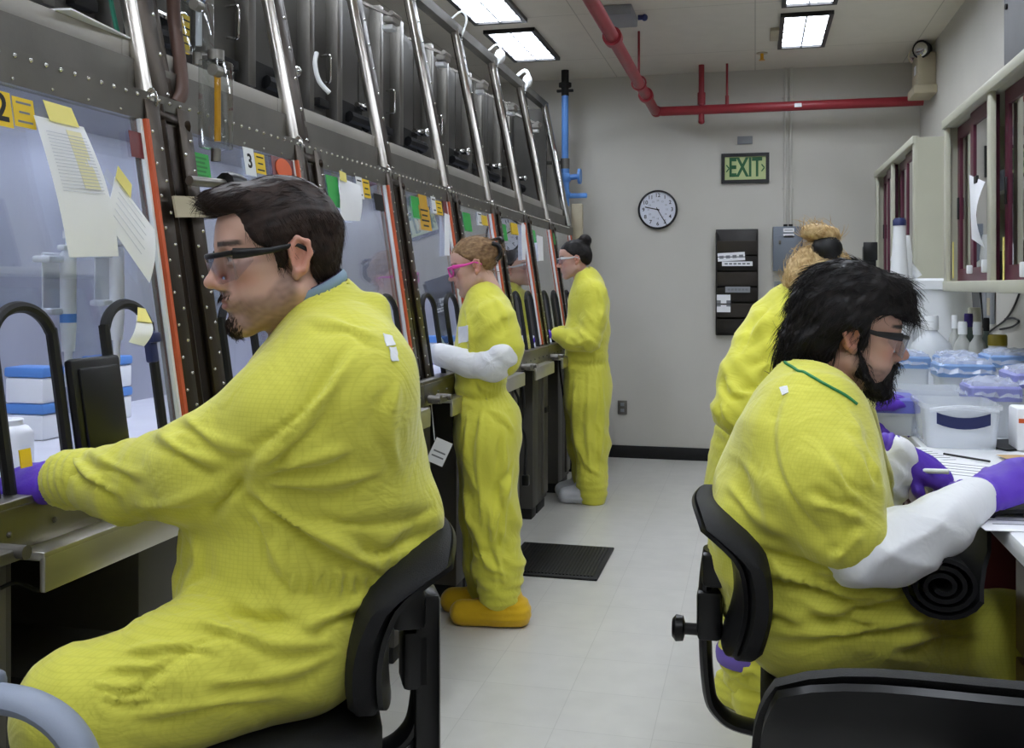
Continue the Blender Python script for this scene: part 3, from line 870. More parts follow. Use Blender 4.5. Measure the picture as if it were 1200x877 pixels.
stk(5, 599, 262, 606, 275, M_yelst, 'warning_label', 'yellow warning label')
stk(6, 622, 270, 627, 284, M_green, 'green_label', 'green label')
stk(7, 648, 274, 652, 287, M_green, 'green_label', 'green label')
# strip light reflections are left to the renderer

# ---- papers taped to windows
M_paleink = mat('pale_ink', '#c3c6d0', .6, var=0)
def paper(name, label, corners, off=.012, curl=.0, tape=None, lines=0, cols=0, grid=None, cat='paper'):
    (tl, tr, br, bl) = [W(*c, off=off) for c in corners]
    def pt(u, v):
        y = (tl[0]*(1-u)+tr[0]*u)*(1-v)+(bl[0]*(1-u)+br[0]*u)*v
        z = (tl[1]*(1-u)+tr[1]*u)*(1-v)+(bl[1]*(1-u)+br[1]*u)*v
        return wp(y, z, off+curl*math.sin(v*PI*.9)*(.4+.6*u))
    nu, nv = 6, 10
    b = MB(); b.sheet([[pt(i/nu, j/nv) for i in range(nu+1)] for j in range(nv+1)], .001)
    o = b.build(name, M_paper); tag(o, label, cat)
    def strip(bb, u0, v0, u1, v1, e=.003):
        N = 5
        rows = []
        for j in range(2):
            rows.append([pt(u0+(u1-u0)*i/N, v0+(v1-v0)*j)+WN*e for i in range(N+1)])
        bb.sheet(rows, .0006)
    if lines:
        bb = MB(); R_ = random.Random(len(label))
        for k in range(lines):
            v = .12+.8*k/lines
            strip(bb, .1, v, .55+.35*R_.random(), v+.008)
        bb.build('printed_lines', M_paleink, o, smooth=False)
    if grid:
        bb = MB()
        for k in range(grid):
            v = .1+.45*k/grid
            strip(bb, .12, v, .9, v+.004)
        bb.build('printed_table', M_paleink, o, smooth=False)
        bb = MB(); strip(bb, .55, .06, .85, .5, .0022); bb.build('highlighted_column', mat('pale_yellow_ink', '#efe9c0', .6, var=0), o, smooth=False)
    if tape:
        for k, (u0, v0, u1, v1) in enumerate(tape):
            bb = MB(); strip(bb, u0, v0, u1, v1, .0045); bb.build('tape', M_palety, o, smooth=False)
    return o
paper('taped_log_sheet', 'long white log sheet taped to the window of the bay marked 2', [(40, 136), (98, 150), (136, 302), (80, 303)], curl=.02, tape=[(.25, -.13, .85, .02)], grid=18, lines=0)
paper('taped_note_sheet', 'tilted white note sheet hung by yellow tape at the right of the log sheet', [(135, 208), (181, 270), (174, 333), (121, 255)], curl=.01, tape=[(-.02, -.25, .35, .06)], lines=6)
paper('taped_white_sheet', 'white sheet taped to the window behind the neck of the seated man on the left', [(397, 208), (422, 218), (421, 260), (398, 259)], curl=.01, tape=[(.0, -.15, .3, .08)], lines=0)
paper('curled_white_note', 'small white note with yellow tape on the second black arm opening at the left edge', [(160, 372), (174, 374), (166, 409), (150, 404)], off=.03, curl=.02, tape=[(-.05, -.3, .9, .25)])
paper('taped_paper_strip', 'narrow white paper strip at the right edge of the window by the amber sign', [(521, 250), (527, 253), (527, 300), (521, 300)], off=.012)
paper('taped_slip', 'white slip on the window of the second bay beyond the amber sign', [(611, 262), (616, 264), (616, 305), (612, 305)], off=.012)
paper('taped_small_slip', 'white slip on the far window just left of the far worker', [(629, 276), (636, 278), (637, 306), (631, 306)], off=.012)
# sheet of white paper lying on ledge of first bay
b = MB(); b.box((XT-.1, 1.92, ZT+.166), (.14, .26, .004), rot=Matrix.Rotation(.12, 3, 'Z')); o = b.build('ledge_paper', M_paper, smooth=False); tag(o, 'loose white paper lying on the ledge above the bay marked 2', 'paper')

# ---- black shutter plate between first two arm openings
y = YPOST[0]+.36
b = MB(); b.box((0, .125, 0), (.15, .21, .02), M=WF(y, ZB, .02), bevel=.008); b.box((-.0, .125, .012), (.12, .17, .008), M=WF(y, ZB, .02), bevel=.004)
o = b.build('port_cover', M_blackpl); tag(o, 'black plate between the two black arm openings at the left edge', 'cover')
yk, zk = W(176, 408, .02); b = MB(); b.box((0, 0, 0), (.026, .07, .02), M=WF(yk, zk, .022), bevel=.006); b.box((.0, .018, .012), (.03, .022, .014), M=WF(yk, zk, .022), bevel=.004)
o = b.build('port_clip', M_navy); tag(o, 'dark blue clip on the rim of the second arm opening', 'clip')
y_, z_ = W(10, 571); b = MB(); b.box((0, 0, 0), (.028, .032, .002), M=WF(1.5, 1.075, .016)); o = b.build('port_tag', M_yelst); tag(o, 'small yellow tag on the arm opening where the gloved hand enters', 'tag')

# ---- bracket, plate and knob on the post behind the man's face
t = thing('post_bracket', 'steel bracket with black knob bolted to the post in front of the left man', 'bracket', wp(YPOST[1], 1.57, .02))
b = MB(); b.box((0, 0, 0), (.2, .05, .006), M=WF(YPOST[1]+.035, 1.565, .03) @ Matrix.Rotation(math.radians(4), 4, 'Z')); b.build('plate', M_tanpl, t)
b = MB(); b.cyl(wp(YPOST[1]-.02, 1.62, .05), wp(YPOST[1]+.1, 1.62, .07), .012); b.build('rod', M_steel, t)
b = MB(); q = (Vector((.15, 1, 0))).to_track_quat('Z', 'Y').to_matrix().to_4x4(); q.translation = wp(YPOST[1]+.1, 1.62, .07)
prof = [(.01, 0), (.03, .005), (.034, .02), (.03, .06), (.012, .066)]
b.lathe(prof, q, seg=10); b.build('knob', M_blackpl, t)

# ---- flow meters and hose at the first upper post
def flowmeter(base, h, label, cap, fluid=None):
    t = thing('flow_meter', label, 'flow meter', base)
    x, y, z = base
    b = MB(); b.box((x, y, z+h/2), (.06, .068, h), bevel=.006); b.build('block', M_acryl, t)
    b = MB(); b.cyl((x, y+.008, z+.02), (x, y+.008, z+h*.86), .008); b.build('tube', fluid or M_frost, t)
    b = MB(); b.cyl((x, y, z+h), (x, y, z+h+.025), .02); b.build('top_fitting', cap, t)
    b = MB(); b.cyl((x+.02, y-.05, z+h*.85), (x+.02, y-.02, z+h*.85), .014); b.build('side_fitting', M_steel, t)
    b = MB(); b.cyl((x, y, z-.03), (x, y, z), .012); b.build('lower_fitting', M_steel, t)
    return t
p = at(253, 175, 2.43); flowmeter((p.x, p.y, p.z), .215, 'clear flow meter with a yellow tube standing above the window marked 3', M_steel, M_amber)
p = at(231, 62, 2.55); flowmeter((p.x, p.y, p.z), .13, 'clear sight glass with blue cap above the yellow flow meter at the top edge', M_blue)
p = at(217, 40, 2.62)
b = MB(); b.box(p, (.006, .035, .1)); o = b.build('hose_label', M_yelst, smooth=False); tag(o, 'yellow label with black lines beside the brown hose', 'label')
b = MB()
for k in range(4): b.box(p+Vector((.0034, 0, .035-.02*k)), (.001, .03, .004))
b.build('lettering', M_ink, o, smooth=False)
b = MB(); a = [at(203, -20, 2.55), at(204, 20, 2.55), at(209, 60, 2.52), at(213, 95, 2.5), at(212, 112, 2.48), at(205, 122, 2.46)]
b.tube(catmull(a, 5), .017, seg=10); o = b.build('brown_hose', M_brownh); tag(o, 'brown hose running down behind the first slanted post', 'hose')
b = MB(); a = [at(128, -10, 2.35), at(136, 30, 2.36), at(146, 70, 2.38), at(154, 100, 2.4)]
b.tube(catmull(a, 5), .006, seg=6); o = b.build('green_cable', mat('green_cable_jacket', '#2d7a63', .5)); tag(o, 'thin green cable along the first polished tube at the top left', 'cable')
b = MB(); b.tube(catmull([at(371, 62, 3.35), at(369, 75, 3.33), at(374, 95, 3.32), at(386, 109, 3.32)], 6), .008, seg=8); o = b.build('white_tube', M_white); tag(o, 'short white tube dangling from a panel handle between the upper posts', 'tube')

# ---- hanging tag and cables on the pedestals
p = at(515, 530, 3.95)
b = MB(); b.box((0, 0, 0), (.07, .1, .003), M=frame(p, (.9, .4, -.45), (.4, .1, .9))); o = b.build('hanging_tag', M_paper); tag(o, 'white printed tag hanging below the rail at the back of the left man', 'tag')
b = MB(); b.box((0, .0, .002), (.05, .006, .001), M=frame(p, (.9, .4, -.45), (.4, .1, .9))); b.box((0, -.02, .002), (.05, .006, .001), M=frame(p, (.9, .4, -.45), (.4, .1, .9))); b.build('printed_lines', M_inkgrey, o)
b = MB(); b.tube([p+Vector((-.02, 0, .045)), p+Vector((-.035, .0, .2))], .002, seg=5); b.build('string', M_white, o)
def cable(pts, r, label, m=M_black, name='cable'):
    b = MB(); b.tube(catmull(pts, 6), r, seg=6); o = b.build(name, m); return tag(o, label, 'cable')
cable([at(601, 425, 5.3), at(611, 445, 5.3), at(614, 480, 5.3), at(611, 500, 5.3), at(616, 515, 5.3), at(615, 560, 5.3)], .008, 'black cable looping down the pedestal behind the standing worker in pink glasses')
cable([at(604, 432, 5.2), at(603, 455, 5.2), at(608, 470, 5.2), at(604, 490, 5.2)], .007, 'short black cable bunch beside the back of the pink glasses wearer')
b = MB(); q = at(616, 563, 5.3); b.box(q, (.04, .04, .06), bevel=.01); o = b.build('cable_plug', M_blackpl); tag(o, 'black plug at the end of the hanging pedestal cable', 'plug')
cable([at(655, 415, 6.6), at(657, 440, 6.6), at(661, 470, 6.6)], .007, 'black cable hanging in front of the far worker')
b = MB(); b.tube(catmull([at(0, 690, 1.7), at(20, 683, 1.72), at(45, 692, 1.75), at(58, 680, 1.8), at(66, 650, 1.83), at(78, 635, 1.86)], 6), .004, seg=6); o = b.build('loose_cable', M_black); tag(o, 'thin dark cord looping under the ledge of the first bay', 'cord')
# shelf low in knee space
b = MB(); b.box((-1.5, 1.68, .66), (.5, .2, .012), rot=Matrix.Rotation(.12, 3, 'X')); o = b.build('foot_panel', M_panel); tag(o, 'grey sheet panel inside the dark knee space at the left edge', 'panel')

# ---- inside the enclosures
def pipette(y, z, xoff, label, ring):
    x = wx(z)-xoff
    t = thing('pipette', label, 'pipette', (x, y, z-.21), group='pipettes hanging in the enclosure')
    M0 = Matrix.Translation((x, y, z))
    b = MB(); b.lathe([(.012, -.01), (.0165, -.005), (.0165, .12), (.0135, .128)], M0, seg=14); b.build('body', M_white, t)
    b = MB(); b.lathe([(.0135, -.085), (.0165, -.03), (.0165, -.024)], M0, seg=14); b.lathe([(.0065, -.16), (.0085, -.085)], M0, seg=10); b.build('barrel', M_white, t)
    b = MB(); b.lathe([(.0172, -.024), (.0172, -.005)], M0, seg=14); b.build('ring', ring, t)
    b = MB(); b.cyl((x, y, z+.125), (x, y, z+.16), .006); b.cyl((x, y, z+.155), (x, y, z+.17), .011); b.box((x, y, z+.135), (.02, .05, .012), bevel=.004); b.build('plunger', M_white, t)
    return t
def rack_holder(y, z, xoff, label):
    x = wx(z)-xoff
    b = MB(); b.box((x-.02, y, z+.06), (.006, .1, .13), bevel=.003); b.box((x, y-.045, z+.11), (.045, .07, .014), bevel=.005); b.box((x, y-.035, z+.0), (.04, .07, .014), bevel=.005)
    o = b.build('pipette_holder', M_frost); tag(o, label, 'holder'); return o
yA, zA = W(80, 365, -.12); pipette(yA, zA, .12, 'white pipette with blue ring hanging inside the left window', M_blue)
rack_holder(yA+.02, zA, .14, 'translucent holder behind the pipette with the blue ring')
yA, zA = W(137, 355, -.12); pipette(yA, zA, .12, 'white pipette without ring hanging right of the blue-ringed one', M_white)
rack_holder(yA+.025, zA, .14, 'translucent holder behind the plain white pipette')

def tipbox(x, y, z, label, sc=1.0):
    t = thing('tip_box', label, 'box', (x, y, z), group='white boxes with blue lids in the enclosures')
    b = MB(); b.box((x, y, z+.035*sc), (.12*sc, .085*sc, .07*sc), bevel=.006); b.build('body', M_white, t)
    b = MB(); b.box((x, y, z+.085*sc), (.126*sc, .09*sc, .028*sc), bevel=.006); b.build('lid', M_blue, t)
    return t
tipbox(-1.74, 2.13, 1.001, 'lower white box with blue lid, of the stack behind the black plate at left', .9)
tipbox(-1.74, 2.13, 1.091, 'upper white box with blue lid, of the stack behind the black plate at left', .9)
tipbox(-1.80, 2.50, 1.001, 'lower pale box with blue lid, right of the black plate inside the window', .9)
tipbox(-1.80, 2.50, 1.091, 'upper pale box with blue lid, right of the black plate inside the window', .9)
def jar(x, y, z, r, h, label):
    b = MB(); b.lathe([(r*.96, 0), (r, .01), (r, h*.72), (r*.8, h*.85), (r*.55, h*.9)], Matrix.Translation((x, y, z)), seg=20); o = b.build('white_bottle', M_white); tag(o, label, 'bottle', 'white bottles in the enclosures')
    b = MB(); b.lathe([(r*.62, h*.88), (r*.62, h), (r*.56, h*1.02)], Matrix.Translation((0, 0, 0)), seg=20)
    M_ = WORLDM[o.name].inverted() @ Matrix.Translation((x, y, z)); bm_ = b.bm; bmesh.ops.transform(bm_, matrix=Matrix.Translation((x, y, z)), verts=bm_.verts[:]); b.build('cap', M_white, o)
jar(-1.52, 1.78, 1.0, .05, .10, 'squat white bottle inside the left window above the purple glove')
jar(-1.5, 3.35, 1.0, .05, .22, 'white bottle inside the bay marked 3, behind the left man')
tipbox(-1.6, 3.9, 1.001, 'white box with blue lid inside the window by the white taped sheet', 1.3)
tipbox(-1.6, 4.95, 1.001, 'white box with blue lid inside the window before the pink glasses wearer', 1.2)
b = MB(); b.box((-1.99, 3.95, 1.5), (.01, .3, .22), bevel=.004); o = b.build('inner_frame_plate', M_grey); tag(o, 'grey framed plate on the inner back wall beyond the white taped sheet', 'plate')
# ================================================================== right side: bench and cabinets
BX, BZ = .46, .92
M_btop = mat('white_bench_top', '#e9ebee', .35, 0, var=.03)
t_b = MB(); t_b.box(((BX+XR)/2, 3.6, BZ-.02), (XR-BX, 5.9, .04), bevel=.008)
o = t_b.build('bench_worktop', M_btop); tag(o, 'long white bench top along the right-hand wall', 'worktop')
def drawer_unit(y0, y1, label, rows=4, cols=1):
    t = thing('drawer_unit', label, 'drawer unit', ((BX+.02+XR)/2, (y0+y1)/2, 0), group='maroon drawer units under the bench')
    x0 = BX+.03
    b = MB(); b.box(((x0+.02+XR-.03)/2, (y0+y1)/2, (.08+BZ-.045)/2), (XR-x0-.05, y1-y0, BZ-.045-.08)); b.box(((x0+.08+XR-.03)/2, (y0+y1)/2, .04), (XR-x0-.11, y1-y0, .08)); b.build('body', M_maroonw, t, smooth=False)
    cw = (y1-y0)/cols; rh = (BZ-.06-.1)/rows
    for c in range(cols):
        for r in range(rows):
            yc = y0+cw*(c+.5); zc = .1+rh*(r+.5)
            b = MB(); b.box((x0+.01, yc, zc), (.02, cw-.02, rh-.015), bevel=.003); d = b.build('drawer', M_maroonw, t)
            b = MB(); b.box((x0-.006, yc, zc+rh*.2), (.014, min(.16, cw*.4), .02), bevel=.004); b.build('handle', M_steel_d, d)
            if r >= rows-2:
                b = MB(); b.box((x0-.001, yc-cw*.2, zc+rh*.0), (.002, .07, .05)); lb = b.build('label_card', M_paper, d, smooth=False)
                b = MB(); b.box((x0-.0025, yc-cw*.2, zc), (.001, .045, .006)); b.build('lettering', M_inkgrey, lb, smooth=False)
                b = MB(); b.box((x0-.001, yc+cw*.28, zc+rh*.1), (.002, .06, .06)); b.build('tan_card', M_tanpl, d, smooth=False)
    return t
drawer_unit(.7, 2.12, 'maroon drawer unit under the near end of the bench, at the right edge', 4, 2)
drawer_unit(2.84, 3.6, 'maroon drawer unit beyond the knee space of the seated man at the bench', 4, 2)
drawer_unit(3.62, 6.5, 'maroon drawer unit under the far end of the bench, behind the standing blonde worker', 4, 4)

def wall_cabinet(y0, y1, z0, z1, fx, label, doors, labels=None):
    t = thing('wall_cabinet', label, 'cabinet', ((fx+XR)/2, (y0+y1)/2, z0), group='beige wall cabinets with maroon sliding doors')
    cx, cy = (fx+XR)/2, (y0+y1)/2
    th = .03
    b = MB()
    b.box((cx, cy, z1-th/2), (XR-fx, y1-y0, th)); b.box((cx, cy, z0+th/2), (XR-fx, y1-y0, th))
    b.box((cx, y0+th/2, (z0+z1)/2), (XR-fx, th, z1-z0-2*th)); b.box((cx, y1-th/2, (z0+z1)/2), (XR-fx, th, z1-z0-2*th))
    b.box((XR-.01, cy, (z0+z1)/2), (.02, y1-y0-2*th, z1-z0-2*th))
    b.build('carcass', M_beigecab, t, smooth=False)
    b = MB(); b.box((cx, cy, z0+(z1-z0)*.48), (XR-fx-.09, y1-y0-2*th, .016)); b.build('shelf', M_beigecab, t, smooth=False)
    n = len(doors)-1
    for k in range(n+1):
        b = MB(); b.box((fx-.008, doors[k], (z0+z1)/2), (.02, .06, z1-z0), bevel=.003); b.build('stile', M_beigecab, t)
    b = MB(); b.box((fx-.012, cy, z1-.012), (.03, y1-y0, .04), bevel=.003); b.build('top_trim', M_beigecab, t)
    b = MB(); b.box((fx-.010, cy, z0+.012), (.026, y1-y0, .045), bevel=.003); b.build('bottom_trim', M_beigecab, t)
    for k in range(n):
        a, c = doors[k]+.03, doors[k+1]-.03
        mid = (a+c)/2
        for j, (p, q) in enumerate(((a, mid+.02), (mid-.02, c))):
            xx = fx+.018+.022*j
            b = MB(); fw = .055
            zz0, zz1 = z0+.035, z1-.035
            b.box((xx, p+fw/2, (zz0+zz1)/2), (.018, fw, zz1-zz0)); b.box((xx, q-fw/2, (zz0+zz1)/2), (.018, fw, zz1-zz0))
            b.box((xx, (p+q)/2, zz1-fw/2), (.018, q-p-2*fw, fw)); b.box((xx, (p+q)/2, zz0+fw/2), (.018, q-p-2*fw, fw))
            d = b.build('door', M_maroon, t, smooth=False)
            b = MB(); b.box((xx, (p+q)/2, (zz0+zz1)/2), (.005, q-p-2*fw, zz1-zz0-2*fw)); b.build('glass', M_cabgl, d, smooth=False)
            b = MB(); b.box((xx-.012, (p+fw/2 if j == 0 else q-fw/2), (zz0+zz1)/2-.02), (.008, .018, .1), bevel=.003); b.build('pull', M_blackpl, d)
    return t
wall_cabinet(5.81, 7.62, 1.38, 2.19, .86, 'far beige wall cabinet with maroon glass doors, left of the nearer one', [5.84, 6.75, 7.59])
wall_cabinet(2.4, 4.93, 1.365, 2.13, .86, 'near beige wall cabinet with maroon glass doors at the right edge', [2.43, 3.2, 4.02, 4.9])
# things inside the near cabinet
R_ = random.Random(3)
for k, (y, z, s, m, l) in enumerate([
    (4.3, 1.395, (.16, .12, .2), M_paper, 'white carton on the lower shelf of the near cabinet, behind the hanging papers'),
    (4.5, 1.395, (.14, .12, .13), M_blackpl, 'black case on the lower shelf of the near cabinet'),
    (4.25, 1.745, (.15, .14, .16), M_paper, 'white carton on the upper shelf of the near cabinet'),
    (4.48, 1.745, (.16, .12, .11), M_grey, 'grey box on the upper shelf of the near cabinet'),
    (3.75, 1.395, (.16, .13, .12), M_tanpl, 'tan carton on the lower shelf in the nearest cabinet section'),
    (3.5, 1.395, (.14, .14, .18), M_paper, 'white carton beside the tan one in the nearest cabinet section')]):
    b = MB(); b.box((1.06, y, z+s[2]/2), s, bevel=.004)
    b.box((1.06-s[0]/2-.001, y, z+s[2]*.7), (.002, s[1]*.7, s[2]*.25))
    o = b.build('carton', m); tag(o, l, 'box')
# papers hung on the cabinet doors
xx = .855
pts = [onX(1142, 205, xx), onX(1161, 213, xx), onX(1160, 290, xx), onX(1145, 280, xx)]
b = MB(); b.sheet([[pts[0].lerp(pts[1], i/5).lerp(pts[3].lerp(pts[2], i/5), j/8)+Vector((-.02-.03*math.sin(j/8*PI)*(i/5), 0, 0)) for i in range(6)] for j in range(9)], .0015)
o = b.build('hung_papers', M_paper); tag(o, 'curling white papers hung on the maroon door of the near cabinet', 'paper')
b = MB(); b.box(Vector(((pts[0]+pts[1])/2))+Vector((-.022, 0, -.005)), (.01, .05, .03), bevel=.003); b.build('clip', M_blackpl, o)
for px in (1117, 1176):
    p = onX(px, 305, .845); b = MB(); b.box(p, (.004, .012, .16)); o = b.build('yellow_strip', M_palety, smooth=False); tag(o, 'yellow tape strip on the %s upright of the near cabinet' % ('far' if px < 1150 else 'middle'), 'tape')
for px, py, l in ((1136, 316, 'short white peg on the cabinet door track under the hung papers'), (1153.5, 312, 'taller white peg on the door track, right of the short one'), (1199, 316, 'white peg on the door track at the right edge')):
    p = onX(px, py, .84); b = MB(); b.box(p, (.02, .022, .035 if px < 1150 else .05), bevel=.004); o = b.build('door_peg', M_white); tag(o, l, 'peg')

# grey metal housing on top of the near cabinet
t = thing('duct_housing', 'grey metal housing standing on top of the near wall cabinet', 'duct', (1.08, 3.6, 2.13))
b = MB(); b.box((1.085, 3.55, 2.352), (.17, 1.9, .44), bevel=.006); b.build('body', mat('dark_grey_enamel', '#5c5c5e', .6, 0, var=.08), t)
for y in (4.44, 4.2, 3.9):
    b = MB(); b.cyl((.992, y, 2.52), (1.0, y, 2.52), .012); b.cyl((.992, y, 2.2), (1.0, y, 2.2), .012); b.build('bolt', M_dark, t)
b = MB(); b.box((.996, 3.62, 2.35), (.012, .03, .44)); b.build('blue_edge', M_blue, t)

# ------------------------------------------------------------------ bench-top items
def tub(cx, cy, w, d, h, label, lid=None, bag=False, m=M_clear, z=BZ, taper=.9, grp=None):
    t = thing('plastic_tub', label, 'tub', (cx, cy, z), group=grp)
    n = 10
    def ring(s, zz, sw=1.0):
        pts = []
        rr = .22
        for q in range(4):
            for i in range(4):
                a = q*PI/2 + i*PI/6
                ox = (w/2-rr*min(w, d)/2)*(1 if q in (0, 3) else -1); oy = (d/2-rr*min(w, d)/2)*(1 if q in (0, 1) else -1)
                pts.append(Vector((cx+(ox+math.cos(a)*rr*min(w, d)/2)*s, cy+(oy+math.sin(a)*rr*min(w, d)/2)*s, zz)))
        return pts
    b = MB()
    prof = [(taper, z+.001), (taper+.02, z+.012), (1.0, z+h-.012), (1.06, z+h-.012), (1.06, z+h), (.98, z+h), (taper, z+.012)]
    rings = [[b.bm.verts.new(p) for p in ring(s, zz)] for s, zz in prof]
    N = len(rings[0])
    for A, B in zip(rings[:-1], rings[1:]):
        for k in range(N): b.bm.faces.new((A[k], A[(k+1) % N], B[(k+1) % N], B[k]))
    b.bm.faces.new(list(reversed(rings[0]))); b.bm.faces.new(rings[-1])
    b.build('tub', m, t)
    if lid is not None:
        b = MB(); 
        prof = [(1.0, z+h-.0), (1.09, z+h-.004), (1.09, z+h+.034), (1.0, z+h+.041)]
        rings = [[b.bm.verts.new(p) for p in ring(s, zz)] for s, zz in prof]
        for A, B in zip(rings[:-1], rings[1:]):
            for k in range(N): b.bm.faces.new((A[k], A[(k+1) % N], B[(k+1) % N], B[k]))
        b.bm.faces.new(list(reversed(rings[0]))); b.bm.faces.new(rings[-1])
        b.build('lid', lid, t)
    if bag:
        rows = []
        R2 = random.Random(int(cx*1000+cy*777))
        nu, nv = 9, 9
        for i in range(nu+1):
            row = []
            for j in range(nv+1):
                u, v = i/nu*2-1, j/nv*2-1
                e = max(abs(u), abs(v))
                zz = z+h+.042+.022*(1-e**2)*(.5+.6*R2.random())+.005*R2.random() if e < .95 else z+h+.005+.01*R2.random()
                row.append((cx+u*w*.58+.004*R2.uniform(-1, 1), cy+v*d*.58+.004*R2.uniform(-1, 1), zz))
            rows.append(row)
        b = MB(); b.sheet(rows, .001); b.build('bag_film', M_bag, t, smooth=False)
    return t
def base_at(px, py, z=BZ): return onZ(px, py, z)
p = base_at(1128, 527)
p = Vector((p.x, p.y+.05, p.z))
T1 = tub(p.x+.0, p.y+.06, .20, .24, .125, 'clear open tub with a navy label beside the seated man\'s hands', m=M_clear)
# handle lip and navy label on the front
yf = p.y+.06-.12*.98
b = MB(); b.tube(catmull([(p.x-.088, yf-.012, BZ+.11), (p.x-.05, yf-.022, BZ+.118), (p.x, yf-.025, BZ+.122), (p.x+.05, yf-.022, BZ+.118), (p.x+.088, yf-.012, BZ+.11)], 5), .006, seg=8); b.build('rim_handle', M_clear, T1)
rows = [[(p.x-.07+.14*i/8, yf-.004-.003*(1-((i-4)/4)**2), BZ+.072+.032*j/2-.014*(1-((i-4)/4)**2)) for i in range(9)] for j in range(3)]
b = MB(); b.sheet(rows, .002); b.build('label_band', M_navy, T1)
p = base_at(1075, 492); tub(.555, 3.52, .2, .2, .125, 'clear open tub behind the one with the navy label', m=M_clear)
grp = None
p = base_at(1064, 478); tub(p.x, 4.05, .14, .16, .155, 'tall frosted canister with blue film lid, nearest the seated man\'s face', M_blulid, True, M_frost)
tub(p.x+.19, 4.12, .14, .16, .15, 'tall frosted canister with blue film lid, second from the seated man\'s face', M_blulid, True, M_frost)
p = base_at(1128, 475); tub(.705, 3.77, .17, .17, .15, 'frosted canister with bright blue lid behind the front tub', M_blulid, True, M_frost)
tub(.925, 4.05, .18, .18, .165, 'frosted canister with crumpled film lid behind the bright blue lidded one', M_blulid, True, M_frost)
M_lil = mat('lilac_lid', '#8f93cf', .4, 0, var=.05)
p = base_at(1166, 510); tub(.705, 3.345, .14, .15, .115, 'small frosted tub with lilac lid right of the front tub', M_lil, True, M_frost)
p = base_at(1205, 510); tub(.885, 3.50, .19, .2, .145, 'frosted tub with lilac film lid at the right edge', M_lil, True, M_frost)
p = base_at(1210, 530); b = MB(); b.box((p.x+.01, p.y+.05, BZ+.06), (.1, .1, .12), bevel=.008); o = b.build('white_carton', M_paper); tag(o, 'white carton at the right edge beside the small lilac tub', 'box')
b = MB(); b.box((p.x-.02, p.y-.0005, BZ+.085), (.03, .002, .012)); b.build('lettering', M_orangest, o)
p = base_at(1034, 512); M_purpb = mat('violet_blue_lid', '#6a6fc4', .4, var=.05)
tub(p.x+.02, p.y+.12, .17, .2, .075, 'low frosted box with violet-blue lid in front of the blonde worker\'s gloves', M_purpb, False, M_frost)
# carboy with spout
def carboy():
    c = onZ(1093, 420, BZ); cx, cy = .86, 5.15
    t = thing('carboy', 'tall white drum with lid at the back of the bench below the far cabinet', 'drum', (cx, cy, BZ))
    M0 = Matrix.Translation((cx, cy, BZ))
    b = MB(); b.lathe([(.13, 0), (.14, .015), (.145, .1), (.145, .38), (.14, .44)], M0, seg=32); b.build('body', M_cream if False else M_white, t)
    b = MB(); b.lathe([(.155, .44), (.16, .445), (.16, .485), (.15, .495)], M0, seg=32); b.build('lid', M_white, t)
    b = MB(); b.tube(catmull([(cx-.1, cy-.02, BZ+.5), (cx-.12, cy-.02, BZ+.53), (cx-.17, cy-.05, BZ+.58), (cx-.22, cy-.06, BZ+.6)], 5), .022, seg=10); b.build('spout', M_white, t)
    b = MB(); b.tube(catmull([(cx+.04, cy-.05, BZ+.495), (cx+.035, cy-.05, BZ+.58), (cx+.07, cy-.05, BZ+.6), (cx+.06, cy-.05, BZ+.5)], 6), .005, seg=6); b.build('tubing', M_frost, t)
carboy()
def bottle(cx, cy, z, r, h, label, m, cap, nm='reagent_bottle', neck=.42, caph=.18, prof=None, capr=None):
    t = thing(nm, label, 'bottle', (cx, cy, z))
    M0 = Matrix.Translation((cx, cy, z))
    prof = prof or [(r*.9, 0), (r, .008), (r, h*.62), (r*.85, h*.7), (r*neck, h*.78), (r*neck, h*.84)]
    b = MB(); b.lathe(prof, M0, seg=20); b.build('body', m, t)
    cr = capr or r*neck*1.25
    b = MB(); b.lathe([(cr, h*.82), (cr, h*.97), (cr*.9, h)], M0, seg=16); b.build('cap', cap, t)
    return t
M_bot = mat('pale_grey_bottle', '#b9bbb6', .4, 0, var=.08)
M_tealb = mat('grey_green_bottle', '#5f6f68', .35, 0, var=.1)
zB = BZ
bottle(.72, 4.5, zB, .09, .335, 'translucent dome-shouldered bottle in front of the white drum', M_frost, M_white, prof=[(.085, 0), (.09, .01), (.09, .17), (.078, .215), (.048, .245), (.026, .268), (.022, .28)], capr=.03)
def lab(t, y, x, z, h, w): 
    b = MB(); b.box((x, y, z), (w, .002, h)); l = b.build('paper_label', M_paper, t, smooth=False)
    b = MB(); b.box((x, y-.0014, z), (w*.5, .001, h*.7)); b.build('lettering', M_inkgrey, l, smooth=False)
for (px, cy, r, h, l, m, cp) in (
    (1119, 4.75, .028, .33, 'slim bottle with pinkish white cap, leftmost under the near cabinet', M_bot, M_white),
    (1128, 4.65, .036, .305, 'grey bottle with a white cap and printed label, under the near cabinet', M_bot, M_white),
    (1135, 4.85, .036, .335, 'dark green bottle with purple cap under the near cabinet', M_tealb, mat('purple_cap', '#3b2a74', .4, var=.05)),
    (1145.5, 4.62, .036, .305, 'grey bottle with pale cap, right of the purple-capped one', M_bot, M_white),
    (1142, 4.95, .055, .36, 'wide cream-lidded bottle standing behind the small grey bottles', M_bot, M_cream),
    (1156, 4.72, .024, .32, 'thin dark tube bottle right of the grey bottles', M_tealb, M_dark)):
    zc = 0; u = (px-600)/F; zc = cy/(CT+u*ST); x = at(px, 400, zc).x
    t = bottle(x, cy, zB, r, h, l, m, cp)
    if m is M_bot and r < .05: lab(t, cy-r-.001, x, zB+h*.36, h*.3, r*1.1)
u = (1169-600)/F; cy = 4.55; x = at(1169, 400, cy/(CT+u*ST)).x
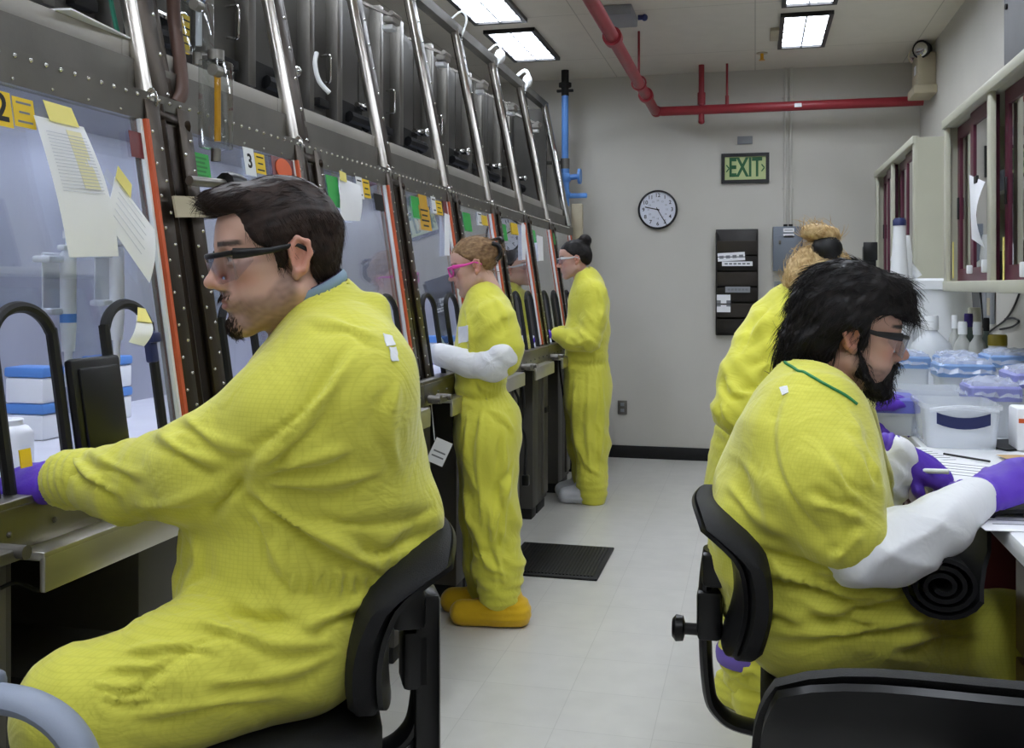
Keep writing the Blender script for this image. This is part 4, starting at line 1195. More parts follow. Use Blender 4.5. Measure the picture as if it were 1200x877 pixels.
t = bottle(x, cy, zB, .036, .255, 'tall jar with olive-yellow lid under the near cabinet', M_frost, mat('olive_lid', '#8a7a1e', .45, var=.08), 'lidded_jar', neck=.95, prof=[(.034, 0), (.036, .01), (.036, .19), (.036, .212)], capr=.038)
b = MB(); b.box((x+.08, cy+.03, zB+.06), (.08, .06, .12), bevel=.006); o = b.build('dark_block', M_elec); tag(o, 'grey-blue block beside the olive-lidded jar', 'box')
# pump bottles on the drum / below the far cabinet
u = (1054-600)/F; cy = 4.95; x = at(1054, 300, cy/(CT+u*ST)).x
t = thing('sprayer_bottle', 'slim white bottle with dark blue top standing left of the drum', 'bottle', (x, cy, BZ))
M0 = Matrix.Translation((x, cy, BZ)); b = MB(); b.lathe([(.04, 0), (.042, .01), (.042, .5), (.034, .6), (.028, .70), (.027, .745)], M0, seg=18); b.build('body', M_white, t)
b = MB(); b.lathe([(.03, .74), (.03, .765), (.022, .775)], M0, seg=14); b.build('cap', M_navy, t)
u = (1066-600)/F; x2 = at(1066, 300, cy/(CT+u*ST)).x
b = MB(); b.lathe([(.03, 0), (.03, .6), (.02, .69), (.018, .7)], Matrix.Translation((x2, cy+.12, BZ)), seg=16); o = b.build('white_tube_stand', M_white); tag(o, 'narrow white tube standing right of the blue-topped bottle', 'tube')
u = (1020-600)/F; x3 = at(1020, 290, 5.2/(CT+u*ST)).x
b = MB(); b.box((x3, 5.25, BZ+.33), (.06, .08, .66), bevel=.01); b.box((x3, 5.2, BZ+.63), (.066, .01, .09), bevel=.003); o = b.build('meter_stand', M_blackpl); tag(o, 'narrow dark instrument stand seen above the hair of the seated man at the bench', 'instrument')
# cables on the wall under the near cabinet
cable([onX(1149, 340, 1.185), onX(1152, 365, 1.19), onX(1153, 385, 1.19), onX(1150, 398, 1.185)], .008, 'thick black cable dropping from under the near cabinet behind the bottles')
cable([onX(1196, 340, 1.193), onX(1188, 360, 1.193), onX(1178, 375, 1.193), onX(1166, 384, 1.193), onX(1156, 392, 1.193)], .005, 'thin black cable slanting down under the near cabinet')
cable([onX(1178, 374, 1.193), onX(1188, 373, 1.193), onX(1194, 377, 1.193), onX(1186, 383, 1.193), onX(1172, 386, 1.193)], .005, 'black cable coil on the wall at the right edge')
p = onX(1161, 355, 1.185); b = MB(); b.box(p, (.02, .1, .22), bevel=.006); o = b.build('wall_dispenser', M_grey); tag(o, 'grey fixture on the wall under the near cabinet, beside the black cable', 'fixture')
b = MB(); b.box(p+Vector((-.011, 0, -.02)), (.003, .06, .09)); b.build('front_label', M_tanpl, o)
b = MB(); b.box((XR-.006, 6.15, 1.2), (.012, .8, .30), bevel=.003); o = b.build('wall_panel', M_grey); tag(o, 'grey flat panel on the wall behind the reagent bottles', 'panel')
# papers, tools and black sheets on the bench
def flat(px, py, w, d, rz, z, m, name, label, cat, th=.0012, words=0):
    p = onZ(px, py, z); b = MB(); M0 = Matrix.Translation(p) @ Matrix.Rotation(rz, 4, 'Z'); b.box((0, 0, th/2), (w, d, th), M=M0)
    o = b.build(name, m, smooth=False); tag(o, label, cat)
    if words:
        b = MB()
        for k in range(words): b.box((0, d*.35-k*d*.7/words, th+.0004), (w*.7, .004, .0006), M=M0)
        b.build('printed_lines', M_inkgrey, o, smooth=False)
    return o
flat(1075, 535, .21, .28, .3, BZ, M_paper, 'bench_paper', 'white paper on the bench edge beneath the far glove of the seated man', 'paper', words=6)
flat(1118, 552, .2, .28, -.4, BZ+.0016, M_paper, 'bench_paper', 'white paper in front of the tub with the navy label', 'paper', words=5)
flat(1183, 522, .16, .16, .5, BZ+.002, M_black, 'black_pad', 'square of black sheet lying right of the front tub', 'pad', th=.004)
flat(1196, 536, .1, .06, .2, BZ+.0065, mat('tan_card', '#c9a877', .7, var=.05), 'tan_slip', 'tan slip beside the black sheet square at the right edge', 'paper')
flat(1205, 614, .2, .14, .1, BZ+.001, M_paper, 'bench_form', 'white form on the near end of the bench at the right edge', 'paper', words=3)
b = MB(); a = onZ(1106, 532, BZ+.006); c = onZ(1160, 541, BZ+.006); b.cyl(a, c, .003, seg=8); o = b.build('thin_rod', M_blackpl); tag(o, 'thin dark rod lying in front of the tub with the navy label', 'rod')
b = MB(); b.box(onZ(1072, 494, BZ+.012), (.09, .04, .024), bevel=.004); o = b.build('black_block', M_blackpl); tag(o, 'small black block on the bench left of the front tub', 'block')
# rolled black mat over the bench edge
def black_mat():
    ax = Vector((.356, 0, .785))
    rolled = []
    y0, y1 = 2.135, 2.45
    prof = []
    # spiral then up and over the bench edge
    cx, cz = .335, .826
    NS = 72
    for i in range(NS):
        a = -2*PI*3.4*(1-i/(NS-1.0))-.1
        r = .016+.054*(i/(NS-1.0))
        prof.append((cx+r*math.cos(a)*1.10, cz+r*math.sin(a)*.92))
    prof += [(cx+.088, cz+.022), (BX-.022, BZ-.05), (BX-.015, BZ-.02), (BX-.014, BZ-.01), (BX+.005, BZ+.010), (BX+.04, BZ+.014), (BX+.12, BZ+.013), (BX+.3, BZ+.012)]
    rows = []
    for j in range(9):
        f = j/8
        y = y0+(y1-y0)*f
        rows.append([(x, y-.165*min(1, max(0, (len(prof)-5-i)/5.0)), z) for i, (x, z) in enumerate(prof)])
    b = MB(); b.sheet(rows, .008)
    o = b.build('rolled_mat', M_black, angle=60); return tag(o, 'black rubber mat rolled on the lap of the seated man and over the bench edge', 'mat')
black_mat()

# ================================================================== chairs
def office_chair(name, label, loc, rz, seat_h=.62, back_h=.36, back_tilt=8, wide=.46, group='black laboratory chairs', knob_side=1, back_off=.0, back_z=.06, backw=.42, bar=True, seat_len=.44, knob=True):
    """local: sitter looks along +x"""
    t = thing(name, label, 'chair', loc, rz, group)
    # seat cushion
    b = MB()
    L, Wd = seat_len, wide
    rows = []
    prof = [(.90, -.035), (1.0, -.01), (1.0, .018), (.95, .034), (.7, .042), (.0, .036)]
    rings = []
    N = 36
    for s, z in prof:
        ring = []
        for k in range(N):
            a = 2*PI*k/N
            ca, sa = math.cos(a), math.sin(a)
            e = .45
            x = math.copysign(abs(ca)**e, ca)*L/2*s; y = math.copysign(abs(sa)**e, sa)*Wd/2*s
            zz = z - (.02 if x > L*.38 else 0)
            ring.append(b.bm.verts.new((x, y, seat_h-.042+zz)))
        rings.append(ring)
    for A, B in zip(rings[:-1], rings[1:]):
        for k in range(N): b.bm.faces.new((A[k], A[(k+1) % N], B[(k+1) % N], B[k]))
    b.bm.faces.new(list(reversed(rings[0]))); b.bm.faces.new(rings[-1])
    b.build('seat', M_blackfb, t, local=True, angle=70)
    b = MB(); b.box((0, 0, seat_h-.088), (.3, .26, .02), bevel=.006); b.box((-.08, 0, seat_h-.11), (.22, .12, .04), bevel=.008); b.build('seat_mechanism', M_blackpl, t, local=True)
    # backrest: padded shell, curved across and along
    tl = math.radians(back_tilt)
    xb = -L/2+.015+back_off
    zb = seat_h+back_z
    def bp(u, v, off):
        w = backw/2*(1-.10*abs(2*v-1)**3)
        y = u*w
        cx = .028*(u*u)                                    # wraps forward at the sides
        lum = .035*math.sin(v*PI*.95)                      # lumbar bulge
        flare = -.05*max(0, v-.72)**1.3/(.28**1.3)
        x = xb + cx + lum + flare - math.tan(tl)*v*back_h + off
        rz_ = back_h*v - .03*(abs(u)**4)*(1 if v > .5 else -1)*abs(2*v-1)
        return Vector((x, y, zb+rz_))
    nu, nv = 14, 14
    b = MB()
    def grid(off, edge):
        return [[bp(-1+2*i/nu, j/nv, off*(1-edge*max(abs(-1+2*i/nu), abs(2*j/nv-1))**6)) for i in range(nu+1)] for j in range(nv+1)]
    Fg = grid(.032, .8); Bg = grid(-.032, .5)
    VA = [[b.bm.verts.new(p) for p in r] for r in Fg]; VB = [[b.bm.verts.new(p) for p in r] for r in Bg]
    for j in range(nv):
        for i in range(nu):
            b.bm.faces.new((VA[j][i], VA[j][i+1], VA[j+1][i+1], VA[j+1][i])); b.bm.faces.new((VB[j][i], VB[j+1][i], VB[j+1][i+1], VB[j][i+1]))
    for j in range(nv):
        b.bm.faces.new((VA[j][0], VA[j+1][0], VB[j+1][0], VB[j][0])); b.bm.faces.new((VA[j][nu], VB[j][nu], VB[j+1][nu], VA[j+1][nu]))
    for i in range(nu):
        b.bm.faces.new((VA[0][i], VB[0][i], VB[0][i+1], VA[0][i+1])); b.bm.faces.new((VA[nv][i], VA[nv][i+1], VB[nv][i+1], VB[nv][i]))
    b.build('backrest', M_blackfb, t, local=True, angle=60)
    # rear shell
    b = MB(); rows = [[bp(-.97+1.94*i/nu, .03+.94*j/nv, -.036) for i in range(nu+1)] for j in range(nv+1)]; b.sheet(rows, .008); b.build('back_shell', M_blackpl, t, local=True, angle=60)
    # L-shaped bar
    pm = bp(0, .45, -.05)
    xr = pm.x-.035
    path = catmull([(xr+.005, 0, zb+back_h*.62), (xr-.005, 0, zb+back_h*.3), (xr-.0, 0, seat_h-.02), (xr+.02, 0, seat_h-.085), (xr+.09, 0, seat_h-.115), (-.02, 0, seat_h-.12)], 6)
    b = MB(); b.tube(path, .03, seg=10, sx=.45, sy=1.0, up=None); b.build('back_bar', M_blackpl, t, local=True)
    b = MB(); b.box((xr+.02, 0, zb+back_h*.5), (.06, .09, .07), bevel=.012); b.box((xr+.005, 0, zb+back_h*.18), (.05, .075, .1), bevel=.01); b.build('bar_bracket', M_blackpl, t, local=True)
    if not knob:
        b = MB(); b.box((xr-.012, 0, seat_h-.02), (.045, .075, .36), bevel=.01); b.box((xr+.06, 0, seat_h-.15), (.2, .09, .08), bevel=.012); b.build('back_post', M_blackpl, t, local=True)
    if knob: b = MB(); b.cyl((xr-.045, 0, zb+back_h*.05), (xr-.01, 0, zb+back_h*.05), .012); b.lathe([(.012, 0), (.026, .004), (.028, .018), (.018, .026)], Matrix.Translation((xr-.045, 0, zb+back_h*.05)) @ Matrix.Rotation(-PI/2, 4, 'Y'), seg=10); b.build('knob', M_blackpl, t, local=True)
    # column, foot ring, base
    b = MB(); b.cyl((0, 0, .1), (0, 0, seat_h-.11), .025); b.cyl((0, 0, .08), (0, 0, seat_h*.55), .034); b.build('column', M_blackpl, t, local=True)
    b = MB(); b.tube([(.2*math.cos(2*PI*k/28), .2*math.sin(2*PI*k/28), .25) for k in range(28)], .011, seg=8, closed=True)
    for k in range(3):
        a = 2*PI*k/3; b.cyl((.034*math.cos(a), .034*math.sin(a), .25), (.2*math.cos(a), .2*math.sin(a), .25), .008, seg=8)
    b.build('foot_ring', M_chrome, t, local=True)
    for k in range(5):
        a = 2*PI*k/5+.3; d = Vector((math.cos(a), math.sin(a), 0))
        b = MB(); b.tube([Vector((0, 0, .1))+d*.02, Vector((0, 0, .095))+d*.16, Vector((0, 0, .075))+d*.29], [.026, .022, .016], seg=8); l = b.build('leg', M_blackpl, t, local=True)
        n = Vector((-d.y, d.x, 0)); c = d*.29+Vector((0, 0, .027))
        b = MB(); b.cyl(c-n*.022, c-n*.006, .027, seg=14); b.cyl(c+n*.006, c+n*.022, .027, seg=14); b.cyl(c+Vector((0, 0, .0)), c+Vector((0, 0, .05)), .008, seg=8); b.build('caster', M_blackpl, l, local=True)
    return t
# left man's chair
CH1 = office_chair('lab_chair', 'black lab chair under the seated man at the gloveboxes', (-.82, 1.495, 0), PI+.46, seat_h=.70, back_h=.275, back_tilt=15, back_z=-.0, backw=.40, back_off=-.0, knob=False)
CH2 = office_chair('lab_chair', 'black lab chair under the seated man at the bench', (.22, 2.08, 0), 0.0, seat_h=.60, back_h=.295, back_tilt=4, back_z=.06, backw=.42, back_off=-.06, seat_len=.42)
CH3 = office_chair('lab_chair', 'empty black lab chair cut off by the bottom right corner', (.245, 1.33, 0), PI/2, seat_h=.508, back_h=.40, back_tilt=4, back_z=.088, backw=.50)
def arm_chair():
    t = thing('arm_chair', 'chair with a grey looped armrest cut off by the bottom left corner', 'chair', (-1.02, .78, 0), 0)
    sh = .60
    b = MB(); b.box((-.02, 0, sh), (.46, .44, .06), bevel=.025, seg=3); b.build('seat', M_blackfb, t, local=True)
    b = MB(); b.box((-.27, 0, sh+.28), (.05, .4, .36), bevel=.022, seg=3); b.build('backrest', M_blackfb, t, local=True)
    b = MB(); b.box((-.27, 0, sh+.03), (.02, .08, .2), bevel=.005); b.build('back_bar', M_blackpl, t, local=True)
    M_arm = mat('grey_armrest', '#8f98aa', .45, 0, var=.06, vscale=10, bump=.05, bscale=200)
    for s in (-1, 1):
        y = s*.27
        path = catmull([(-.2, y, sh+.265), (-.1, y, sh+.27), (.08, y, sh+.27), (.17, y, sh+.262), (.225, y, sh+.22), (.245, y, sh+.14), (.235, y, sh+.05), (.18, y, sh-.01), (.05, y-s*.05, sh-.02)], 6)
        b = MB(); b.tube(path, .021, seg=12, sx=.8, sy=1.15); a = b.build('armrest', M_arm, t, local=True)
        b = MB(); b.box((-.045, y, sh+.282), (.3, .058, .03), bevel=.012, seg=3); b.build('arm_pad', mat('dark_grey_pad', '#6d7484', .6, var=.08), a, local=True)
    b = MB(); b.cyl((0, 0, .08), (0, 0, sh-.03), .028); b.build('column', M_blackpl, t, local=True)
    for k in range(5):
        a = 2*PI*k/5+.1; d = Vector((math.cos(a), math.sin(a), 0))
        b = MB(); b.tube([Vector((0, 0, .1))+d*.02, Vector((0, 0, .075))+d*.27], [.026, .016], seg=8); l = b.build('leg', M_blackpl, t, local=True)
        n = Vector((-d.y, d.x, 0)); c = d*.27+Vector((0, 0, .027))
        b = MB(); b.cyl(c-n*.022, c+n*.022, .027, seg=14); b.cyl(c, c+Vector((0, 0, .05)), .008, seg=8); b.build('caster', M_blackpl, l, local=True)
arm_chair()
# ================================================================== people
V3 = lambda *a: np.array(a, dtype=np.float64)
def npv(v): return np.array([v[0], v[1], v[2]], dtype=np.float64)
def unit(v): v = np.asarray(v, float); return v/np.linalg.norm(v)

def axis(lo, hi, h, fine=()):
    out = [lo]; x = lo
    while x < hi:
        st = h
        for a, b, hf in fine:
            if a-hf <= x <= b: st = hf
            elif x < a < x+st: st = max(a-x, hf)
        x += st; out.append(x)
    return np.array(out)

class Field:
    def __init__(self, xs, ys, zs):
        self.xs, self.ys, self.zs = xs, ys, zs
        self.F = np.full((len(xs), len(ys), len(zs)), .3, dtype=np.float32)
    @staticmethod
    def uniform(lo, hi, h):
        return Field(*[np.arange(a, b+h, h) for a, b in zip(lo, hi)])
    def region(self, lo, hi):
        sl = []
        for ax, a, b in zip((self.xs, self.ys, self.zs), lo, hi):
            i0 = max(0, np.searchsorted(ax, a)-1); i1 = min(len(ax), np.searchsorted(ax, b)+1)
            if i1 <= i0: return None
            sl.append(slice(i0, i1))
        sl = tuple(sl)
        X = self.xs[sl[0]][:, None, None].astype(np.float32); Y = self.ys[sl[1]][None, :, None].astype(np.float32); Z = self.zs[sl[2]][None, None, :].astype(np.float32)
        return sl, X, Y, Z
    def put(self, sl, d, k, op):
        A = self.F[sl]
        if op == 'add':
            if k > 0:
                h = np.maximum(k-np.abs(A-d), 0)/k
                self.F[sl] = np.minimum(A, d)-h*h*k*.25
            else: self.F[sl] = np.minimum(A, d)
        elif op == 'sub':
            d = -d
            if k > 0:
                h = np.maximum(k-np.abs(A-d), 0)/k
                self.F[sl] = np.maximum(A, d)+h*h*k*.25
            else: self.F[sl] = np.maximum(A, d)
    def cone(self, a, b, ra, rb, k=.02, op='add', wax=None, ws=1.0):
        a, b = npv(a), npv(b)
        m = max(ra, rb)*max(1.0, ws)+k+.03
        r = self.region(np.minimum(a, b)-m, np.maximum(a, b)+m)
        if r is None: return
        sl, X, Y, Z = r
        d = b-a; L2 = float(d@d)+1e-12
        t = np.clip(((X-a[0])*d[0]+(Y-a[1])*d[1]+(Z-a[2])*d[2])/L2, 0, 1)
        qx, qy, qz = X-(a[0]+t*d[0]), Y-(a[1]+t*d[1]), Z-(a[2]+t*d[2])
        if wax is not None:
            w = unit(wax); q = (qx*w[0]+qy*w[1]+qz*w[2])*(1.0/ws-1.0)
            qx, qy, qz = qx+w[0]*q, qy+w[1]*q, qz+w[2]*q
        ts = t*t*(3-2*t)*.5+t*.5
        D = np.sqrt(qx*qx+qy*qy+qz*qz)-(ra+(rb-ra)*ts)
        self.put(sl, D, k, op)
    def chain(self, pts, k=.02, op='add', dr=0.0, **kw):
        for (p, r), (q, s) in zip(pts[:-1], pts[1:]): self.cone(p, q, max(.004, r+dr), max(.004, s+dr), k, op, **kw)
    def ell(self, c, r, R=None, k=.01, op='add'):
        c = npv(c); r = np.asarray(r, float)
        R = np.eye(3) if R is None else np.asarray(R)
        ext = np.abs(R)@r+k+.02
        rg = self.region(c-ext, c+ext)
        if rg is None: return
        sl, X, Y, Z = rg
        x, y, z = X-c[0], Y-c[1], Z-c[2]
        u = (x*R[0, 0]+y*R[1, 0]+z*R[2, 0])/r[0]; v = (x*R[0, 1]+y*R[1, 1]+z*R[2, 1])/r[1]; w = (x*R[0, 2]+y*R[1, 2]+z*R[2, 2])/r[2]
        k0 = np.sqrt(u*u+v*v+w*w)+1e-6
        k1 = np.sqrt((u/r[0])**2+(v/r[1])**2+(w/r[2])**2)+1e-6
        self.put(sl, k0*(k0-1)/k1, k, op)
    def torso(self, rows, f, k=.03, dr=0.0):
        f = unit(f)
        for (c0, a0, b0), (c1, a1, b1) in zip(rows[:-1], rows[1:]):
            c0, c1 = npv(c0), npv(c1)
            a0_, b0_, a1_, b1_ = a0+dr, b0+dr, a1+dr, b1+dr
            d = c1-c0; L = np.linalg.norm(d); dn = d/L
            fr = unit(f-dn*(f@dn)); sd = np.cross(dn, fr)
            m = max(a0_, b0_, a1_, b1_)+k+.03
            rg = self.region(np.minimum(c0, c1)-m, np.maximum(c0, c1)+m)
            if rg is None: continue
            sl, X, Y, Z = rg
            x, y, z = X-c0[0], Y-c0[1], Z-c0[2]
            ax = x*dn[0]+y*dn[1]+z*dn[2]
            t = np.clip(ax/L, 0, 1)
            qa = ax-t*L
            qf = x*fr[0]+y*fr[1]+z*fr[2]; qs = x*sd[0]+y*sd[1]+z*sd[2]
            ra = a0_+(a1_-a0_)*t; rb = b0_+(b1_-b0_)*t; rm = np.minimum(ra, rb)
            D = (np.sqrt((qf/ra)**2+(qs/rb)**2+(qa/rm)**2)-1)*rm
            self.put(sl, D, k, 'add')
    def plane_cut(self, p, n):
        """remove what lies beyond the plane through p with outward normal n"""
        n = unit(n); p = npv(p)
        D = (self.xs[:, None, None]-p[0])*n[0]+(self.ys[None, :, None]-p[1])*n[1]+(self.zs[None, None, :]-p[2])*n[2]
        self.F = np.maximum(self.F, D.astype(np.float32))
    def mesh(self):
        F, xs, ys, zs = self.F, self.xs, self.ys, self.zs
        F = F.copy()
        F[0] = F[-1] = .05; F[:, 0] = F[:, -1] = .05; F[:, :, 0] = F[:, :, -1] = .05
        S = F < 0
        cnt = np.zeros(tuple(n-1 for n in F.shape), np.int8)
        for i in (0, 1):
            for j in (0, 1):
                for k in (0, 1):
                    cnt += S[i:F.shape[0]-1+i, j:F.shape[1]-1+j, k:F.shape[2]-1+k]
        act = (cnt > 0) & (cnt < 8)
        idx = np.full(act.shape, -1, np.int64)
        I, J, K = np.nonzero(act); n = len(I)
        idx[I, J, K] = np.arange(n)
        acc = np.zeros((n, 3)); c = np.zeros(n)
        axs = (xs, ys, zs)
        for ax in range(3):
            for u in (0, 1):
                for v in (0, 1):
                    o = [0, 0, 0]; oth = [q for q in range(3) if q != ax]
                    o[oth[0]] = u; o[oth[1]] = v
                    i0, j0, k0 = I+o[0], J+o[1], K+o[2]
                    o2 = list(o); o2[ax] = 1
                    i1, j1, k1 = I+o2[0], J+o2[1], K+o2[2]
                    fa, fb = F[i0, j0, k0], F[i1, j1, k1]
                    m = (fa < 0) != (fb < 0)
                    t = fa[m]/(fa[m]-fb[m])
                    P0 = np.stack([xs[i0[m]], ys[j0[m]], zs[k0[m]]], 1); P1 = np.stack([xs[i1[m]], ys[j1[m]], zs[k1[m]]], 1)
                    acc[m] += P0+(P1-P0)*t[:, None]; c[m] += 1
        V = acc/c[:, None]
        Q = []
        def quads(m, s, cells):
            i, j, k = np.nonzero(m)
            q = np.stack([idx[i+a, j+b, k+c_] for a, b, c_ in cells], 1)
            fl = ~s[i, j, k]
            q[fl] = q[fl][:, ::-1]
            Q.append(q)
        s = S[:-1, 1:-1, 1:-1]; m = s != S[1:, 1:-1, 1:-1]; quads(m, s, [(0, 0, 0), (0, 1, 0), (0, 1, 1), (0, 0, 1)])
        s = S[1:-1, :-1, 1:-1]; m = s != S[1:-1, 1:, 1:-1]; quads(m, s, [(0, 0, 0), (0, 0, 1), (1, 0, 1), (1, 0, 0)])
        s = S[1:-1, 1:-1, :-1]; m = s != S[1:-1, 1:-1, 1:]; quads(m, s, [(0, 0, 0), (1, 0, 0), (1, 1, 0), (0, 1, 0)])
        return V, np.concatenate(Q)

def vnormals(V, Q):
    n = np.cross(V[Q[:, 2]]-V[Q[:, 0]], V[Q[:, 3]]-V[Q[:, 1]])
    N = np.zeros_like(V)
    for c in range(4): np.add.at(N, Q[:, c], n)
    return N/(np.linalg.norm(N, axis=1, keepdims=True)+1e-12)
def relax(V, Q, it=1, w=.5):
    for _ in range(it):
        A = np.zeros_like(V); c = np.zeros(len(V))
        for a in range(4):
            b = (a+1) % 4
            np.add.at(A, Q[:, a], V[Q[:, b]]); np.add.at(c, Q[:, a], 1)
            np.add.at(A, Q[:, b], V[Q[:, a]]); np.add.at(c, Q[:, b], 1)
        V = V*(1-w)+w*A/np.maximum(c, 1)[:, None]
    return V
def snoise(P, freq, seed, n=7):
    r = np.random.RandomState(seed); s = np.zeros(len(P))
    for _ in range(n):
        k = r.normal(size=3); k *= freq*r.uniform(.6, 1.5)/np.linalg.norm(k)
        k2 = r.normal(size=3); k2 *= freq*r.uniform(.4, .8)/np.linalg.norm(k2)
        s += np.sin(P@k+r.uniform(0, 6.28)+1.6*np.sin(P@k2+r.uniform(0, 6.28)))
    return s/n*1.7

def to_object(V, Q, name, m, parent=None, cols=None):
    me = bpy.data.meshes.new(name)
    nv, nq = len(V), len(Q)
    me.vertices.add(nv); me.vertices.foreach_set('co', V.astype(np.float32).ravel())
    me.loops.add(nq*4); me.loops.foreach_set('vertex_index', Q.astype(np.int32).ravel())
    me.polygons.add(nq); me.polygons.foreach_set('loop_start', np.arange(0, nq*4, 4, dtype=np.int32))
    me.update(calc_edges=True); me.validate()
    me.polygons.foreach_set('use_smooth', [True]*len(me.polygons))
    if cols is not None:
        at_ = me.color_attributes.new('albedo', 'FLOAT_COLOR', 'POINT')
        at_.data.foreach_set('color', np.concatenate([cols, np.ones((nv, 1))], 1).astype(np.float32).ravel())
    return link_mesh(me, name, m, parent)

# ---- materials for people
def cloth_mat(name, color, grid=True, gs=.0068, sheen=.3, line=.94):
    m = bpy.data.materials.new(name); m.use_nodes = True
    nt = m.node_tree; b = nt.nodes['Principled BSDF']
    tc = nt.nodes.new('ShaderNodeTexCoord')
    b.inputs['Roughness'].default_value = .7
    b.inputs['Sheen Weight'].default_value = sheen
    b.inputs['Specular IOR Level'].default_value = .25
    n = nt.nodes.new('ShaderNodeTexNoise'); n.inputs['Scale'].default_value = 5; n.inputs['Detail'].default_value = 5
    nt.links.new(tc.outputs['Object'], n.inputs['Vector'])
    r = nt.nodes.new('ShaderNodeValToRGB'); c = hexc(color)
    r.color_ramp.elements[0].position = .3; r.color_ramp.elements[1].position = .7
    r.color_ramp.elements[0].color = tuple(x*.93 for x in c[:3])+(1,); r.color_ramp.elements[1].color = c
    nt.links.new(n.outputs['Fac'], r.inputs['Fac'])
    col = r.outputs['Color']
    if grid:
        fac = None
        for d in ((.02, .03, 1), (.8, -.6, .02)):
            dt = nt.nodes.new('ShaderNodeVectorMath'); dt.operation = 'DOT_PRODUCT'; dt.inputs[1].default_value = tuple(x/gs for x in d)
            nt.links.new(tc.outputs['Object'], dt.inputs[0])
            fr = nt.nodes.new('ShaderNodeMath'); fr.operation = 'FRACT'; nt.links.new(dt.outputs['Value'], fr.inputs[0])
            lt = nt.nodes.new('ShaderNodeMath'); lt.operation = 'LESS_THAN'; lt.inputs[1].default_value = .22; nt.links.new(fr.outputs[0], lt.inputs[0])
            if fac is None: fac = lt.outputs[0]
            else:
                mxn = nt.nodes.new('ShaderNodeMath'); mxn.operation = 'MAXIMUM'; nt.links.new(fac, mxn.inputs[0]); nt.links.new(lt.outputs[0], mxn.inputs[1]); fac = mxn.outputs[0]
        mx = nt.nodes.new('ShaderNodeMix'); mx.data_type = 'RGBA'; mx.blend_type = 'MULTIPLY'
        nt.links.new(fac, mx.inputs[0]); nt.links.new(col, mx.inputs[6]); mx.inputs[7].default_value = (line, line, line*.95, 1)
        col = mx.outputs[2]
    nt.links.new(col, b.inputs['Base Color'])
    n2 = nt.nodes.new('ShaderNodeTexNoise'); n2.inputs['Scale'].default_value = 11; n2.inputs['Detail'].default_value = 2.5
    n2.inputs['Distortion'].default_value = 1.8
    nt.links.new(tc.outputs['Object'], n2.inputs['Vector'])
    bp = nt.nodes.new('ShaderNodeBump'); bp.inputs['Strength'].default_value = .30; bp.inputs['Distance'].default_value = .02
    nt.links.new(n2.outputs['Fac'], bp.inputs['Height']); nt.links.new(bp.outputs['Normal'], b.inputs['Normal'])
    return m
M_yell   = cloth_mat('yellow_coverall_fabric', '#dedb55')
M_yell2  = cloth_mat('yellow_coverall_fabric_far', '#e0dd50', False)
M_tyvek  = cloth_mat('white_sleeve_fabric', '#eef0f4', False)
M_bootie = cloth_mat('golden_overshoe_fabric', '#e3b71b', False)
M_shoec  = cloth_mat('white_overshoe_fabric', '#d9dbe2', False)
M_purple = mat('purple_nitrile', '#5a35b8', .5, 0, var=.08, vscale=20, bump=.2, bscale=120, sss=.05)
M_trimg  = mat('green_collar_trim', '#2f8a58', .6, var=.05)
M_trimb  = mat('blue_grey_collar_lining', '#7f97a8', .7, var=.06)
M_inshirt= mat('dark_violet_shirt', '#33204f', .8, var=.06)
def skin_mat():
    m = bpy.data.materials.new('skin'); m.use_nodes = True
    nt = m.node_tree; b = nt.nodes['Principled BSDF']
    a = nt.nodes.new('ShaderNodeAttribute'); a.attribute_name = 'albedo'
    tc = nt.nodes.new('ShaderNodeTexCoord')
    n = nt.nodes.new('ShaderNodeTexNoise'); n.inputs['Scale'].default_value = 55; n.inputs['Detail'].default_value = 5
    nt.links.new(tc.outputs['Object'], n.inputs['Vector'])
    mx = nt.nodes.new('ShaderNodeMix'); mx.data_type = 'RGBA'; mx.blend_type = 'MULTIPLY'; mx.inputs[0].default_value = .35
    r = nt.nodes.new('ShaderNodeValToRGB'); r.color_ramp.elements[0].color = (.82, .72, .68, 1); r.color_ramp.elements[1].color = (1, 1, 1, 1)
    nt.links.new(n.outputs['Fac'], r.inputs['Fac'])
    nt.links.new(a.outputs['Color'], mx.inputs[6]); nt.links.new(r.outputs['Color'], mx.inputs[7])
    nt.links.new(mx.outputs[2], b.inputs['Base Color'])
    b.inputs['Roughness'].default_value = .48
    b.inputs['Subsurface Weight'].default_value = .12; b.inputs['Subsurface Radius'].default_value = (.008, .003, .0015)
    bp = nt.nodes.new('ShaderNodeBump'); bp.inputs['Strength'].default_value = .12; bp.inputs['Distance'].default_value = .002
    nt.links.new(n.outputs['Fac'], bp.inputs['Height']); nt.links.new(bp.outputs['Normal'], b.inputs['Normal'])
    return m
M_skin = skin_mat()
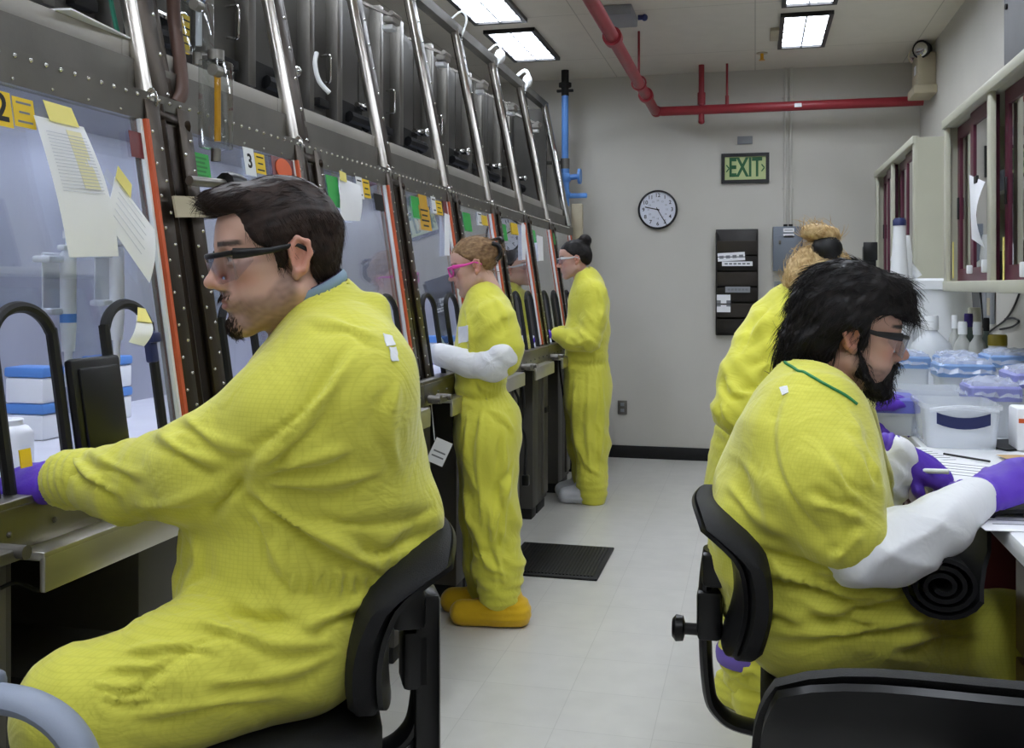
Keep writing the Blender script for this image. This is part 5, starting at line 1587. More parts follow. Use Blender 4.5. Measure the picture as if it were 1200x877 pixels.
def hair_mat(name, c1, c2):
    m = bpy.data.materials.new(name); m.use_nodes = True
    nt = m.node_tree; b = nt.nodes['Principled BSDF']
    tc = nt.nodes.new('ShaderNodeTexCoord'); n = nt.nodes.new('ShaderNodeTexNoise'); n.inputs['Scale'].default_value = 60; n.inputs['Detail'].default_value = 4
    nt.links.new(tc.outputs['Object'], n.inputs['Vector'])
    r = nt.nodes.new('ShaderNodeValToRGB'); r.color_ramp.elements[0].position = .3; r.color_ramp.elements[1].position = .72
    r.color_ramp.elements[0].color = hexc(c1); r.color_ramp.elements[1].color = hexc(c2)
    nt.links.new(n.outputs['Fac'], r.inputs['Fac']); nt.links.new(r.outputs['Color'], b.inputs['Base Color'])
    b.inputs['Roughness'].default_value = .5; b.inputs['Specular IOR Level'].default_value = .22
    bp = nt.nodes.new('ShaderNodeBump'); bp.inputs['Strength'].default_value = .3; bp.inputs['Distance'].default_value = .004
    nt.links.new(n.outputs['Fac'], bp.inputs['Height']); nt.links.new(bp.outputs['Normal'], b.inputs['Normal'])
    return m
M_hdark = hair_mat('dark_brown_hair', '#1d1614', '#3a2c26')
M_hblack = hair_mat('near_black_hair', '#0c0b0c', '#221d1c')
M_hlight = hair_mat('light_brown_hair', '#6e523a', '#a98a66')
M_hblond = hair_mat('blonde_hair', '#a88655', '#e3c997')

# ---- head
class Head:
    def __init__(self, ear, fwd, pitch=0.0, roll=0.0, s=1.0, near=1, female=False):
        """ear: room point of the visible ear; near=+1 when that is the left ear"""
        f = unit(V3(fwd[0], fwd[1], 0)); l = V3(-f[1], f[0], 0); u = V3(0, 0, 1)
        p = math.radians(pitch)
        f2 = f*math.cos(p)-u*math.sin(p); u2 = u*math.cos(p)+f*math.sin(p)
        r = math.radians(roll)
        l2 = l*math.cos(r)+u2*math.sin(r); u3 = u2*math.cos(r)-l*math.sin(r)
        self.R = np.stack([f2, l2, u3], 1); self.s = s; self.female = female
        self.o = npv(ear)-self.R@V3(-.008, near*.076, .004)*s
    def w(self, *p): return self.o+self.R@(np.array(p)*self.s)
    def loc(self, V): return ((V-self.o)@self.R)/self.s
    def R_(self, yaw=0, pit=0, rol=0):
        e = (Matrix.Rotation(yaw, 3, 'Z') @ Matrix.Rotation(pit, 3, 'Y') @ Matrix.Rotation(rol, 3, 'X'))
        return self.R@np.array(e)
    def ell(self, F, c, r, k=.01, op='add', rot=None):
        F.ell(self.w(*c), np.array(r)*self.s, self.R if rot is None else self.R_(*rot), k*self.s, op)
    def cone(self, F, a, b, ra, rb, k=.01, op='add', wax=None, ws=1.0):
        F.cone(self.w(*a), self.w(*b), ra*self.s, rb*self.s, k*self.s, op, wax=None if wax is None else self.R@np.array(wax, float), ws=ws)
    def sculpt(self, F):
        fm = self.female
        self.ell(F, (-.008, 0, .046), (.097, .0745, .084), .02)
        self.ell(F, (.028, 0, .055), (.064, .063, .060), .02)
        self.ell(F, (.030, 0, -.018), (.058, .058, .080), .02)
        for y in (1, -1):
            self.cone(F, (-.004, y*.056, -.046), (.066, y*.016, -.090), .019 if not fm else .016, .017, .03)
            self.ell(F, (.056, y*.044, -.004), (.026, .021, .020), .02)
            self.ell(F, (.05, y*.036, -.045), (.03, .022, .03), .02)
        self.ell(F, (.078, 0, -.092), (.017, .021, .016) if not fm else (.015, .017, .014), .02)
        self.cone(F, (.081, -.032, .036), (.081, .032, .036), .011 if not fm else .008, .011 if not fm else .008, .02)
        for y in (1, -1):
            self.ell(F, (.096, y*.031, .016), (.016, .019, .012), .012, 'sub')
            self.ell(F, (.0735, y*.0315, .016), (.0135, .0135, .0135), .003)
            self.cone(F, (.084, y*.044, .0225), (.0875, y*.022, .0225), .0042, .0042, .006)
            self.cone(F, (.083, y*.043, .0085), (.086, y*.022, .008), .0035, .0035, .006)
        self.cone(F, (.088, 0, .030), (.108, 0, -.013), .0075, .0105, .014)
        self.ell(F, (.112, 0, -.018), (.0125, .0125, .0105), .008)
        for y in (1, -1):
            self.ell(F, (.099, y*.0125, -.0235), (.011, .0075, .0085), .006)
            self.ell(F, (.105, y*.0065, -.0315), (.005, .0035, .004), .003, 'sub')
        self.ell(F, (.083, 0, -.05), (.016, .03, .022), .015)
        self.ell(F, (.0945, 0, -.0475), (.0075, .022, .0062), .006, rot=(0, .3, 0))
        self.ell(F, (.0925, 0, -.0600), (.0078, .019, .0065), .006)
        self.ell(F, (.103, 0, -.0535), (.010, .024, .0014), .003, 'sub')
        self.ell(F, (.100, 0, -.0725), (.009, .018, .006), .008, 'sub')
        for y in (1, -1):
            yw = y*.30
            self.ell(F, (-.014, y*.078, .006), (.018, .007, .031), .006, rot=(yw, 0, 0))
            self.ell(F, (-.009, y*.084, .004), (.010, .006, .019), .004, 'sub', rot=(yw, 0, 0))
            arc = [(-.003, y*.080, -.018), (-.016, y*.083, -.015), (-.029, y*.087, .010), (-.027, y*.087, .028), (-.012, y*.083, .036), (.001, y*.078, .024), (.000, y*.077, .010)]
            for a, b in zip(arc[:-1], arc[1:]): self.cone(F, a, b, .0042, .0042, .004)
            self.ell(F, (-.004, y*.078, -.022), (.007, .005, .009), .006)
    def colors(self, V, base, lip, brow, beard=None, beard_amt=0.0, lid=None):
        L = self.loc(V)
        x, y, z = L[:, 0], L[:, 1], L[:, 2]
        C = np.tile(np.array(base), (len(V), 1))
        def mixc(mask, c):
            m = np.clip(mask, 0, 1)[:, None]; C[:] = C*(1-m)+np.array(c)*m
        sm = lambda a, b, v: np.clip((v-a)/(b-a), 0, 1)**2*(3-2*np.clip((v-a)/(b-a), 0, 1))
        ell = lambda c, r: np.sqrt(((x-c[0])/r[0])**2+((np.abs(y)-c[1])/r[1])**2+((z-c[2])/r[2])**2)
        red = np.array(base)*np.array((1.08, .78, .74))
        mixc(.7*(1-sm(.5, 1.1, ell((.1, 0, -.02), (.03, .022, .025)))), red)
        mixc(.5*(1-sm(.4, 1.1, ell((.07, .045, -.015), (.035, .03, .025)))), red)
        mixc(.7*(1-sm(.6, 1.2, ell((-.014, .084, .006), (.03, .02, .04)))), np.array(base)*np.array((1.05, .72, .66)))
        mixc((1-sm(.7, 1.05, ell((.1, 0, -.054), (.014, .023, .0145)))), lip)
        if beard is not None:
            nz = .5+.5*snoise(L*1.0, 420, 5)
            band = sm(.012, -.006, z-(-.052+.0*x)-np.where(x < .045, (.045-x)*.95, 0))*sm(-.012, .006, x+.0)*sm(-.135, -.120, z)
            mous = (1-sm(.75, 1.1, ell((.1, .0, -.039), (.022, .034, .0085))))
            gote = (1-sm(.7, 1.1, ell((.085, 0, -.09), (.04, .032, .03))))
            mk = np.maximum(np.maximum(band*.75, mous), gote)
            mixc(mk*beard_amt*(.65+.35*nz), beard)
            mixc((1-sm(.7, 1.05, ell((.1, 0, -.054), (.012, .020, .0115))))*.8, lip)
        by = np.abs(y); arch = .0375+.004*np.cos((by-.03)/.022)
        mixc((1-sm(.7, 1.15, np.abs(z-arch)/.0045))*sm(.010, .014, by)*sm(.056, .050, by)*(x > .05), brow)
        eye = (1-sm(.85, 1.0, ell((.0865, .0315, .0150), (.012, .0125, .0040))))
        mixc(eye, (.62, .58, .55))
        mixc(eye*(1-sm(.8, 1.0, np.sqrt(((by-.030)/.0052)**2+((z-.0145)/.0055)**2))), (.05, .035, .025))
        mixc((1-sm(.6, 1.1, np.abs(z-.0185)/.0018))*(1-sm(.9, 1.1, np.abs(by-.0315)/.0135))*(x > .07), np.array(brow)*.6)
        return C

def strands(name, V, N, head, flow, m, parent, n=900, length=.05, r=.0011, lift=.15, seed=1, wave=0.0, seg=6, mask=None, jitter=.35):
    R = np.random.RandomState(seed)
    cand = np.arange(len(V)) if mask is None else np.nonzero(mask)[0]
    pick = cand[R.randint(0, len(cand), n)]
    verts = []; quads_ = []
    for i in pick:
        p = V[i].copy(); nn = N[i]
        d = head.R@np.array(flow(head.loc(p[None])[0]), float)
        d = d+R.normal(size=3)*jitter*np.linalg.norm(d)
        d = d-nn*(d@nn)*.9
        if np.linalg.norm(d) < 1e-6: continue
        d = unit(d); ln = length*R.uniform(.6, 1.25)
        side = np.cross(d, nn); ph = R.uniform(0, 6.28)
        pts = []
        for s in range(seg):
            t = s/(seg-1)
            q = p+d*ln*t+nn*(lift*ln*math.sin(t*PI*.8)-.0015)+side*wave*math.sin(ph+t*5)*t
            q[2] -= .12*ln*t*t
            pts.append(q)
        base = len(verts)
        for s in range(seg):
            t = s/(seg-1); rr = r*(1-.75*t)*R.uniform(.8, 1.2)
            for a in range(3):
                an = 2*PI*a/3
                verts.append(pts[s]+side*rr*math.cos(an)+nn*rr*math.sin(an))
        for s in range(seg-1):
            for a in range(3):
                b_ = (a+1) % 3
                quads_.append((base+s*3+a, base+s*3+b_, base+s*3+3+b_, base+s*3+3+a))
    return to_object(np.array(verts), np.array(quads_), name, m, parent)

def hair_shell(head, lo, hi, build, hairline, h=.004, groove=.0016, gdir=(1, 0, .2), seed=3):
    """hair volume in head coordinates: build(F) adds the masses, hairline(x, y, z) > 0 where hair grows"""
    c = [head.w(a, b, d) for a in (lo[0], hi[0]) for b in (lo[1], hi[1]) for d in (lo[2], hi[2])]
    c = np.array(c)
    F = Field.uniform(c.min(0), c.max(0), h)
    build(F)
    X, Y, Z = np.meshgrid(F.xs, F.ys, F.zs, indexing='ij')
    P = np.stack([X.ravel(), Y.ravel(), Z.ravel()], 1)
    L = head.loc(P)
    g = hairline(L[:, 0], L[:, 1], L[:, 2]).reshape(F.F.shape).astype(np.float32)*head.s
    k = .006
    A, d = F.F, -g
    hh = np.maximum(k-np.abs(A-d), 0)/k
    F.F = np.maximum(A, d)+hh*hh*k*.25
    V, Q = F.mesh()
    N = vnormals(V, Q)
    L = head.loc(V)
    gd = unit(gdir)
    # grooves along the combing direction
    e1 = unit(np.cross(gd, (0.1, .9, .4))); e2 = np.cross(gd, e1)
    ph = L@e1*420+2.5*snoise(L, 45, seed)
    ph2 = L@e2*380+2.5*snoise(L, 40, seed+1)
    V = V+N*(groove*(np.sin(ph)*.5+np.sin(ph2)*.5)+.0015*snoise(L, 90, seed+2))[:, None]*head.s
    return V, Q

def piecewise(xs, zs): return lambda v: np.interp(v, xs, zs)

# ---- gloves
def glove(name, wrist, d, dorsal, thumb, parent, curl=(.35, .5, .35), spread=.10, s=1.0, cuff=.05, m=None, label=None, thumb_in=.5, h=.0028, curls=None, cuff_r=.034):
    """hand in a glove: d = towards the fingers, dorsal = out of the back of the hand, thumb = +1/-1 side"""
    d = unit(d); n = np.asarray(dorsal, float); n = unit(n-d*(n@d)); sdir = np.cross(n, d)*thumb
    w0 = npv(wrist)
    P = lambda x, y, z: w0+(d*x+sdir*y+n*z)*s
    lo = np.array([1e9]*3); hi = -lo
    prim = []
    prim.append(('c', P(.005, 0, 0), P(.045, 0, .002), .028, .034, .02, .62))
    prim.append(('c', P(.045, .004, .002), P(.088, .004, .003), .034, .036, .02, .50))
    prim.append(('c', P(.02, .020, -.006), P(.055, .026, -.010), .017, .016, .02, 1))
    prim.append(('c', P(.02, -.022, -.006), P(.06, -.028, -.006), .015, .013, .02, 1))
    prim.append(('c', P(-cuff, 0, 0), P(.01, 0, 0), cuff_r, .028, .015, .85))
    fl = (.070, .078, .073, .058); ys = (.030, .0105, -.0095, -.029); fr = (.0098, .0100, .0096, .0086)
    tip = []
    for i in range(4):
        a = spread*(1.2-.8*i)
        c = curls[i] if curls else curl
        p = P(.088-abs(i-1.2)*.004, ys[i], .002)
        ang = 0; L = (.46*fl[i], .30*fl[i], .27*fl[i])
        prim.append(('c', P(.06, ys[i]*.8, .002), p, .011, fr[i]*1.1, .012, 1))
        for j in range(3):
            ang += c[j]
            dl = np.array((math.cos(ang)*math.cos(a), math.sin(a), -math.sin(ang)))
            q = p+(d*dl[0]+sdir*dl[1]+n*dl[2])*L[j]*s
            prim.append(('c', p, q, fr[i]*(1-.06*j), fr[i]*(1-.06*(j+1)), .004, 1)); p = q
    p = P(.03, .028, -.006); a0 = .95-thumb_in*.5; dn = -.25-thumb_in*.35
    for j, (L, r) in enumerate(((.040, .0128), (.032, .0112), (.026, .0098))):
        ang = a0-.30*j*(.6+thumb_in)
        dl = unit(np.array((math.cos(ang), math.sin(ang), dn)))
        q = p+(d*dl[0]+sdir*dl[1]+n*dl[2])*L*s
        prim.append(('c', p, q, r, r*.9, .008, 1)); p = q
    for q in prim:
        for pt in (q[1], q[2]): lo = np.minimum(lo, pt); hi = np.maximum(hi, pt)
    F = Field.uniform(lo-.05, hi+.05, h)
    for _, a, b, ra, rb, k, fs in prim:
        F.cone(a, b, ra*s, rb*s, k*s, wax=n if fs != 1 else None, ws=fs)
    V, Q = F.mesh()
    N = vnormals(V, Q)
    t = (V-w0)@d
    V = V+N*(.0010*snoise(V, 160, 2)+.0016*np.sin(t*420+2*snoise(V, 60, 3))*np.clip(1-(t-0)/.03, 0, 1))[:, None]
    o = to_object(V, Q, name, m or M_purple, parent); tag(o, label)
    return o

def folds(V, N, feats, seed=1, base=.003, freq=16):
    """wrinkles of loose cloth: soft undulation everywhere plus creases gathered at the joints"""
    D = base*snoise(V, freq, seed)+base*.6*snoise(V, freq*2.3, seed+1)
    for (p0, d, rad, lam, amp) in feats:
        p0 = npv(p0); d = unit(d)
        q = V-p0
        w = np.exp(-np.sum(q*q, 1)/rad**2)
        ph = (q@d)/lam*2*PI+1.8*snoise(V, 9, seed+3)+.7*snoise(V, 26, seed+4)
        D += amp*w*((1-np.abs(np.sin(ph/2)))*1.6-.6)
    return V+N*D[:, None]

def project(V):
    X, Y, Z = V[:, 0], V[:, 1], V[:, 2]-CAMZ
    zc = -X*ST+Y*CT
    return 600+F*(X*CT+Y*ST)/zc, 335-F*Z/zc
def crease_lines(V, N, lines):
    """sewn lines and drag folds of the cloth, laid along traced paths: (points, width, height, valley)"""
    px, py = project(V)
    cam = np.array([0, 0, CAMZ]); vd = cam-V; vd /= np.linalg.norm(vd, axis=1, keepdims=True)
    fc = np.clip(np.sum(N*vd, 1)*3, 0, 1)
    D = np.zeros(len(V))
    for pts, w, amp, val in lines:
        P = np.array([[p[0], p[1]] for p in catmull([(a, b, 0) for a, b in pts], 5)])
        lo, hi = P.min(0)-4*w, P.max(0)+4*w
        m = np.nonzero((px > lo[0]) & (px < hi[0]) & (py > lo[1]) & (py < hi[1]) & (fc > 0))[0]
        if not len(m): continue
        q = np.stack([px[m], py[m]], 1)
        seg = P[1:]-P[:-1]; L = np.linalg.norm(seg, axis=1); cum = np.concatenate([[0], np.cumsum(L)]); T = cum[-1]
        best = np.full(len(m), 1e9); sg = np.zeros(len(m)); st = np.zeros(len(m))
        for i in range(len(seg)):
            r = q-P[i]; t = np.clip((r@seg[i])/(L[i]**2+1e-9), 0, 1)
            dv = r-t[:, None]*seg[i]; d = np.hypot(dv[:, 0], dv[:, 1])
            u = d < best
            best[u] = d[u]; sg[u] = np.sign(seg[i][0]*r[u, 1]-seg[i][1]*r[u, 0]); st[u] = (cum[i]+t[u]*L[i])/T
        s = best*sg
        tp = np.clip(st/.22, 0, 1)*np.clip((1-st)/.22, 0, 1)
        ww = w*(.8+.35*np.sin(st*9+w))
        D[m] += 1.7*fc[m]*tp*amp*(np.exp(-(s/ww)**2)-val*np.exp(-((s-1.7*ww)/(1.1*ww))**2))
    return V+N*D[:, None]

def glasses(head, m_frame, parent, name='safety_glasses', label=None, lens=M_lens, thick=.0032, top=.031, bot=-.012, half=True, side=True, drop=0.0):
    W = lambda x, y, z: Vector(head.w(x, y, z-drop*(x+.03)/.14))
    b = MB()
    ys = [i/10*.070 for i in range(-10, 11)]
    bx = lambda y: .1135-5.2*y*y
    topz = lambda y: top-1.2*abs(y)**2*0
    pts = [W(bx(y), y, topz(y)) for y in ys]
    b.tube(pts, thick*head.s, seg=8, up=tuple(head.R[:, 2]), sx=1.25, sy=.8)
    if not half:
        for s in (1, -1):
            ring = []
            for k in range(20):
                a = 2*PI*k/20
                y = s*(.036+.030*math.cos(a)); z = .5*(top+bot)+.5*(top-bot)*math.sin(a)
                ring.append(W(bx(y), y, z))
            b.tube(ring, thick*.9*head.s, seg=6, closed=True)
    fr = b.build(name, m_frame, parent); tag(fr, label)
    for s in (1, -1):
        b = MB()
        path = [W(bx(.070), s*.070, top-.001), W(.074, s*.0765, top-.003), W(.035, s*.0800, top-.006), W(-.01, s*.0830, top-.004), W(-.036, s*.0835, top-.022)]
        b.tube(path, [.0078*head.s, .0072*head.s, .0046*head.s, .0034*head.s, .003*head.s], seg=8, up=tuple(head.R[:, 2]), sx=1.1, sy=.5)
        b.build('temple_arm', m_frame, fr)
        b = MB()
        rows = []
        for j in range(6):
            v = j/5
            rows.append([W(bx(s*(.006+.062*i/8))+.001-.006*v, s*(.006+.062*i/8), top-.002+(bot-top)*v*(1-.25*abs(i/8-.45))) for i in range(9)])
        b.sheet(rows, .0014); b.build('lens', lens, fr)
        if side:
            b = MB(); rows = [[W(bx(.068)-.03*i/4, s*(.068+.009*i/4), top-.003+(bot*.75-top)*(j/3)*(1-.65*i/4)) for i in range(5)] for j in range(4)]
            b.sheet(rows, .0012); b.build('side_shield', lens, fr)
    return fr

def ring_trim(name, c, axisv, up, ra, rb, r, m, parent, a0=0, a1=2*PI, label=None):
    ax = unit(axisv); u = np.asarray(up, float); u = unit(u-ax*(u@ax)); v = np.cross(ax, u)
    full = abs(a1-a0-2*PI) < 1e-3
    n = 40
    pts = [npv(c)+u*ra*math.cos(a0+(a1-a0)*i/n)+v*rb*math.sin(a0+(a1-a0)*i/n) for i in range(n if full else n+1)]
    b = MB(); b.tube(pts, r, seg=8, closed=full, up=tuple(ax), sx=1.5, sy=.7); o = b.build(name, m, parent); tag(o, label); return o

class Person:
    """one figure: skeleton in room coordinates -> body, coverall, sleeves, overshoes"""
    def __init__(self, label, f, torso, arms, legs, head, neck, collar, h=.010, hh=.003, fat=0.0):
        self.label = label; self.f = unit(V3(f[0], f[1], 0)); self.l = V3(-self.f[1], self.f[0], 0)
        self.torso = torso; self.arms = arms; self.legs = legs; self.head = head; self.neck = neck; self.collar = collar
        self.h = h; self.hh = hh
    def body(self, skin, lip, brow, beard=None, amt=0.0):
        H = self.head
        pts = [npv(c) for c, _, _ in self.torso]+[npv(p) for ch in self.arms+self.legs for p, _ in ch]
        lo = np.min(pts, 0)-.2; hi = np.max(pts, 0)+.2
        hc = H.w(.01, 0, -.005); e = .15*H.s
        lo = np.minimum(lo, hc-e); hi = np.maximum(hi, hc+e+.02)
        c = .016
        xs = axis(lo[0], hi[0], c, [(hc[0]-e, hc[0]+e, self.hh)]); ys = axis(lo[1], hi[1], c, [(hc[1]-e, hc[1]+e, self.hh)]); zs = axis(lo[2], hi[2], c, [(hc[2]-e*1.05, hc[2]+e, self.hh)])
        F = Field(xs, ys, zs)
        F.torso(self.torso, self.f, .03, dr=-.035)
        for ch in self.arms+self.legs: F.chain([(p, max(.018, r*.62)) for p, r in ch], .02)
        a, b, ra, rb = self.neck
        F.cone(a, b, ra, rb, .03)
        H.sculpt(F)
        V, Q = F.mesh()
        self.bV, self.bQ = V, Q
        C = H.colors(V, skin, lip, brow, beard, amt)
        o = to_object(V, Q, 'person', M_skin, None, C)
        tag(o, self.label, 'person')
        self.o = o; return o
    def coverall(self, m, feats, arm_end=None, leg_end=None, seed=1, base=.003, freq=16, extra=None, cut=None, label=None, waist=None, lines=None, kt=.05, ka=.035, ks=.075):
        pts = [npv(c) for c, _, _ in self.torso]+[npv(p) for ch in self.arms+self.legs for p, _ in ch]
        lo = np.min(pts, 0)-.26; hi = np.max(pts, 0)+.26
        F = Field.uniform(lo, hi, self.h)
        F.torso(self.torso, self.f, kt)
        for i, ch in enumerate(self.arms):
            c_ = ch if arm_end is None else ch[:arm_end[i]]
            F.chain(c_[:2], ks); F.chain(c_[1:], ka)
        for i, ch in enumerate(self.legs): F.chain(ch if leg_end is None else ch[:leg_end[i]], .05)
        if extra: extra(F)
        a, b, ra, rb = self.collar
        F.cone(a, b, ra, rb, .025)
        ax = unit(npv(b)-npv(a))
        # collar opening
        n0, n1, nr0, nr1 = self.neck
        top = npv(b)+ax*rb
        F.cone(npv(b)-ax*.012, npv(b)+ax*.2, rb-.010, rb-.004, .006, 'sub')
        if cut: cut(F)
        V, Q = F.mesh()
        N = vnormals(V, Q)
        V = folds(V, N, feats, seed, base, freq)
        if waist is not None:
            for (wz, amp, lam) in waist:
                g = np.exp(-((V[:, 2]-wz)/.016)**2)
                angv = V@self.f*6.28/lam+V@self.l*6.28/lam
                V = V-N*(g*amp)[:, None]
                g2 = np.exp(-((V[:, 2]-wz)/.05)**2)
                V = V+N*(g2*amp*.45*np.sin(angv+1.3*snoise(V, 20, 9)))[:, None]
        if lines is not None: V = crease_lines(V, vnormals(V, Q), lines)
        V = relax(V, Q, 1, .25)
        self.cV, self.cQ = V, Q
        o = to_object(V, Q, 'coverall', m, self.o); tag(o, label)
        return o
    def trim(self, pts, r, m, name, label):
        """piping sewn on the coverall along a traced line"""
        V, Q = self.cV, self.cQ; N = vnormals(V, Q); px, py = project(V); cam = np.array([0, 0, CAMZ]); dist = np.linalg.norm(V-cam, axis=1)
        fc = np.sum(N*(cam-V), 1) > 0
        out = []
        for a, b_, _ in catmull([(x, y, 0) for x, y in pts], 4):
            m_ = fc & (np.hypot(px-a, py-b_) < 6)
            if not m_.any(): continue
            k = np.nonzero(m_)[0]; near = k[dist[k] < dist[k].min()+.03]
            w = np.exp(-((px[near]-a)**2+(py[near]-b_)**2)/8); w /= w.sum()
            out.append(Vector((V[near]*w[:, None]).sum(0)+(N[near]*w[:, None]).sum(0)*.002))
        if len(out) < 3: return
        b = MB(); b.tube(catmull(out, 3), r, seg=6); o = b.build(name, m, self.o); tag(o, label); return o
    def surf(self, pts):
        """points of the coverall under traced positions, lifted a little off the cloth"""
        V, Q = self.cV, self.cQ; N = vnormals(V, Q); px, py = project(V); cam = np.array([0, 0, CAMZ]); dist = np.linalg.norm(V-cam, axis=1)
        fc = np.sum(N*(cam-V), 1) > 0
        out = []
        for a, b_ in pts:
            m_ = fc & (np.hypot(px-a, py-b_) < 7)
            k = np.nonzero(m_)[0]; near = k[dist[k] < dist[k].min()+.03]
            w = np.exp(-((px[near]-a)**2+(py[near]-b_)**2)/8); w /= w.sum()
            out.append(Vector((V[near]*w[:, None]).sum(0)+(N[near]*w[:, None]).sum(0)*.003))
        return out
    def patch(self, quad, m, name, label, n=6):
        """painted glare or cloth patch lying on the coverall, given its four traced corners"""
        (a, b_, c, d) = [np.array(q, float) for q in quad]
        rows = []
        for i in range(n+1):
            v = i/n
            rows.append(self.surf([tuple((a*(1-u)+b_*u)*(1-v)+(d*(1-u)+c*u)*v) for u in [j/n for j in range(n+1)]]))
        bb = MB(); bb.sheet(rows, .0015); o = bb.build(name, m, self.o); tag(o, label); return o
    def piece(self, name, chain, m, feats=(), h=.008, base=.003, freq=24, label=None, k=.02, seed=4, more=None):
        pts = np.array([npv(p) for p, _ in chain]); r = max(q for _, q in chain)
        lo, hi = pts.min(0)-r-.05, pts.max(0)+r+.05
        F = Field.uniform(lo, hi, h)
        F.chain(chain, k)
        if more: more(F)
        V, Q = F.mesh(); N = vnormals(V, Q)
        V = folds(V, N, feats, seed, base, freq)
        o = to_object(V, Q, name, m, self.o); tag(o, label); return o
    def shoe(self, ankle, d, m, L=.26, label=None, floor=0.0, name='overshoe', w=.05):
        """loose cloth overshoe standing on the floor"""
        a = npv(ankle); d = unit(V3(d[0], d[1], 0))
        heel = V3(a[0], a[1], 0)-d*.07; heel[2] = floor+.045; toe = heel+d*(L-.08)
        def more(F):
            F.cone(heel, toe, .052, .045, .03)
            F.cone(heel+V3(0, 0, .03), heel+d*.12+V3(0, 0, .02), .05, .046, .03)
            F.cone(V3(a[0], a[1], floor+.13)-d*.02, V3(a[0], a[1], floor+.06), .062, .058, .03)
            F.plane_cut((0, 0, floor+.002), (0, 0, -1))
        pts = [(heel, .05), (toe, .045)]
        F_lo = None
        return self.piece(name, [(heel, .05), (toe+d*.0+V3(0, 0, .0), .045), ], m, [(heel+d*.05+V3(0, 0, .08), (0, 0, 1), .12, .03, .005)], h=.007, base=.0025, label=label, more=more)
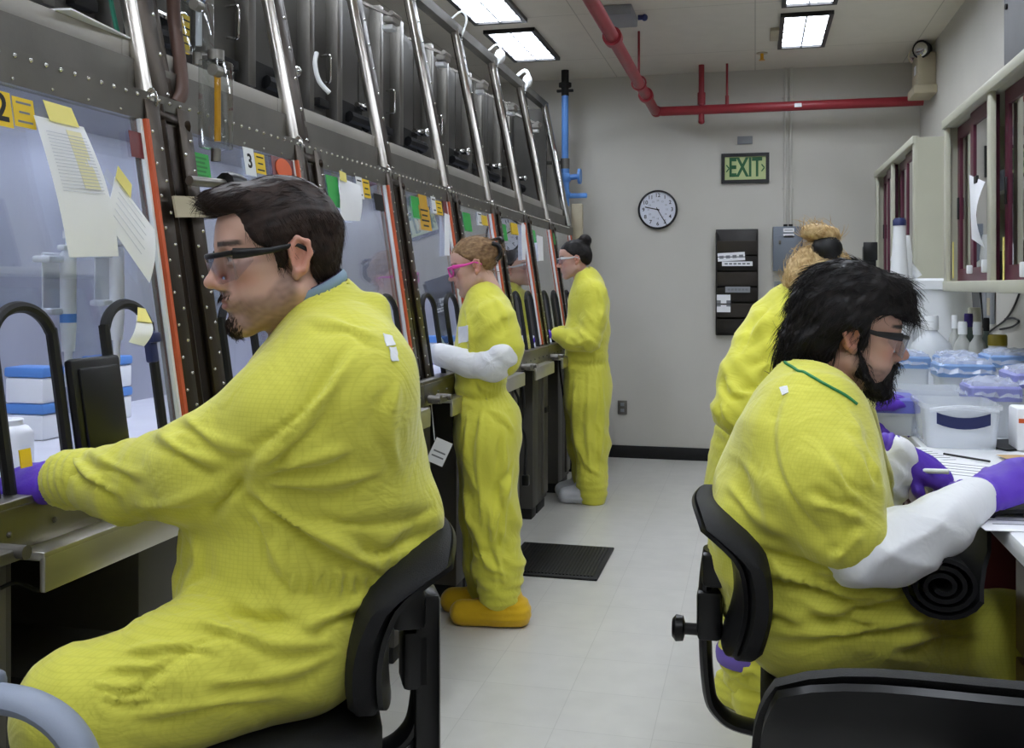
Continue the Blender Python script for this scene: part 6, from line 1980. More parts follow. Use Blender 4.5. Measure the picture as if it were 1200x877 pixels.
# ------------------------------------------------------------------ seated man at the gloveboxes
SK1 = (.64, .40, .31); LIP1 = (.46, .19, .16)
def man_left():
    f = V3(-.85, -.53, 0); f = unit(f)
    T = [(at(335, 742, 1.74), .135, .19), (at(330, 705, 1.74), .172, .20), (at(345, 655, 1.735), .188, .205), (at(366, 610, 1.73), .207, .21), (at(373, 540, 1.72), .180, .212),
         (at(384, 470, 1.71), .142, .205), (at(394, 420, 1.70), .105, .17), (at(388, 392, 1.69), .078, .11)]
    la = [(at(400, 452, 1.60), .105), (at(335, 492, 1.56), .092), (at(240, 546, 1.60), .082), (at(150, 566, 1.68), .066), (at(88, 561, 1.74), .048)]
    ra = [(at(372, 430, 1.93), .092), (at(300, 500, 1.98), .08), (at(240, 545, 2.04), .072), (at(205, 540, 2.09), .06), (at(196, 527, 2.13), .045)]
    lh = at(345, 752, 1.60)
    ll = [(lh, .112), (at(230, 787, 1.53), .100), (at(100, 836, 1.47), .090), (Vector((-.93, 1.285, .50)), .085), (Vector((-.90, 1.30, .34)), .07)]
    rl = [(at(350, 752, 1.88), .112), (at(290, 775, 1.88), .10), (at(225, 800, 1.86), .09), (Vector((-1.08, 1.58, .45)), .08), (Vector((-1.06, 1.58, .30)), .07)]
    H = Head(at(347, 303, 1.585), (-.747, -.665), pitch=8, s=1.0, near=1)
    neck = (H.w(-.030, 0, -.15), H.w(-.022, 0, -.05), .062, .056)
    col = (at(392, 405, 1.69), at(371, 362, 1.675), .082, .074)
    P = Person('man in a yellow coverall and dark glasses seated at the gloveboxes, arm inside the enclosure', f, T, [la, ra], [ll, rl], H, neck, col, h=.0062, hh=.0026)
    P.body(SK1, LIP1, (.07, .045, .035), (.08, .048, .035), .80)
    el = npv(la[2][0]); sh = npv(la[0][0]); wr = npv(la[4][0])
    ad = unit(wr-sh)
    feats = [(npv(la[3][0]), ad+V3(0, .4, .3), .10, .06, .004), (wr, ad, .05, .024, .005),
             (npv(T[1][0]), V3(.35, 0, .9), .24, .11, .005),
             (npv(ll[1][0]), V3(.5, .4, .75), .16, .09, .004), (npv(ll[2][0]), V3(1, .5, .3), .10, .05, .004)]
    def extra(F):
        F.cone(at(440, 590, 1.66), at(478, 606, 1.68), .075, .055, .05)       # blouse gathered above the waist at the back
        F.cone(at(424, 374, 1.67), at(437, 362, 1.66), .036, .028, .02)      # folded collar flap at the nape
        F.chain([(at(270, 575, 1.56), .05), (at(215, 572, 1.62), .05)], .04)
    lines = [
        ([(287, 556), (263, 588), (236, 612)], 7, -.012, 0),
        ([(289, 562), (338, 608), (404, 642), (452, 672)], 8, .010, .9),
        ([(519, 592), (476, 613), (415, 616), (356, 606)], 5, -.007, -.4),
        ([(519, 618), (482, 637), (448, 650), (400, 640)], 6, -.008, -.6),
        ([(257, 708), (306, 725), (352, 728)], 8, -.011, -.5),
        ([(352, 736), (404, 716), (442, 692)], 7, .007, .8),
        ([(206, 720), (255, 735), (330, 755), (400, 752)], 8, .006, .7),
        ([(126, 836), (191, 780), (235, 753), (275, 741)], 3.5, -.005, -.7),
        ([(420, 405), (384, 460), (340, 503), (289, 553)], 6, .006, .9),
        ([(290, 556), (350, 510), (385, 455)], 7, .006, .8),
        ([(292, 560), (362, 540), (418, 524)], 8, .006, .8),
        ([(300, 566), (380, 566), (450, 552)], 9, .005, .7),
        ([(82, 534), (109, 562), (146, 580)], 5, .007, .8),
        ([(95, 525), (130, 545), (175, 560)], 6, .005, .8),
        ([(178, 500), (215, 530), (272, 545)], 7, .007, .8),
        ([(205, 480), (250, 515), (300, 530)], 8, .005, .8),
        ([(150, 590), (200, 590), (255, 570)], 8, .006, .6),
        ([(100, 800), (140, 806), (190, 802)], 4, .005, .8), ([(105, 812), (150, 820), (200, 818)], 4, .005, .8), ([(115, 785), (160, 782), (205, 785)], 4, .004, .8),
        ([(140, 765), (200, 757), (260, 762)], 5, .005, .8), ([(230, 800), (310, 795), (390, 770)], 8, .005, .8), ([(150, 840), (250, 825), (340, 812)], 6, .005, .7),
        ([(225, 620), (232, 660), (212, 705)], 8, .006, .5), ([(300, 590), (318, 640), (345, 690)], 8, .006, .7),
        ([(470, 440), (455, 500), (470, 560)], 10, .004, .6), ([(360, 372), (410, 385), (450, 400)], 6, .004, .6),
    ] + [([(345+k*13, 668), (343+k*13+k*.6, 682), (340+k*13+k, 700)], 3.2, .0045, .8) for k in range(8)]
    P.coverall(M_yell, feats, seed=11, base=.0022, freq=11, extra=extra, waist=[(at(400, 676, 1.6).z, .004, .03)], lines=lines, kt=.035, ka=.018)
    P.patch([(448, 392), (458, 395), (462, 405), (452, 407)], M_tyvek, 'glare_patch', 'white painted glare patch'); P.patch([(455, 408), (463, 408), (466, 424), (458, 424)], M_tyvek, 'glare_patch', 'white painted glare patch')  # glare on the back of the coverall, laid on as white patches
    strands('goatee', P.bV, vnormals(P.bV, P.bQ), H, lambda p: (.5, 0, -1), M_hdark, P.o, n=420, length=.010, r=.0007, lift=.3, seed=15, mask=(lambda L: (np.sqrt(((L[:, 0]-.085)/.03)**2+(L[:, 1]/.03)**2+((L[:, 2]+.092)/.022)**2) < 1) | (np.sqrt(((L[:, 0]-.1)/.02)**2+(L[:, 1]/.03)**2+((L[:, 2]+.040)/.006)**2) < 1))(H.loc(P.bV)))
    # cuff roll
    P.piece('cuff', [(at(102, 561, 1.725), .054), (at(82, 561, 1.747), .052)], M_yell, [(wr, ad, .08, .02, .004)], h=.006)
    ax = npv(col[1])-npv(col[0])
    ring_trim('collar_lining', npv(col[1])+unit(ax)*.034, ax, (-1, 0, 0), .0665, .0665, .006, M_trimb, P.o, label='blue-grey collar lining')
    ring_trim('shirt_neckband', npv(col[1])+unit(ax)*.036, ax, (-1, 0, 0), .060, .060, .005, M_inshirt, P.o, label='dark violet shirt neckband')
    # back marks
    for (px, py, w, h) in ((452, 402, .03, .028), (459, 417, .016, .022)):
        pass
    # hands
    dirv = npv((-1.36, 1.545, 1.01))-wr
    glove('glove', wr+unit(dirv)*.035, dirv, (.1, -.45, .9), 1 if False else -1, P.o, curl=(.45, .55, .35), cuff=.06, label='purple glove', s=1.2)
    wr2 = npv(ra[4][0]); d2 = V3(-1, .1, -.12)
    glove('glove', wr2+unit(d2)*.03, d2, (0, .3, .95), 1, P.o, curl=(.4, .5, .3), cuff=.055, label='purple glove', s=1.05, h=.004)
    for a, dd in ((ll[-1][0], f), (rl[-1][0], f)):
        P.shoe(a, f, M_bootie, floor=npv(a)[2]-.115, label='golden overshoe')
    # hair
    def build(F):
        H.ell(F, (-.010, 0, .050), (.104, .083, .092), .01)
        H.ell(F, (.035, 0, .098), (.075, .060, .034), .02, rot=(0, -.18, 0))
        H.cone(F, (.062, -.01, .112), (.094, .0, .112), .020, .012, .02, wax=(0, 1, 0), ws=1.9)
        H.ell(F, (-.055, 0, .0), (.042, .066, .055), .02)
        for y in (1, -1): H.ell(F, (-.013, y*.087, .004), (.025, .02, .036), .004, 'sub')
    hl = piecewise([-.2, -.10, -.075, -.05, -.038, -.034, -.012, .000, .008, .018, .024, .036, .052, .062, .068, .2], [-.075, -.072, -.070, -.062, -.03, .015, .040, .02, -.012, -.010, .018, .026, .036, .056, .086, .086])
    def line(x, y, z):
        zz = hl(x)
        ax_ = np.clip((np.abs(y)-.03)/.04, 0, 1)
        front = np.where(x > .03, (.084-.030*(1-ax_)*0-zz), 0)
        return (z-zz)*.8
    V, Q = hair_shell(H, (-.13, -.10, -.09), (.15, .10, .16), build, line, h=.0034, groove=.0007, gdir=(1, 0, -.15), seed=3)
    hr = to_object(V, Q, 'hair', M_hdark, P.o)
    N = vnormals(V, Q); L = H.loc(V)
    def flow(p):
        if p[2] > .085: return (1, .15*np.sign(p[1]), .1)
        if p[0] < -.04: return (-.25, 0, -1)
        return (-.35, 0, -.9)
    strands('hair_strands', V, N, H, flow, M_hdark, hr, n=4200, length=.026, r=.00055, lift=.06, seed=4, jitter=.22)
    strands('fringe', V, N, H, lambda p: (1, .1, .0), M_hdark, hr, n=200, length=.016, r=.0008, lift=.1, seed=8, mask=(L[:, 0] > .05) & (L[:, 2] > .085))
    glasses(H, M_blackpl, P.o, label='dark half-rim safety glasses', top=.031, bot=-.014, thick=.0036, drop=.007)
    return P

# ------------------------------------------------------------------ seated man at the bench
def man_right():
    f = V3(1, 0, 0)
    T = [(at(950, 708, 2.08), .150, .19), (at(944, 690, 2.08), .170, .20), (at(941, 640, 2.08), .185, .205), (at(938, 575, 2.08), .172, .208),
         (at(944, 515, 2.08), .135, .20), (at(950, 482, 2.09), .098, .160), (at(950, 472, 2.10), .078, .11)]
    ra = [(at(948, 520, 1.97), .105), (at(966, 570, 1.89), .102), (at(988, 626, 1.86), .083), (at(1075, 630, 1.90), .050), (at(1138, 588, 1.96), .036)]
    la = [(at(980, 495, 2.26), .09), (at(1000, 560, 2.34), .085), (at(1015, 600, 2.38), .07), (at(1035, 560, 2.38), .055), (at(1052, 533, 2.37), .045)]
    rl = [(at(945, 722, 1.99), .108), (at(1060, 742, 2.03), .088), (at(1180, 748, 2.07), .085), (Vector((.54, 2.24, .35)), .08), (Vector((.52, 2.24, .12)), .07)]
    ll = [(at(945, 722, 2.2), .108), (at(1060, 736, 2.24), .090), (at(1165, 755, 2.25), .092), (Vector((.54, 2.44, .35)), .08), (Vector((.52, 2.44, .12)), .07)]
    H = Head(at(1000, 396, 2.05), (.996, .09), pitch=9, s=1.0, near=-1)
    neck = (H.w(-.045, 0, -.16), H.w(-.025, 0, -.05), .062, .056)
    col = (at(938, 486, 2.10), at(951, 460, 2.10), .097, .086)
    P = Person('man with long dark hair and beard in a yellow coverall seated at the bench', f, T, [ra, la], [rl, ll], H, neck, col, h=.0072, hh=.003)
    P.body((.56, .34, .26), (.38, .16, .13), (.02, .015, .012), (.03, .02, .016), .85)
    el = npv(ra[2][0]); sh = npv(ra[0][0])
    feats = [(npv(at(910, 650, 1.95)), V3(.3, 0, .9), .18, .08, .004), (npv(at(1080, 735, 1.9)), V3(.3, 0, .9), .18, .08, .004)]
    def extra(F):
        F.cone(at(880, 625, 2.0), at(895, 655, 2.0), .08, .08, .06)
        F.cone(at(1000, 690, 1.95), at(1040, 715, 1.95), .075, .08, .08)
    lines = [
        ([(930, 440), (905, 490), (908, 545), (938, 600), (980, 642)], 5, -.006, -.5),
        ([(1016, 612), (985, 597), (945, 588)], 6, .008, .9), ([(1010, 618), (995, 640), (972, 660)], 6, .007, .8),
        ([(1020, 600), (990, 570), (965, 530)], 7, .006, .8), ([(1025, 585), (1010, 545), (985, 505)], 8, .005, .7),
        ([(1038, 600), (1030, 560), (1012, 520), (990, 480)], 7, .005, .7),
        ([(876, 638), (914, 652), (956, 664), (994, 676)], 4, -.007, -.6), ([(884, 664), (942, 681), (1006, 698), (1058, 694)], 7, .010, .9),
        ([(935, 717), (1006, 712), (1070, 688)], 6, .009, .9), ([(879, 740), (985, 742), (1090, 722), (1160, 695)], 7, .007, .8),
        ([(930, 700), (985, 722), (1040, 730)], 5, .006, .8), ([(1040, 760), (1100, 745), (1160, 742)], 6, .005, .8),
        ([(850, 560), (880, 600), (930, 630)], 8, .005, .6), ([(865, 530), (890, 570), (905, 620)], 9, .004, .6), ([(880, 690), (905, 715), (950, 730)], 6, .006, .8),
    ] + [([(892+k*15, 655+k*4), (890+k*15, 670+k*4), (888+k*14, 690+k*4)], 3.5, .004, .8) for k in range(7)]
    P.coverall(M_yell, feats, arm_end=[3, 3], seed=21, base=.0025, freq=11, extra=extra, waist=[(at(900, 640, 2.0).z, .003, .03)], lines=lines, kt=.035, ka=.02)
    P.patch([(914, 455), (923, 453), (925, 461), (917, 464)], M_tyvek, 'glare_patch', 'white painted glare patch')  # light glare at the shoulder, put on as a small white patch
    sl = [(at(1006, 650, 1.84), .063), (at(1048, 643, 1.85), .064), (at(1100, 615, 1.90), .055), (at(1143, 584, 1.96), .041)]
    d = npv(sl[3][0])-npv(sl[0][0])
    P.piece('white_sleeve', sl, M_tyvek, [(sl[1][0], d+V3(0, 0, .6), .12, .07, .006), (sl[1][0], V3(.6, 0, -.9), .12, .075, .007)], h=.0065, label='white disposable sleeve')
    sl2 = [(la[2][0], .066), (la[3][0], .062), (at(1050, 536, 2.37), .05)]
    P.piece('white_sleeve', sl2, M_tyvek, [(la[3][0], V3(.6, 0, .7), .1, .04, .006)], h=.008, label='white disposable sleeve')
    ax = npv(col[1])-npv(col[0])
    P.trim([(919, 424), (942, 437), (970, 453), (990, 464), (1003, 474)], .0032, M_trimg, 'collar_trim', 'green collar trim')
    w1 = npv(at(1150, 580, 1.965))
    glove('glove', w1, npv(at(1206, 556, 1.985))-w1, (-.15, -.55, .85), 1, P.o, curl=(.45, .5, .4), cuff=.03, s=1.16, label='purple glove', cuff_r=.039)
    w2 = npv(at(1056, 533, 2.37))
    glove('glove', w2, npv(at(1095, 556, 2.36))-w2, (.3, -.5, .75), -1, P.o, curl=(.55, .7, .5), cuff=.025, s=1.1, label='purple glove', cuff_r=.036)
    b = MB(); b.cyl(at(1082, 552, 2.33), at(1112, 553, 2.30), .006, seg=8); st = b.build('thin_tool', M_white); tag(st, 'thin pale tool held in the far glove of the seated man at the bench', 'tool')
    for a in (rl[-1][0], ll[-1][0]): P.shoe(a, (1, 0, 0), M_bootie, label='golden overshoe')
    # hair: thick, dark, to the nape
    def build(F):
        H.ell(F, (-.014, 0, .052), (.116, .095, .098), .02)
        H.ell(F, (.020, 0, .112), (.084, .070, .044), .03)
        H.ell(F, (-.04, 0, .118), (.07, .07, .04), .03)
        H.ell(F, (.070, 0, .088), (.042, .060, .040), .03)
        H.ell(F, (-.075, 0, .01), (.062, .080, .085), .04)
        H.ell(F, (-.092, 0, -.06), (.048, .066, .060), .04)
        H.ell(F, (-.085, 0, -.105), (.035, .05, .04), .03)
        for y in (1, -1):
            H.ell(F, (-.012, y*.092, -.002), (.021, .022, .030), .004, 'sub')
            H.ell(F, (.085, y*.035, .075), (.03, .03, .022), .02)
    hl = piecewise([-.3, -.06, -.042, -.034, -.010, .002, .008, .020, .025, .04, .055, .3], [-.16, -.14, -.10, .0, .035, .02, -.03, -.03, .040, .052, .058, .060])
    V, Q = hair_shell(H, (-.17, -.12, -.17), (.15, .12, .18), build, lambda x, y, z: (z-hl(x))*.8, h=.004, groove=.0015, gdir=(-.6, 0, -.8), seed=7)
    N = vnormals(V, Q); L = H.loc(V)
    V = V+N*(.006*snoise(L, 55, 31)+.004*snoise(L, 110, 32))[:, None]
    hr = to_object(V, Q, 'hair', M_hblack, P.o)
    def flow(p):
        if p[2] > .09: return (-.6+.9*(p[0] > .03), .2*np.sign(p[1]), -.1)
        if p[0] > .06: return (.6, .1, -.6)
        return (-.55, .1*np.sign(p[1]), -.8)
    N = vnormals(V, Q)
    strands('hair_strands', V, N, H, flow, M_hblack, hr, n=3600, length=.045, r=.0007, lift=.06, seed=5, wave=.004, seg=7, jitter=.25)
    strands('neck_locks', V, N, H, lambda p: (-.1, 0, -1), M_hblack, hr, n=240, length=.075, r=.0016, lift=.1, seed=6, wave=.008, seg=8, mask=(L[:, 2] < -.02) & (L[:, 0] < -.03))
    # beard
    def bb_(F):
        H.ell(F, (.072, 0, -.092), (.029, .030, .026), .02)
        H.ell(F, (.078, 0, -.102), (.022, .022, .016), .02)
        for y in (1, -1):
            H.cone(F, (.008, y*.068, -.020), (.020, y*.060, -.058), .006, .010, .015); H.cone(F, (.020, y*.058, -.060), (.066, y*.022, -.094), .011, .017, .02)
            H.cone(F, (.101, y*.004, -.0385), (.092, y*.028, -.048), .0055, .006, .006); H.cone(F, (.092, y*.027, -.048), (.080, y*.030, -.075), .006, .012, .01)
        H.ell(F, (.103, 0, -.055), (.014, .020, .0095), .004, 'sub')
    V, Q = hair_shell(H, (-.02, -.09, -.16), (.13, .09, .0), bb_, lambda x, y, z: np.full_like(x, .05), h=.0035, groove=.0015, gdir=(.3, 0, -1), seed=9)
    N = vnormals(V, Q); V = V+N*(.002*snoise(H.loc(V), 150, 4))[:, None]
    bd = to_object(V, Q, 'beard', M_hblack, P.o)
    strands('beard_strands', V, N, H, lambda p: (.35, .1*np.sign(p[1]), -1), M_hblack, bd, n=700, length=.018, r=.0008, lift=.35, seed=12)
    glasses(H, M_blackpl, P.o, label='black safety glasses', top=.031, bot=-.012, thick=.0042, drop=.011)
    # white patch on the shoulder blade
    return P

# ------------------------------------------------------------------ standing worker in pink glasses
def girl():
    f = unit(V3(-.98, -.19, 0))
    Z = 4.15
    T = [(at(571, 512, Z), .128, .165), (at(571, 492, Z), .130, .165), (at(562, 458, Z), .092, .128), (at(567, 415, Z), .117, .155), (at(570, 380, Z), .112, .155), (at(569, 358, Z), .085, .125), (at(567, 347, Z), .06, .08)]
    la = [(at(584, 378, 4.02), .070), (at(590, 408, 4.0), .068), (at(590, 424, 3.99), .060), (at(555, 427, 4.02), .045), (at(517, 419, 4.06), .036), (at(505, 421, 4.10), .034)]
    ra = [(at(566, 378, 4.28), .070), (at(565, 410, 4.33), .065), (at(560, 425, 4.36), .058), (at(542, 425, 4.36), .045), (at(525, 418, 4.36), .036), (at(515, 420, 4.38), .034)]
    ll = [(at(573, 515, 4.08), .122), (at(578, 600, 4.07), .104), (at(584, 660, 4.06), .094), (at(585, 692, 4.06), .090)]
    rl = [(at(566, 515, 4.22), .122), (at(568, 600, 4.22), .102), (at(571, 660, 4.22), .092), (at(572, 688, 4.22), .088)]
    H = Head(at(557.5, 313, 4.08), (-.97, -.24), pitch=15, s=.95, near=1, female=True)
    neck = (H.w(-.045, 0, -.15), H.w(-.025, 0, -.05), .05, .046)
    col = (at(568, 352, Z), at(564, 340, Z), .062, .058)
    P = Person('woman in pink glasses and yellow coverall standing at the gloveboxes with a white sleeve', f, T, [la, ra], [ll, rl], H, neck, col, h=.009, hh=.0045)
    P.body((.66, .42, .33), (.50, .22, .20), (.25, .16, .10))
    feats = [(T[2][0], V3(.1, 0, 1), .14, .05, .007), (ll[1][0], V3(.8, .3, .5), .2, .09, .009), (ll[2][0], V3(.6, 0, .8), .16, .07, .009), (la[0][0], V3(.5, 0, -.8), .12, .07, .006), (npv(ll[3][0]), V3(0, 0, 1), .14, .04, .006), (at(560, 560, 4.0), V3(1, 0, .35), .2, .1, .007)]
    lines = [([(548, 480), (545, 560), (556, 690)], 4, .009, .8), ([(565, 470), (560, 540), (566, 620)], 4, .009, .8), ([(590, 500), (592, 580), (585, 660)], 4.5, .009, .8), ([(602, 540), (590, 580), (575, 640)], 4, .008, .8),
        ([(572, 590), (580, 640), (592, 690)], 4, .009, .8), ([(560, 640), (575, 665), (600, 676)], 4, .008, .8), ([(545, 600), (560, 630), (570, 670)], 4, .008, .8), ([(536, 462), (560, 468), (588, 462)], 3, -.008, -.5),
        ([(575, 345), (590, 365), (596, 395)], 4, .006, .7), ([(545, 360), (552, 400), (545, 440)], 4, .007, .8), ([(556, 440), (565, 455), (580, 460)], 3, .007, .8), ([(570, 480), (590, 490), (604, 510)], 4, .006, .8)]
    P.coverall(M_yell2, feats, arm_end=[3, 3], lines=lines, seed=31, base=.004, freq=15, waist=[(at(562, 460, Z).z, .005, .03)])
    P.patch([(534, 383), (549, 381), (549, 400), (535, 402)], M_tyvek, 'chest_patch', 'pale chest patch')
    P.piece('white_sleeve', [(at(588, 416, 3.975), .069), (at(578, 428, 3.985), .066), (at(550, 426, 4.02), .054), (at(516, 416, 4.06), .045)], M_tyvek, [(at(583, 425, 3.99), V3(.7, 0, .7), .07, .06, .006)], h=.008, label='white disposable sleeve')
    P.piece('white_sleeve', [(ra[2][0], .058), (ra[3][0], .05), (ra[4][0], .045)], M_tyvek, [], h=.01, label='white disposable sleeve')
    for ch, tb in ((la, -1), (ra, 1)):
        w = npv(ch[5][0]); glove('glove', w, V3(-1, .1, -.2), (0, 0, 1), tb, P.o, h=.005, cuff=.05, s=.92, label='purple glove', cuff_r=.03)
    for ch in (ll, rl): P.shoe(npv(ch[3][0]), (-.98, -.15), M_bootie, L=.30, label='golden overshoe')
    def build(F):
        H.ell(F, (-.010, 0, .050), (.103, .082, .091), .01)
        H.ell(F, (-.098, 0, .055), (.030, .035, .035), .02)
        for y in (1, -1): H.ell(F, (-.013, y*.087, .0), (.022, .02, .032), .004, 'sub')
    hl = piecewise([-.2, -.10, -.06, -.04, -.034, -.012, .004, .02, .04, .06, .2], [-.05, -.045, -.03, -.01, .015, .035, .03, .045, .062, .082, .085])
    V, Q = hair_shell(H, (-.15, -.10, -.08), (.12, .10, .16), build, lambda x, y, z: (z-hl(x))*.8, h=.0055, groove=.0016, gdir=(-1, 0, 0), seed=13)
    hr = to_object(V, Q, 'hair', M_hlight, P.o)
    strands('hair_strands', V, vnormals(V, Q), H, lambda p: (-1, 0, .05), M_hlight, hr, n=420, length=.05, r=.0012, lift=.04, seed=14)
    b = MB(); b.tube(catmull([Vector(H.w(-.10, .035, .085)), Vector(H.w(-.125, .035, .07)), Vector(H.w(-.125, .035, .03)), Vector(H.w(-.10, .035, .01))], 5), .010, seg=8); b.tube(catmull([Vector(H.w(-.09, -.02, .10)), Vector(H.w(-.14, 0, .10)), Vector(H.w(-.15, .02, .085))], 5), .007, seg=8); b.build('hair_clip', M_blackpl, P.o)
    M_pink = mat('pink_plastic', '#ee4fb4', .35, var=.04)
    glasses(H, M_pink, P.o, label='bright pink safety glasses', top=.030, bot=-.010, half=False, thick=.0040)
    return P

# ------------------------------------------------------------------ far standing worker
def far_woman():
    f = unit(V3(-.99, .12, 0)); Z = 6.42
    T = [(at(689, 466, Z), .145, .17), (at(689, 450, Z), .145, .17), (at(687, 424, Z), .13, .15), (at(688, 390, Z), .135, .165), (at(690, 355, Z), .12, .16), (at(690, 335, Z), .09, .125), (at(688, 325, Z), .06, .08)]
    la = [(at(698, 345, 6.28), .075), (at(697, 375, 6.24), .072), (at(690, 398, 6.22), .07), (at(668, 399, 6.26), .058), (at(653, 392, 6.30), .045)]
    ra = [(at(684, 345, 6.56), .075), (at(680, 375, 6.6), .07), (at(674, 396, 6.62), .062), (at(664, 394, 6.62), .055), (at(656, 390, 6.62), .045)]
    ll = [(at(689, 470, 6.36), .135), (at(693, 520, 6.35), .11), (at(694, 560, 6.33), .095), (at(694, 578, 6.33), .095)]
    rl = [(at(684, 470, 6.52), .135), (at(686, 520, 6.52), .11), (at(689, 556, 6.52), .095), (at(689, 570, 6.52), .095)]
    H = Head(at(675, 305, 6.36), (-.96, -.18), pitch=8, s=.98, near=1, female=True)
    neck = (H.w(-.045, 0, -.15), H.w(-.025, 0, -.05), .05, .046)
    col = (at(690, 330, Z), at(685, 321, Z), .066, .060)
    P = Person('woman with dark bun and yellow coverall standing at the far end of the gloveboxes', f, T, [la, ra], [ll, rl], H, neck, col, h=.013, hh=.006)
    P.body((.62, .38, .30), (.48, .2, .18), (.05, .03, .025))
    feats = [(T[2][0], V3(.1, 0, 1), .14, .05, .007), (ll[1][0], V3(.8, .3, .5), .2, .09, .01), (la[2][0], V3(.6, 0, .6), .12, .06, .008), (npv(ll[3][0]), V3(0, 0, 1), .14, .05, .008)]
    lines = [([(675, 430), (672, 490), (682, 560)], 3, .010, .8), ([(690, 430), (688, 500), (694, 570)], 3, .010, .8), ([(703, 430), (706, 490), (700, 560)], 3, .009, .8), ([(664, 424), (690, 428), (714, 423)], 2.5, -.009, -.5),
        ([(676, 520), (688, 545), (706, 560)], 3, .009, .8), ([(700, 335), (706, 360), (700, 385)], 3, .008, .8), ([(660, 400), (675, 405), (692, 398)], 2.5, .008, .8)]
    P.coverall(M_yell2, feats, lines=lines, seed=41, base=.005, freq=14, waist=[(at(688, 424, Z).z, .006, .04)])
    for ch, tb in ((la, -1), (ra, 1)):
        w = npv(ch[4][0]); glove('glove', w+V3(-.03, 0, 0), V3(-1, .1, -.1), (0, 0, 1), tb, P.o, h=.006, cuff=.05, s=.95, label='purple glove', cuff_r=.036)
    for ch in (ll, rl):
        s = P.shoe(npv(ch[3][0])+V3(-.055, -.005, 0), (-.98, -.15), M_shoec, L=.26, label='white overshoe')
    b = MB(); a = npv(ll[3][0]); b.tube([Vector((a[0]-.075, a[1]+.055*math.cos(t), .055+.05*math.sin(t))) for t in [2*PI*k/16 for k in range(16)]], .012, seg=6, closed=True, sx=.4, sy=1.6, up=(0, 0, 1)); b.build('overshoe_band', M_purple, P.o)
    def build(F):
        H.ell(F, (-.010, 0, .050), (.104, .083, .092), .01)
        H.ell(F, (-.085, 0, .125), (.045, .045, .042), .02)
        H.ell(F, (-.075, 0, .02), (.04, .06, .06), .03)
        for y in (1, -1): H.ell(F, (-.013, y*.087, .0), (.022, .02, .032), .004, 'sub')
    hl = piecewise([-.2, -.10, -.06, -.04, -.034, -.012, .004, .02, .04, .06, .2], [-.05, -.045, -.03, -.01, .015, .035, .03, .045, .062, .082, .085])
    V, Q = hair_shell(H, (-.15, -.10, -.08), (.12, .10, .18), build, lambda x, y, z: (z-hl(x))*.8, h=.007, groove=.0016, gdir=(-1, 0, 0), seed=15)
    to_object(V, Q, 'hair', M_hblack, P.o)
    glasses(H, M_frost, P.o, label='clear safety glasses', top=.030, bot=-.010, thick=.0022)
    return P

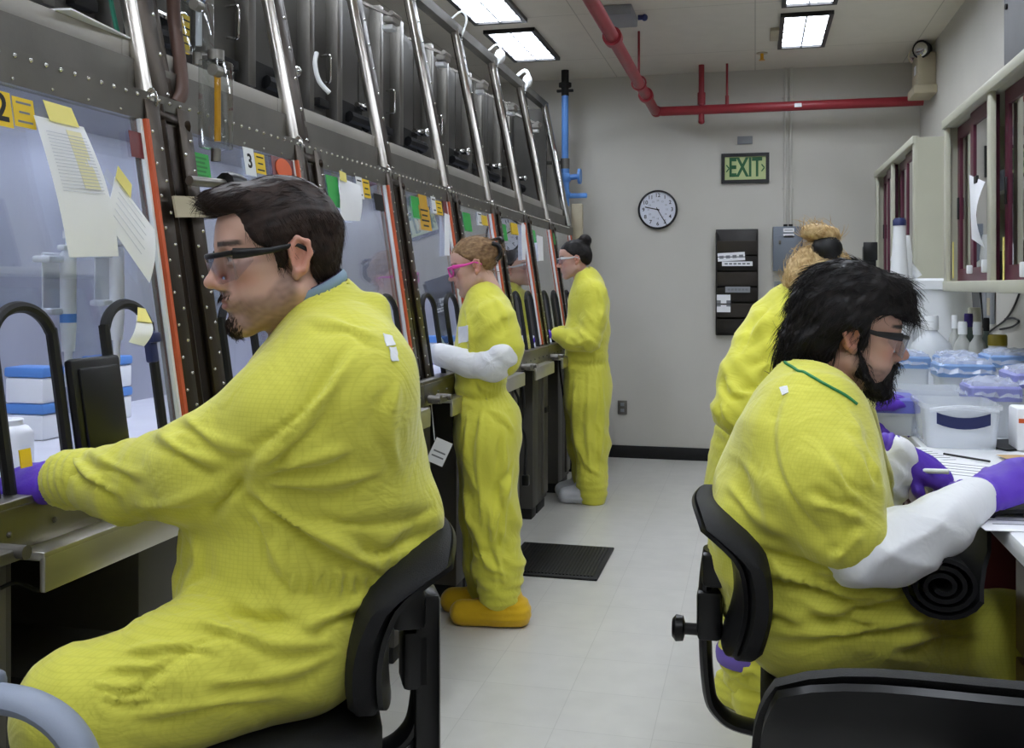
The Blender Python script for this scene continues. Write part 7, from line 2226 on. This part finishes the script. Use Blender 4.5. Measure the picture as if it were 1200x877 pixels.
# ------------------------------------------------------------------ standing blonde worker bent over the bench
def blonde():
    f = unit(V3(.80, .6, 0)); Z = 3.2
    T = [(at(884, 570, 3.22), .135, .17), (at(887, 545, 3.22), .135, .17), (at(893, 490, 3.2), .115, .145), (at(912, 430, 3.17), .125, .165), (at(926, 395, 3.14), .11, .155), (at(934, 372, 3.12), .085, .12), (at(938, 358, 3.11), .06, .08)]
    la = [(at(893, 402, 3.12), .075), (at(872, 440, 3.07), .075), (at(866, 480, 3.03), .075), (at(930, 505, 3.05), .06), (at(1000, 490, 3.10), .045)]
    ra = [(at(960, 400, 3.05), .075), (at(985, 440, 2.98), .07), (at(985, 475, 2.95), .065), (at(1000, 475, 3.0), .055), (at(1010, 470, 3.05), .045)]
    ll = [(at(870, 580, 3.25), .115), (at(876, 680, 3.25), .10), (at(878, 770, 3.24), .086), (at(878, 795, 3.24), .082)]
    rl = [(at(905, 580, 3.2), .115), (at(905, 680, 3.2), .10), (at(905, 770, 3.2), .086), (at(905, 790, 3.2), .082)]
    H = Head(at(968, 335, 3.04), (.93, .36), pitch=32, roll=0, s=.97, near=-1, female=True)
    neck = (at(940, 372, 3.11), H.w(-.03, 0, -.05), .050, .047)
    col = (at(935, 368, 3.12), at(942, 352, 3.11), .070, .066)
    P = Person('blonde person in a yellow coverall leaning over the bench behind the seated man', f, T, [la, ra], [ll, rl], H, neck, col, h=.011, hh=.005)
    P.body((.66, .42, .33), (.50, .22, .20), (.3, .2, .12))
    feats = [(T[2][0], V3(.1, 0, 1), .16, .05, .008), (la[2][0], V3(.6, 0, .6), .13, .05, .009), (la[0][0], V3(.5, 0, -.8), .14, .07, .008), (ll[2][0], V3(.3, 0, 1), .16, .05, .010), (npv(T[3][0]), V3(.8, 0, .5), .2, .08, .007)]
    lines = [([(905, 360), (885, 390), (870, 420)], 4, .008, .8), ([(930, 380), (905, 420), (880, 440)], 5, .008, .8), ([(925, 410), (900, 450), (870, 470)], 5, .008, .8), ([(845, 470), (852, 490), (868, 505)], 4, .010, .8), ([(850, 440), (862, 460), (885, 465)], 4, .009, .8),
        ([(850, 740), (865, 752), (885, 755)], 3, .008, .8), ([(850, 800), (870, 790), (890, 788)], 3, .008, .8)]
    P.coverall(M_yell2, feats, lines=lines, seed=51, base=.005, freq=14, waist=[(at(893, 495, 3.2).z, .006, .03)], leg_end=[4, 4])
    for ch, tb, dd in ((la, 1, V3(.9, .3, -.1)), (ra, -1, V3(.9, .4, -.05))):
        w = npv(ch[4][0]); glove('glove', w+unit(dd)*.03, dd, (-.1, -.3, .9), -tb, P.o, h=.004, cuff=.05, s=.98, label='purple glove', curl=(.2, .3, .2), spread=.16, cuff_r=.036)
    P.piece('white_sleeve', [(at(975, 498, 3.08), .055), (at(1003, 489, 3.10), .047)], M_tyvek, [], h=.008, label='white sleeve cuff')
    for ch in (ll, rl): P.shoe(npv(ch[3][0]), (.6, -.5) if ch is ll else (.95, .2), M_bootie if False else M_yell2, L=.28, label=None, name='overshoe')
    a = npv(at(866, 772, 3.20)); b = MB(); b.tube([Vector((ll[2][0].x+.102*math.cos(t), ll[2][0].y+.102*math.sin(t), a[2])) for t in [2*PI*k/24 for k in range(24)]], .016, seg=8, closed=True, sx=1.6, sy=.35, up=(0, 0, 1)); b.build('ankle_band', mat('violet_band', '#6f5bb0', .6, var=.06), P.o)
    def build(F):
        H.ell(F, (-.010, 0, .050), (.106, .086, .093), .01)
        H.ell(F, (-.075, 0, .0), (.04, .065, .06), .03)
        for k in range(9):
            a0, a1 = k/8*5.2-1.0, (k+1)/8*5.2-1.0
            g = lambda a: (-.085+.035*math.sin(a), .040*math.cos(a)-.01, .150+.012*math.sin(a)-.0*math.cos(a))
            H.cone(F, g(a0), g(a1), .024, .024, .01)
        for y in (1, -1): H.ell(F, (-.013, y*.087, .0), (.022, .02, .032), .004, 'sub')
    hl = piecewise([-.2, -.10, -.06, -.04, -.034, -.012, .004, .02, .04, .06, .2], [-.07, -.065, -.05, -.02, .0, .035, .02, .0, .05, .082, .085])
    V, Q = hair_shell(H, (-.16, -.11, -.09), (.12, .11, .22), build, lambda x, y, z: (z-hl(x))*.8, h=.0055, groove=.0025, gdir=(-1, 0, .6), seed=17)
    hr = to_object(V, Q, 'hair', M_hblond, P.o)
    strands('hair_strands', V, vnormals(V, Q), H, lambda p: (-.7, 0, .6), M_hblond, hr, n=500, length=.05, r=.0013, lift=.12, seed=18)
    b = MB(); b.ell(Vector(H.w(-.055, -.045, .112)), (.047, .046, .043)); b.build('hair_tie', M_black, P.o)
    return P
for fn in (man_left, man_right, girl, far_woman, blonde): fn()
# ================================================================== camera and light
cam = bpy.data.cameras.new('camera'); co = bpy.data.objects.new('camera', cam); COL.objects.link(co)
cam.sensor_width = 36.0; cam.lens = 36.0*F/1200.0
cam.shift_y = -(438.5-335.0)/1200.0
cam.clip_start = .05
co.location = (0, 0, CAMZ)
co.rotation_euler = (PI/2, 0, TH)
SC.camera = co
w = bpy.data.worlds.new('world'); SC.world = w; w.use_nodes = True
w.node_tree.nodes['Background'].inputs['Color'].default_value = (.55, .6, .7, 1)
w.node_tree.nodes['Background'].inputs['Strength'].default_value = .15
SC.view_settings.view_transform = 'Standard'
try: SC.view_settings.look = 'None'
except Exception: pass
SC.view_settings.exposure = 0.9
SC.view_settings.gamma = 1.0
SC.view_settings.use_curve_mapping = False
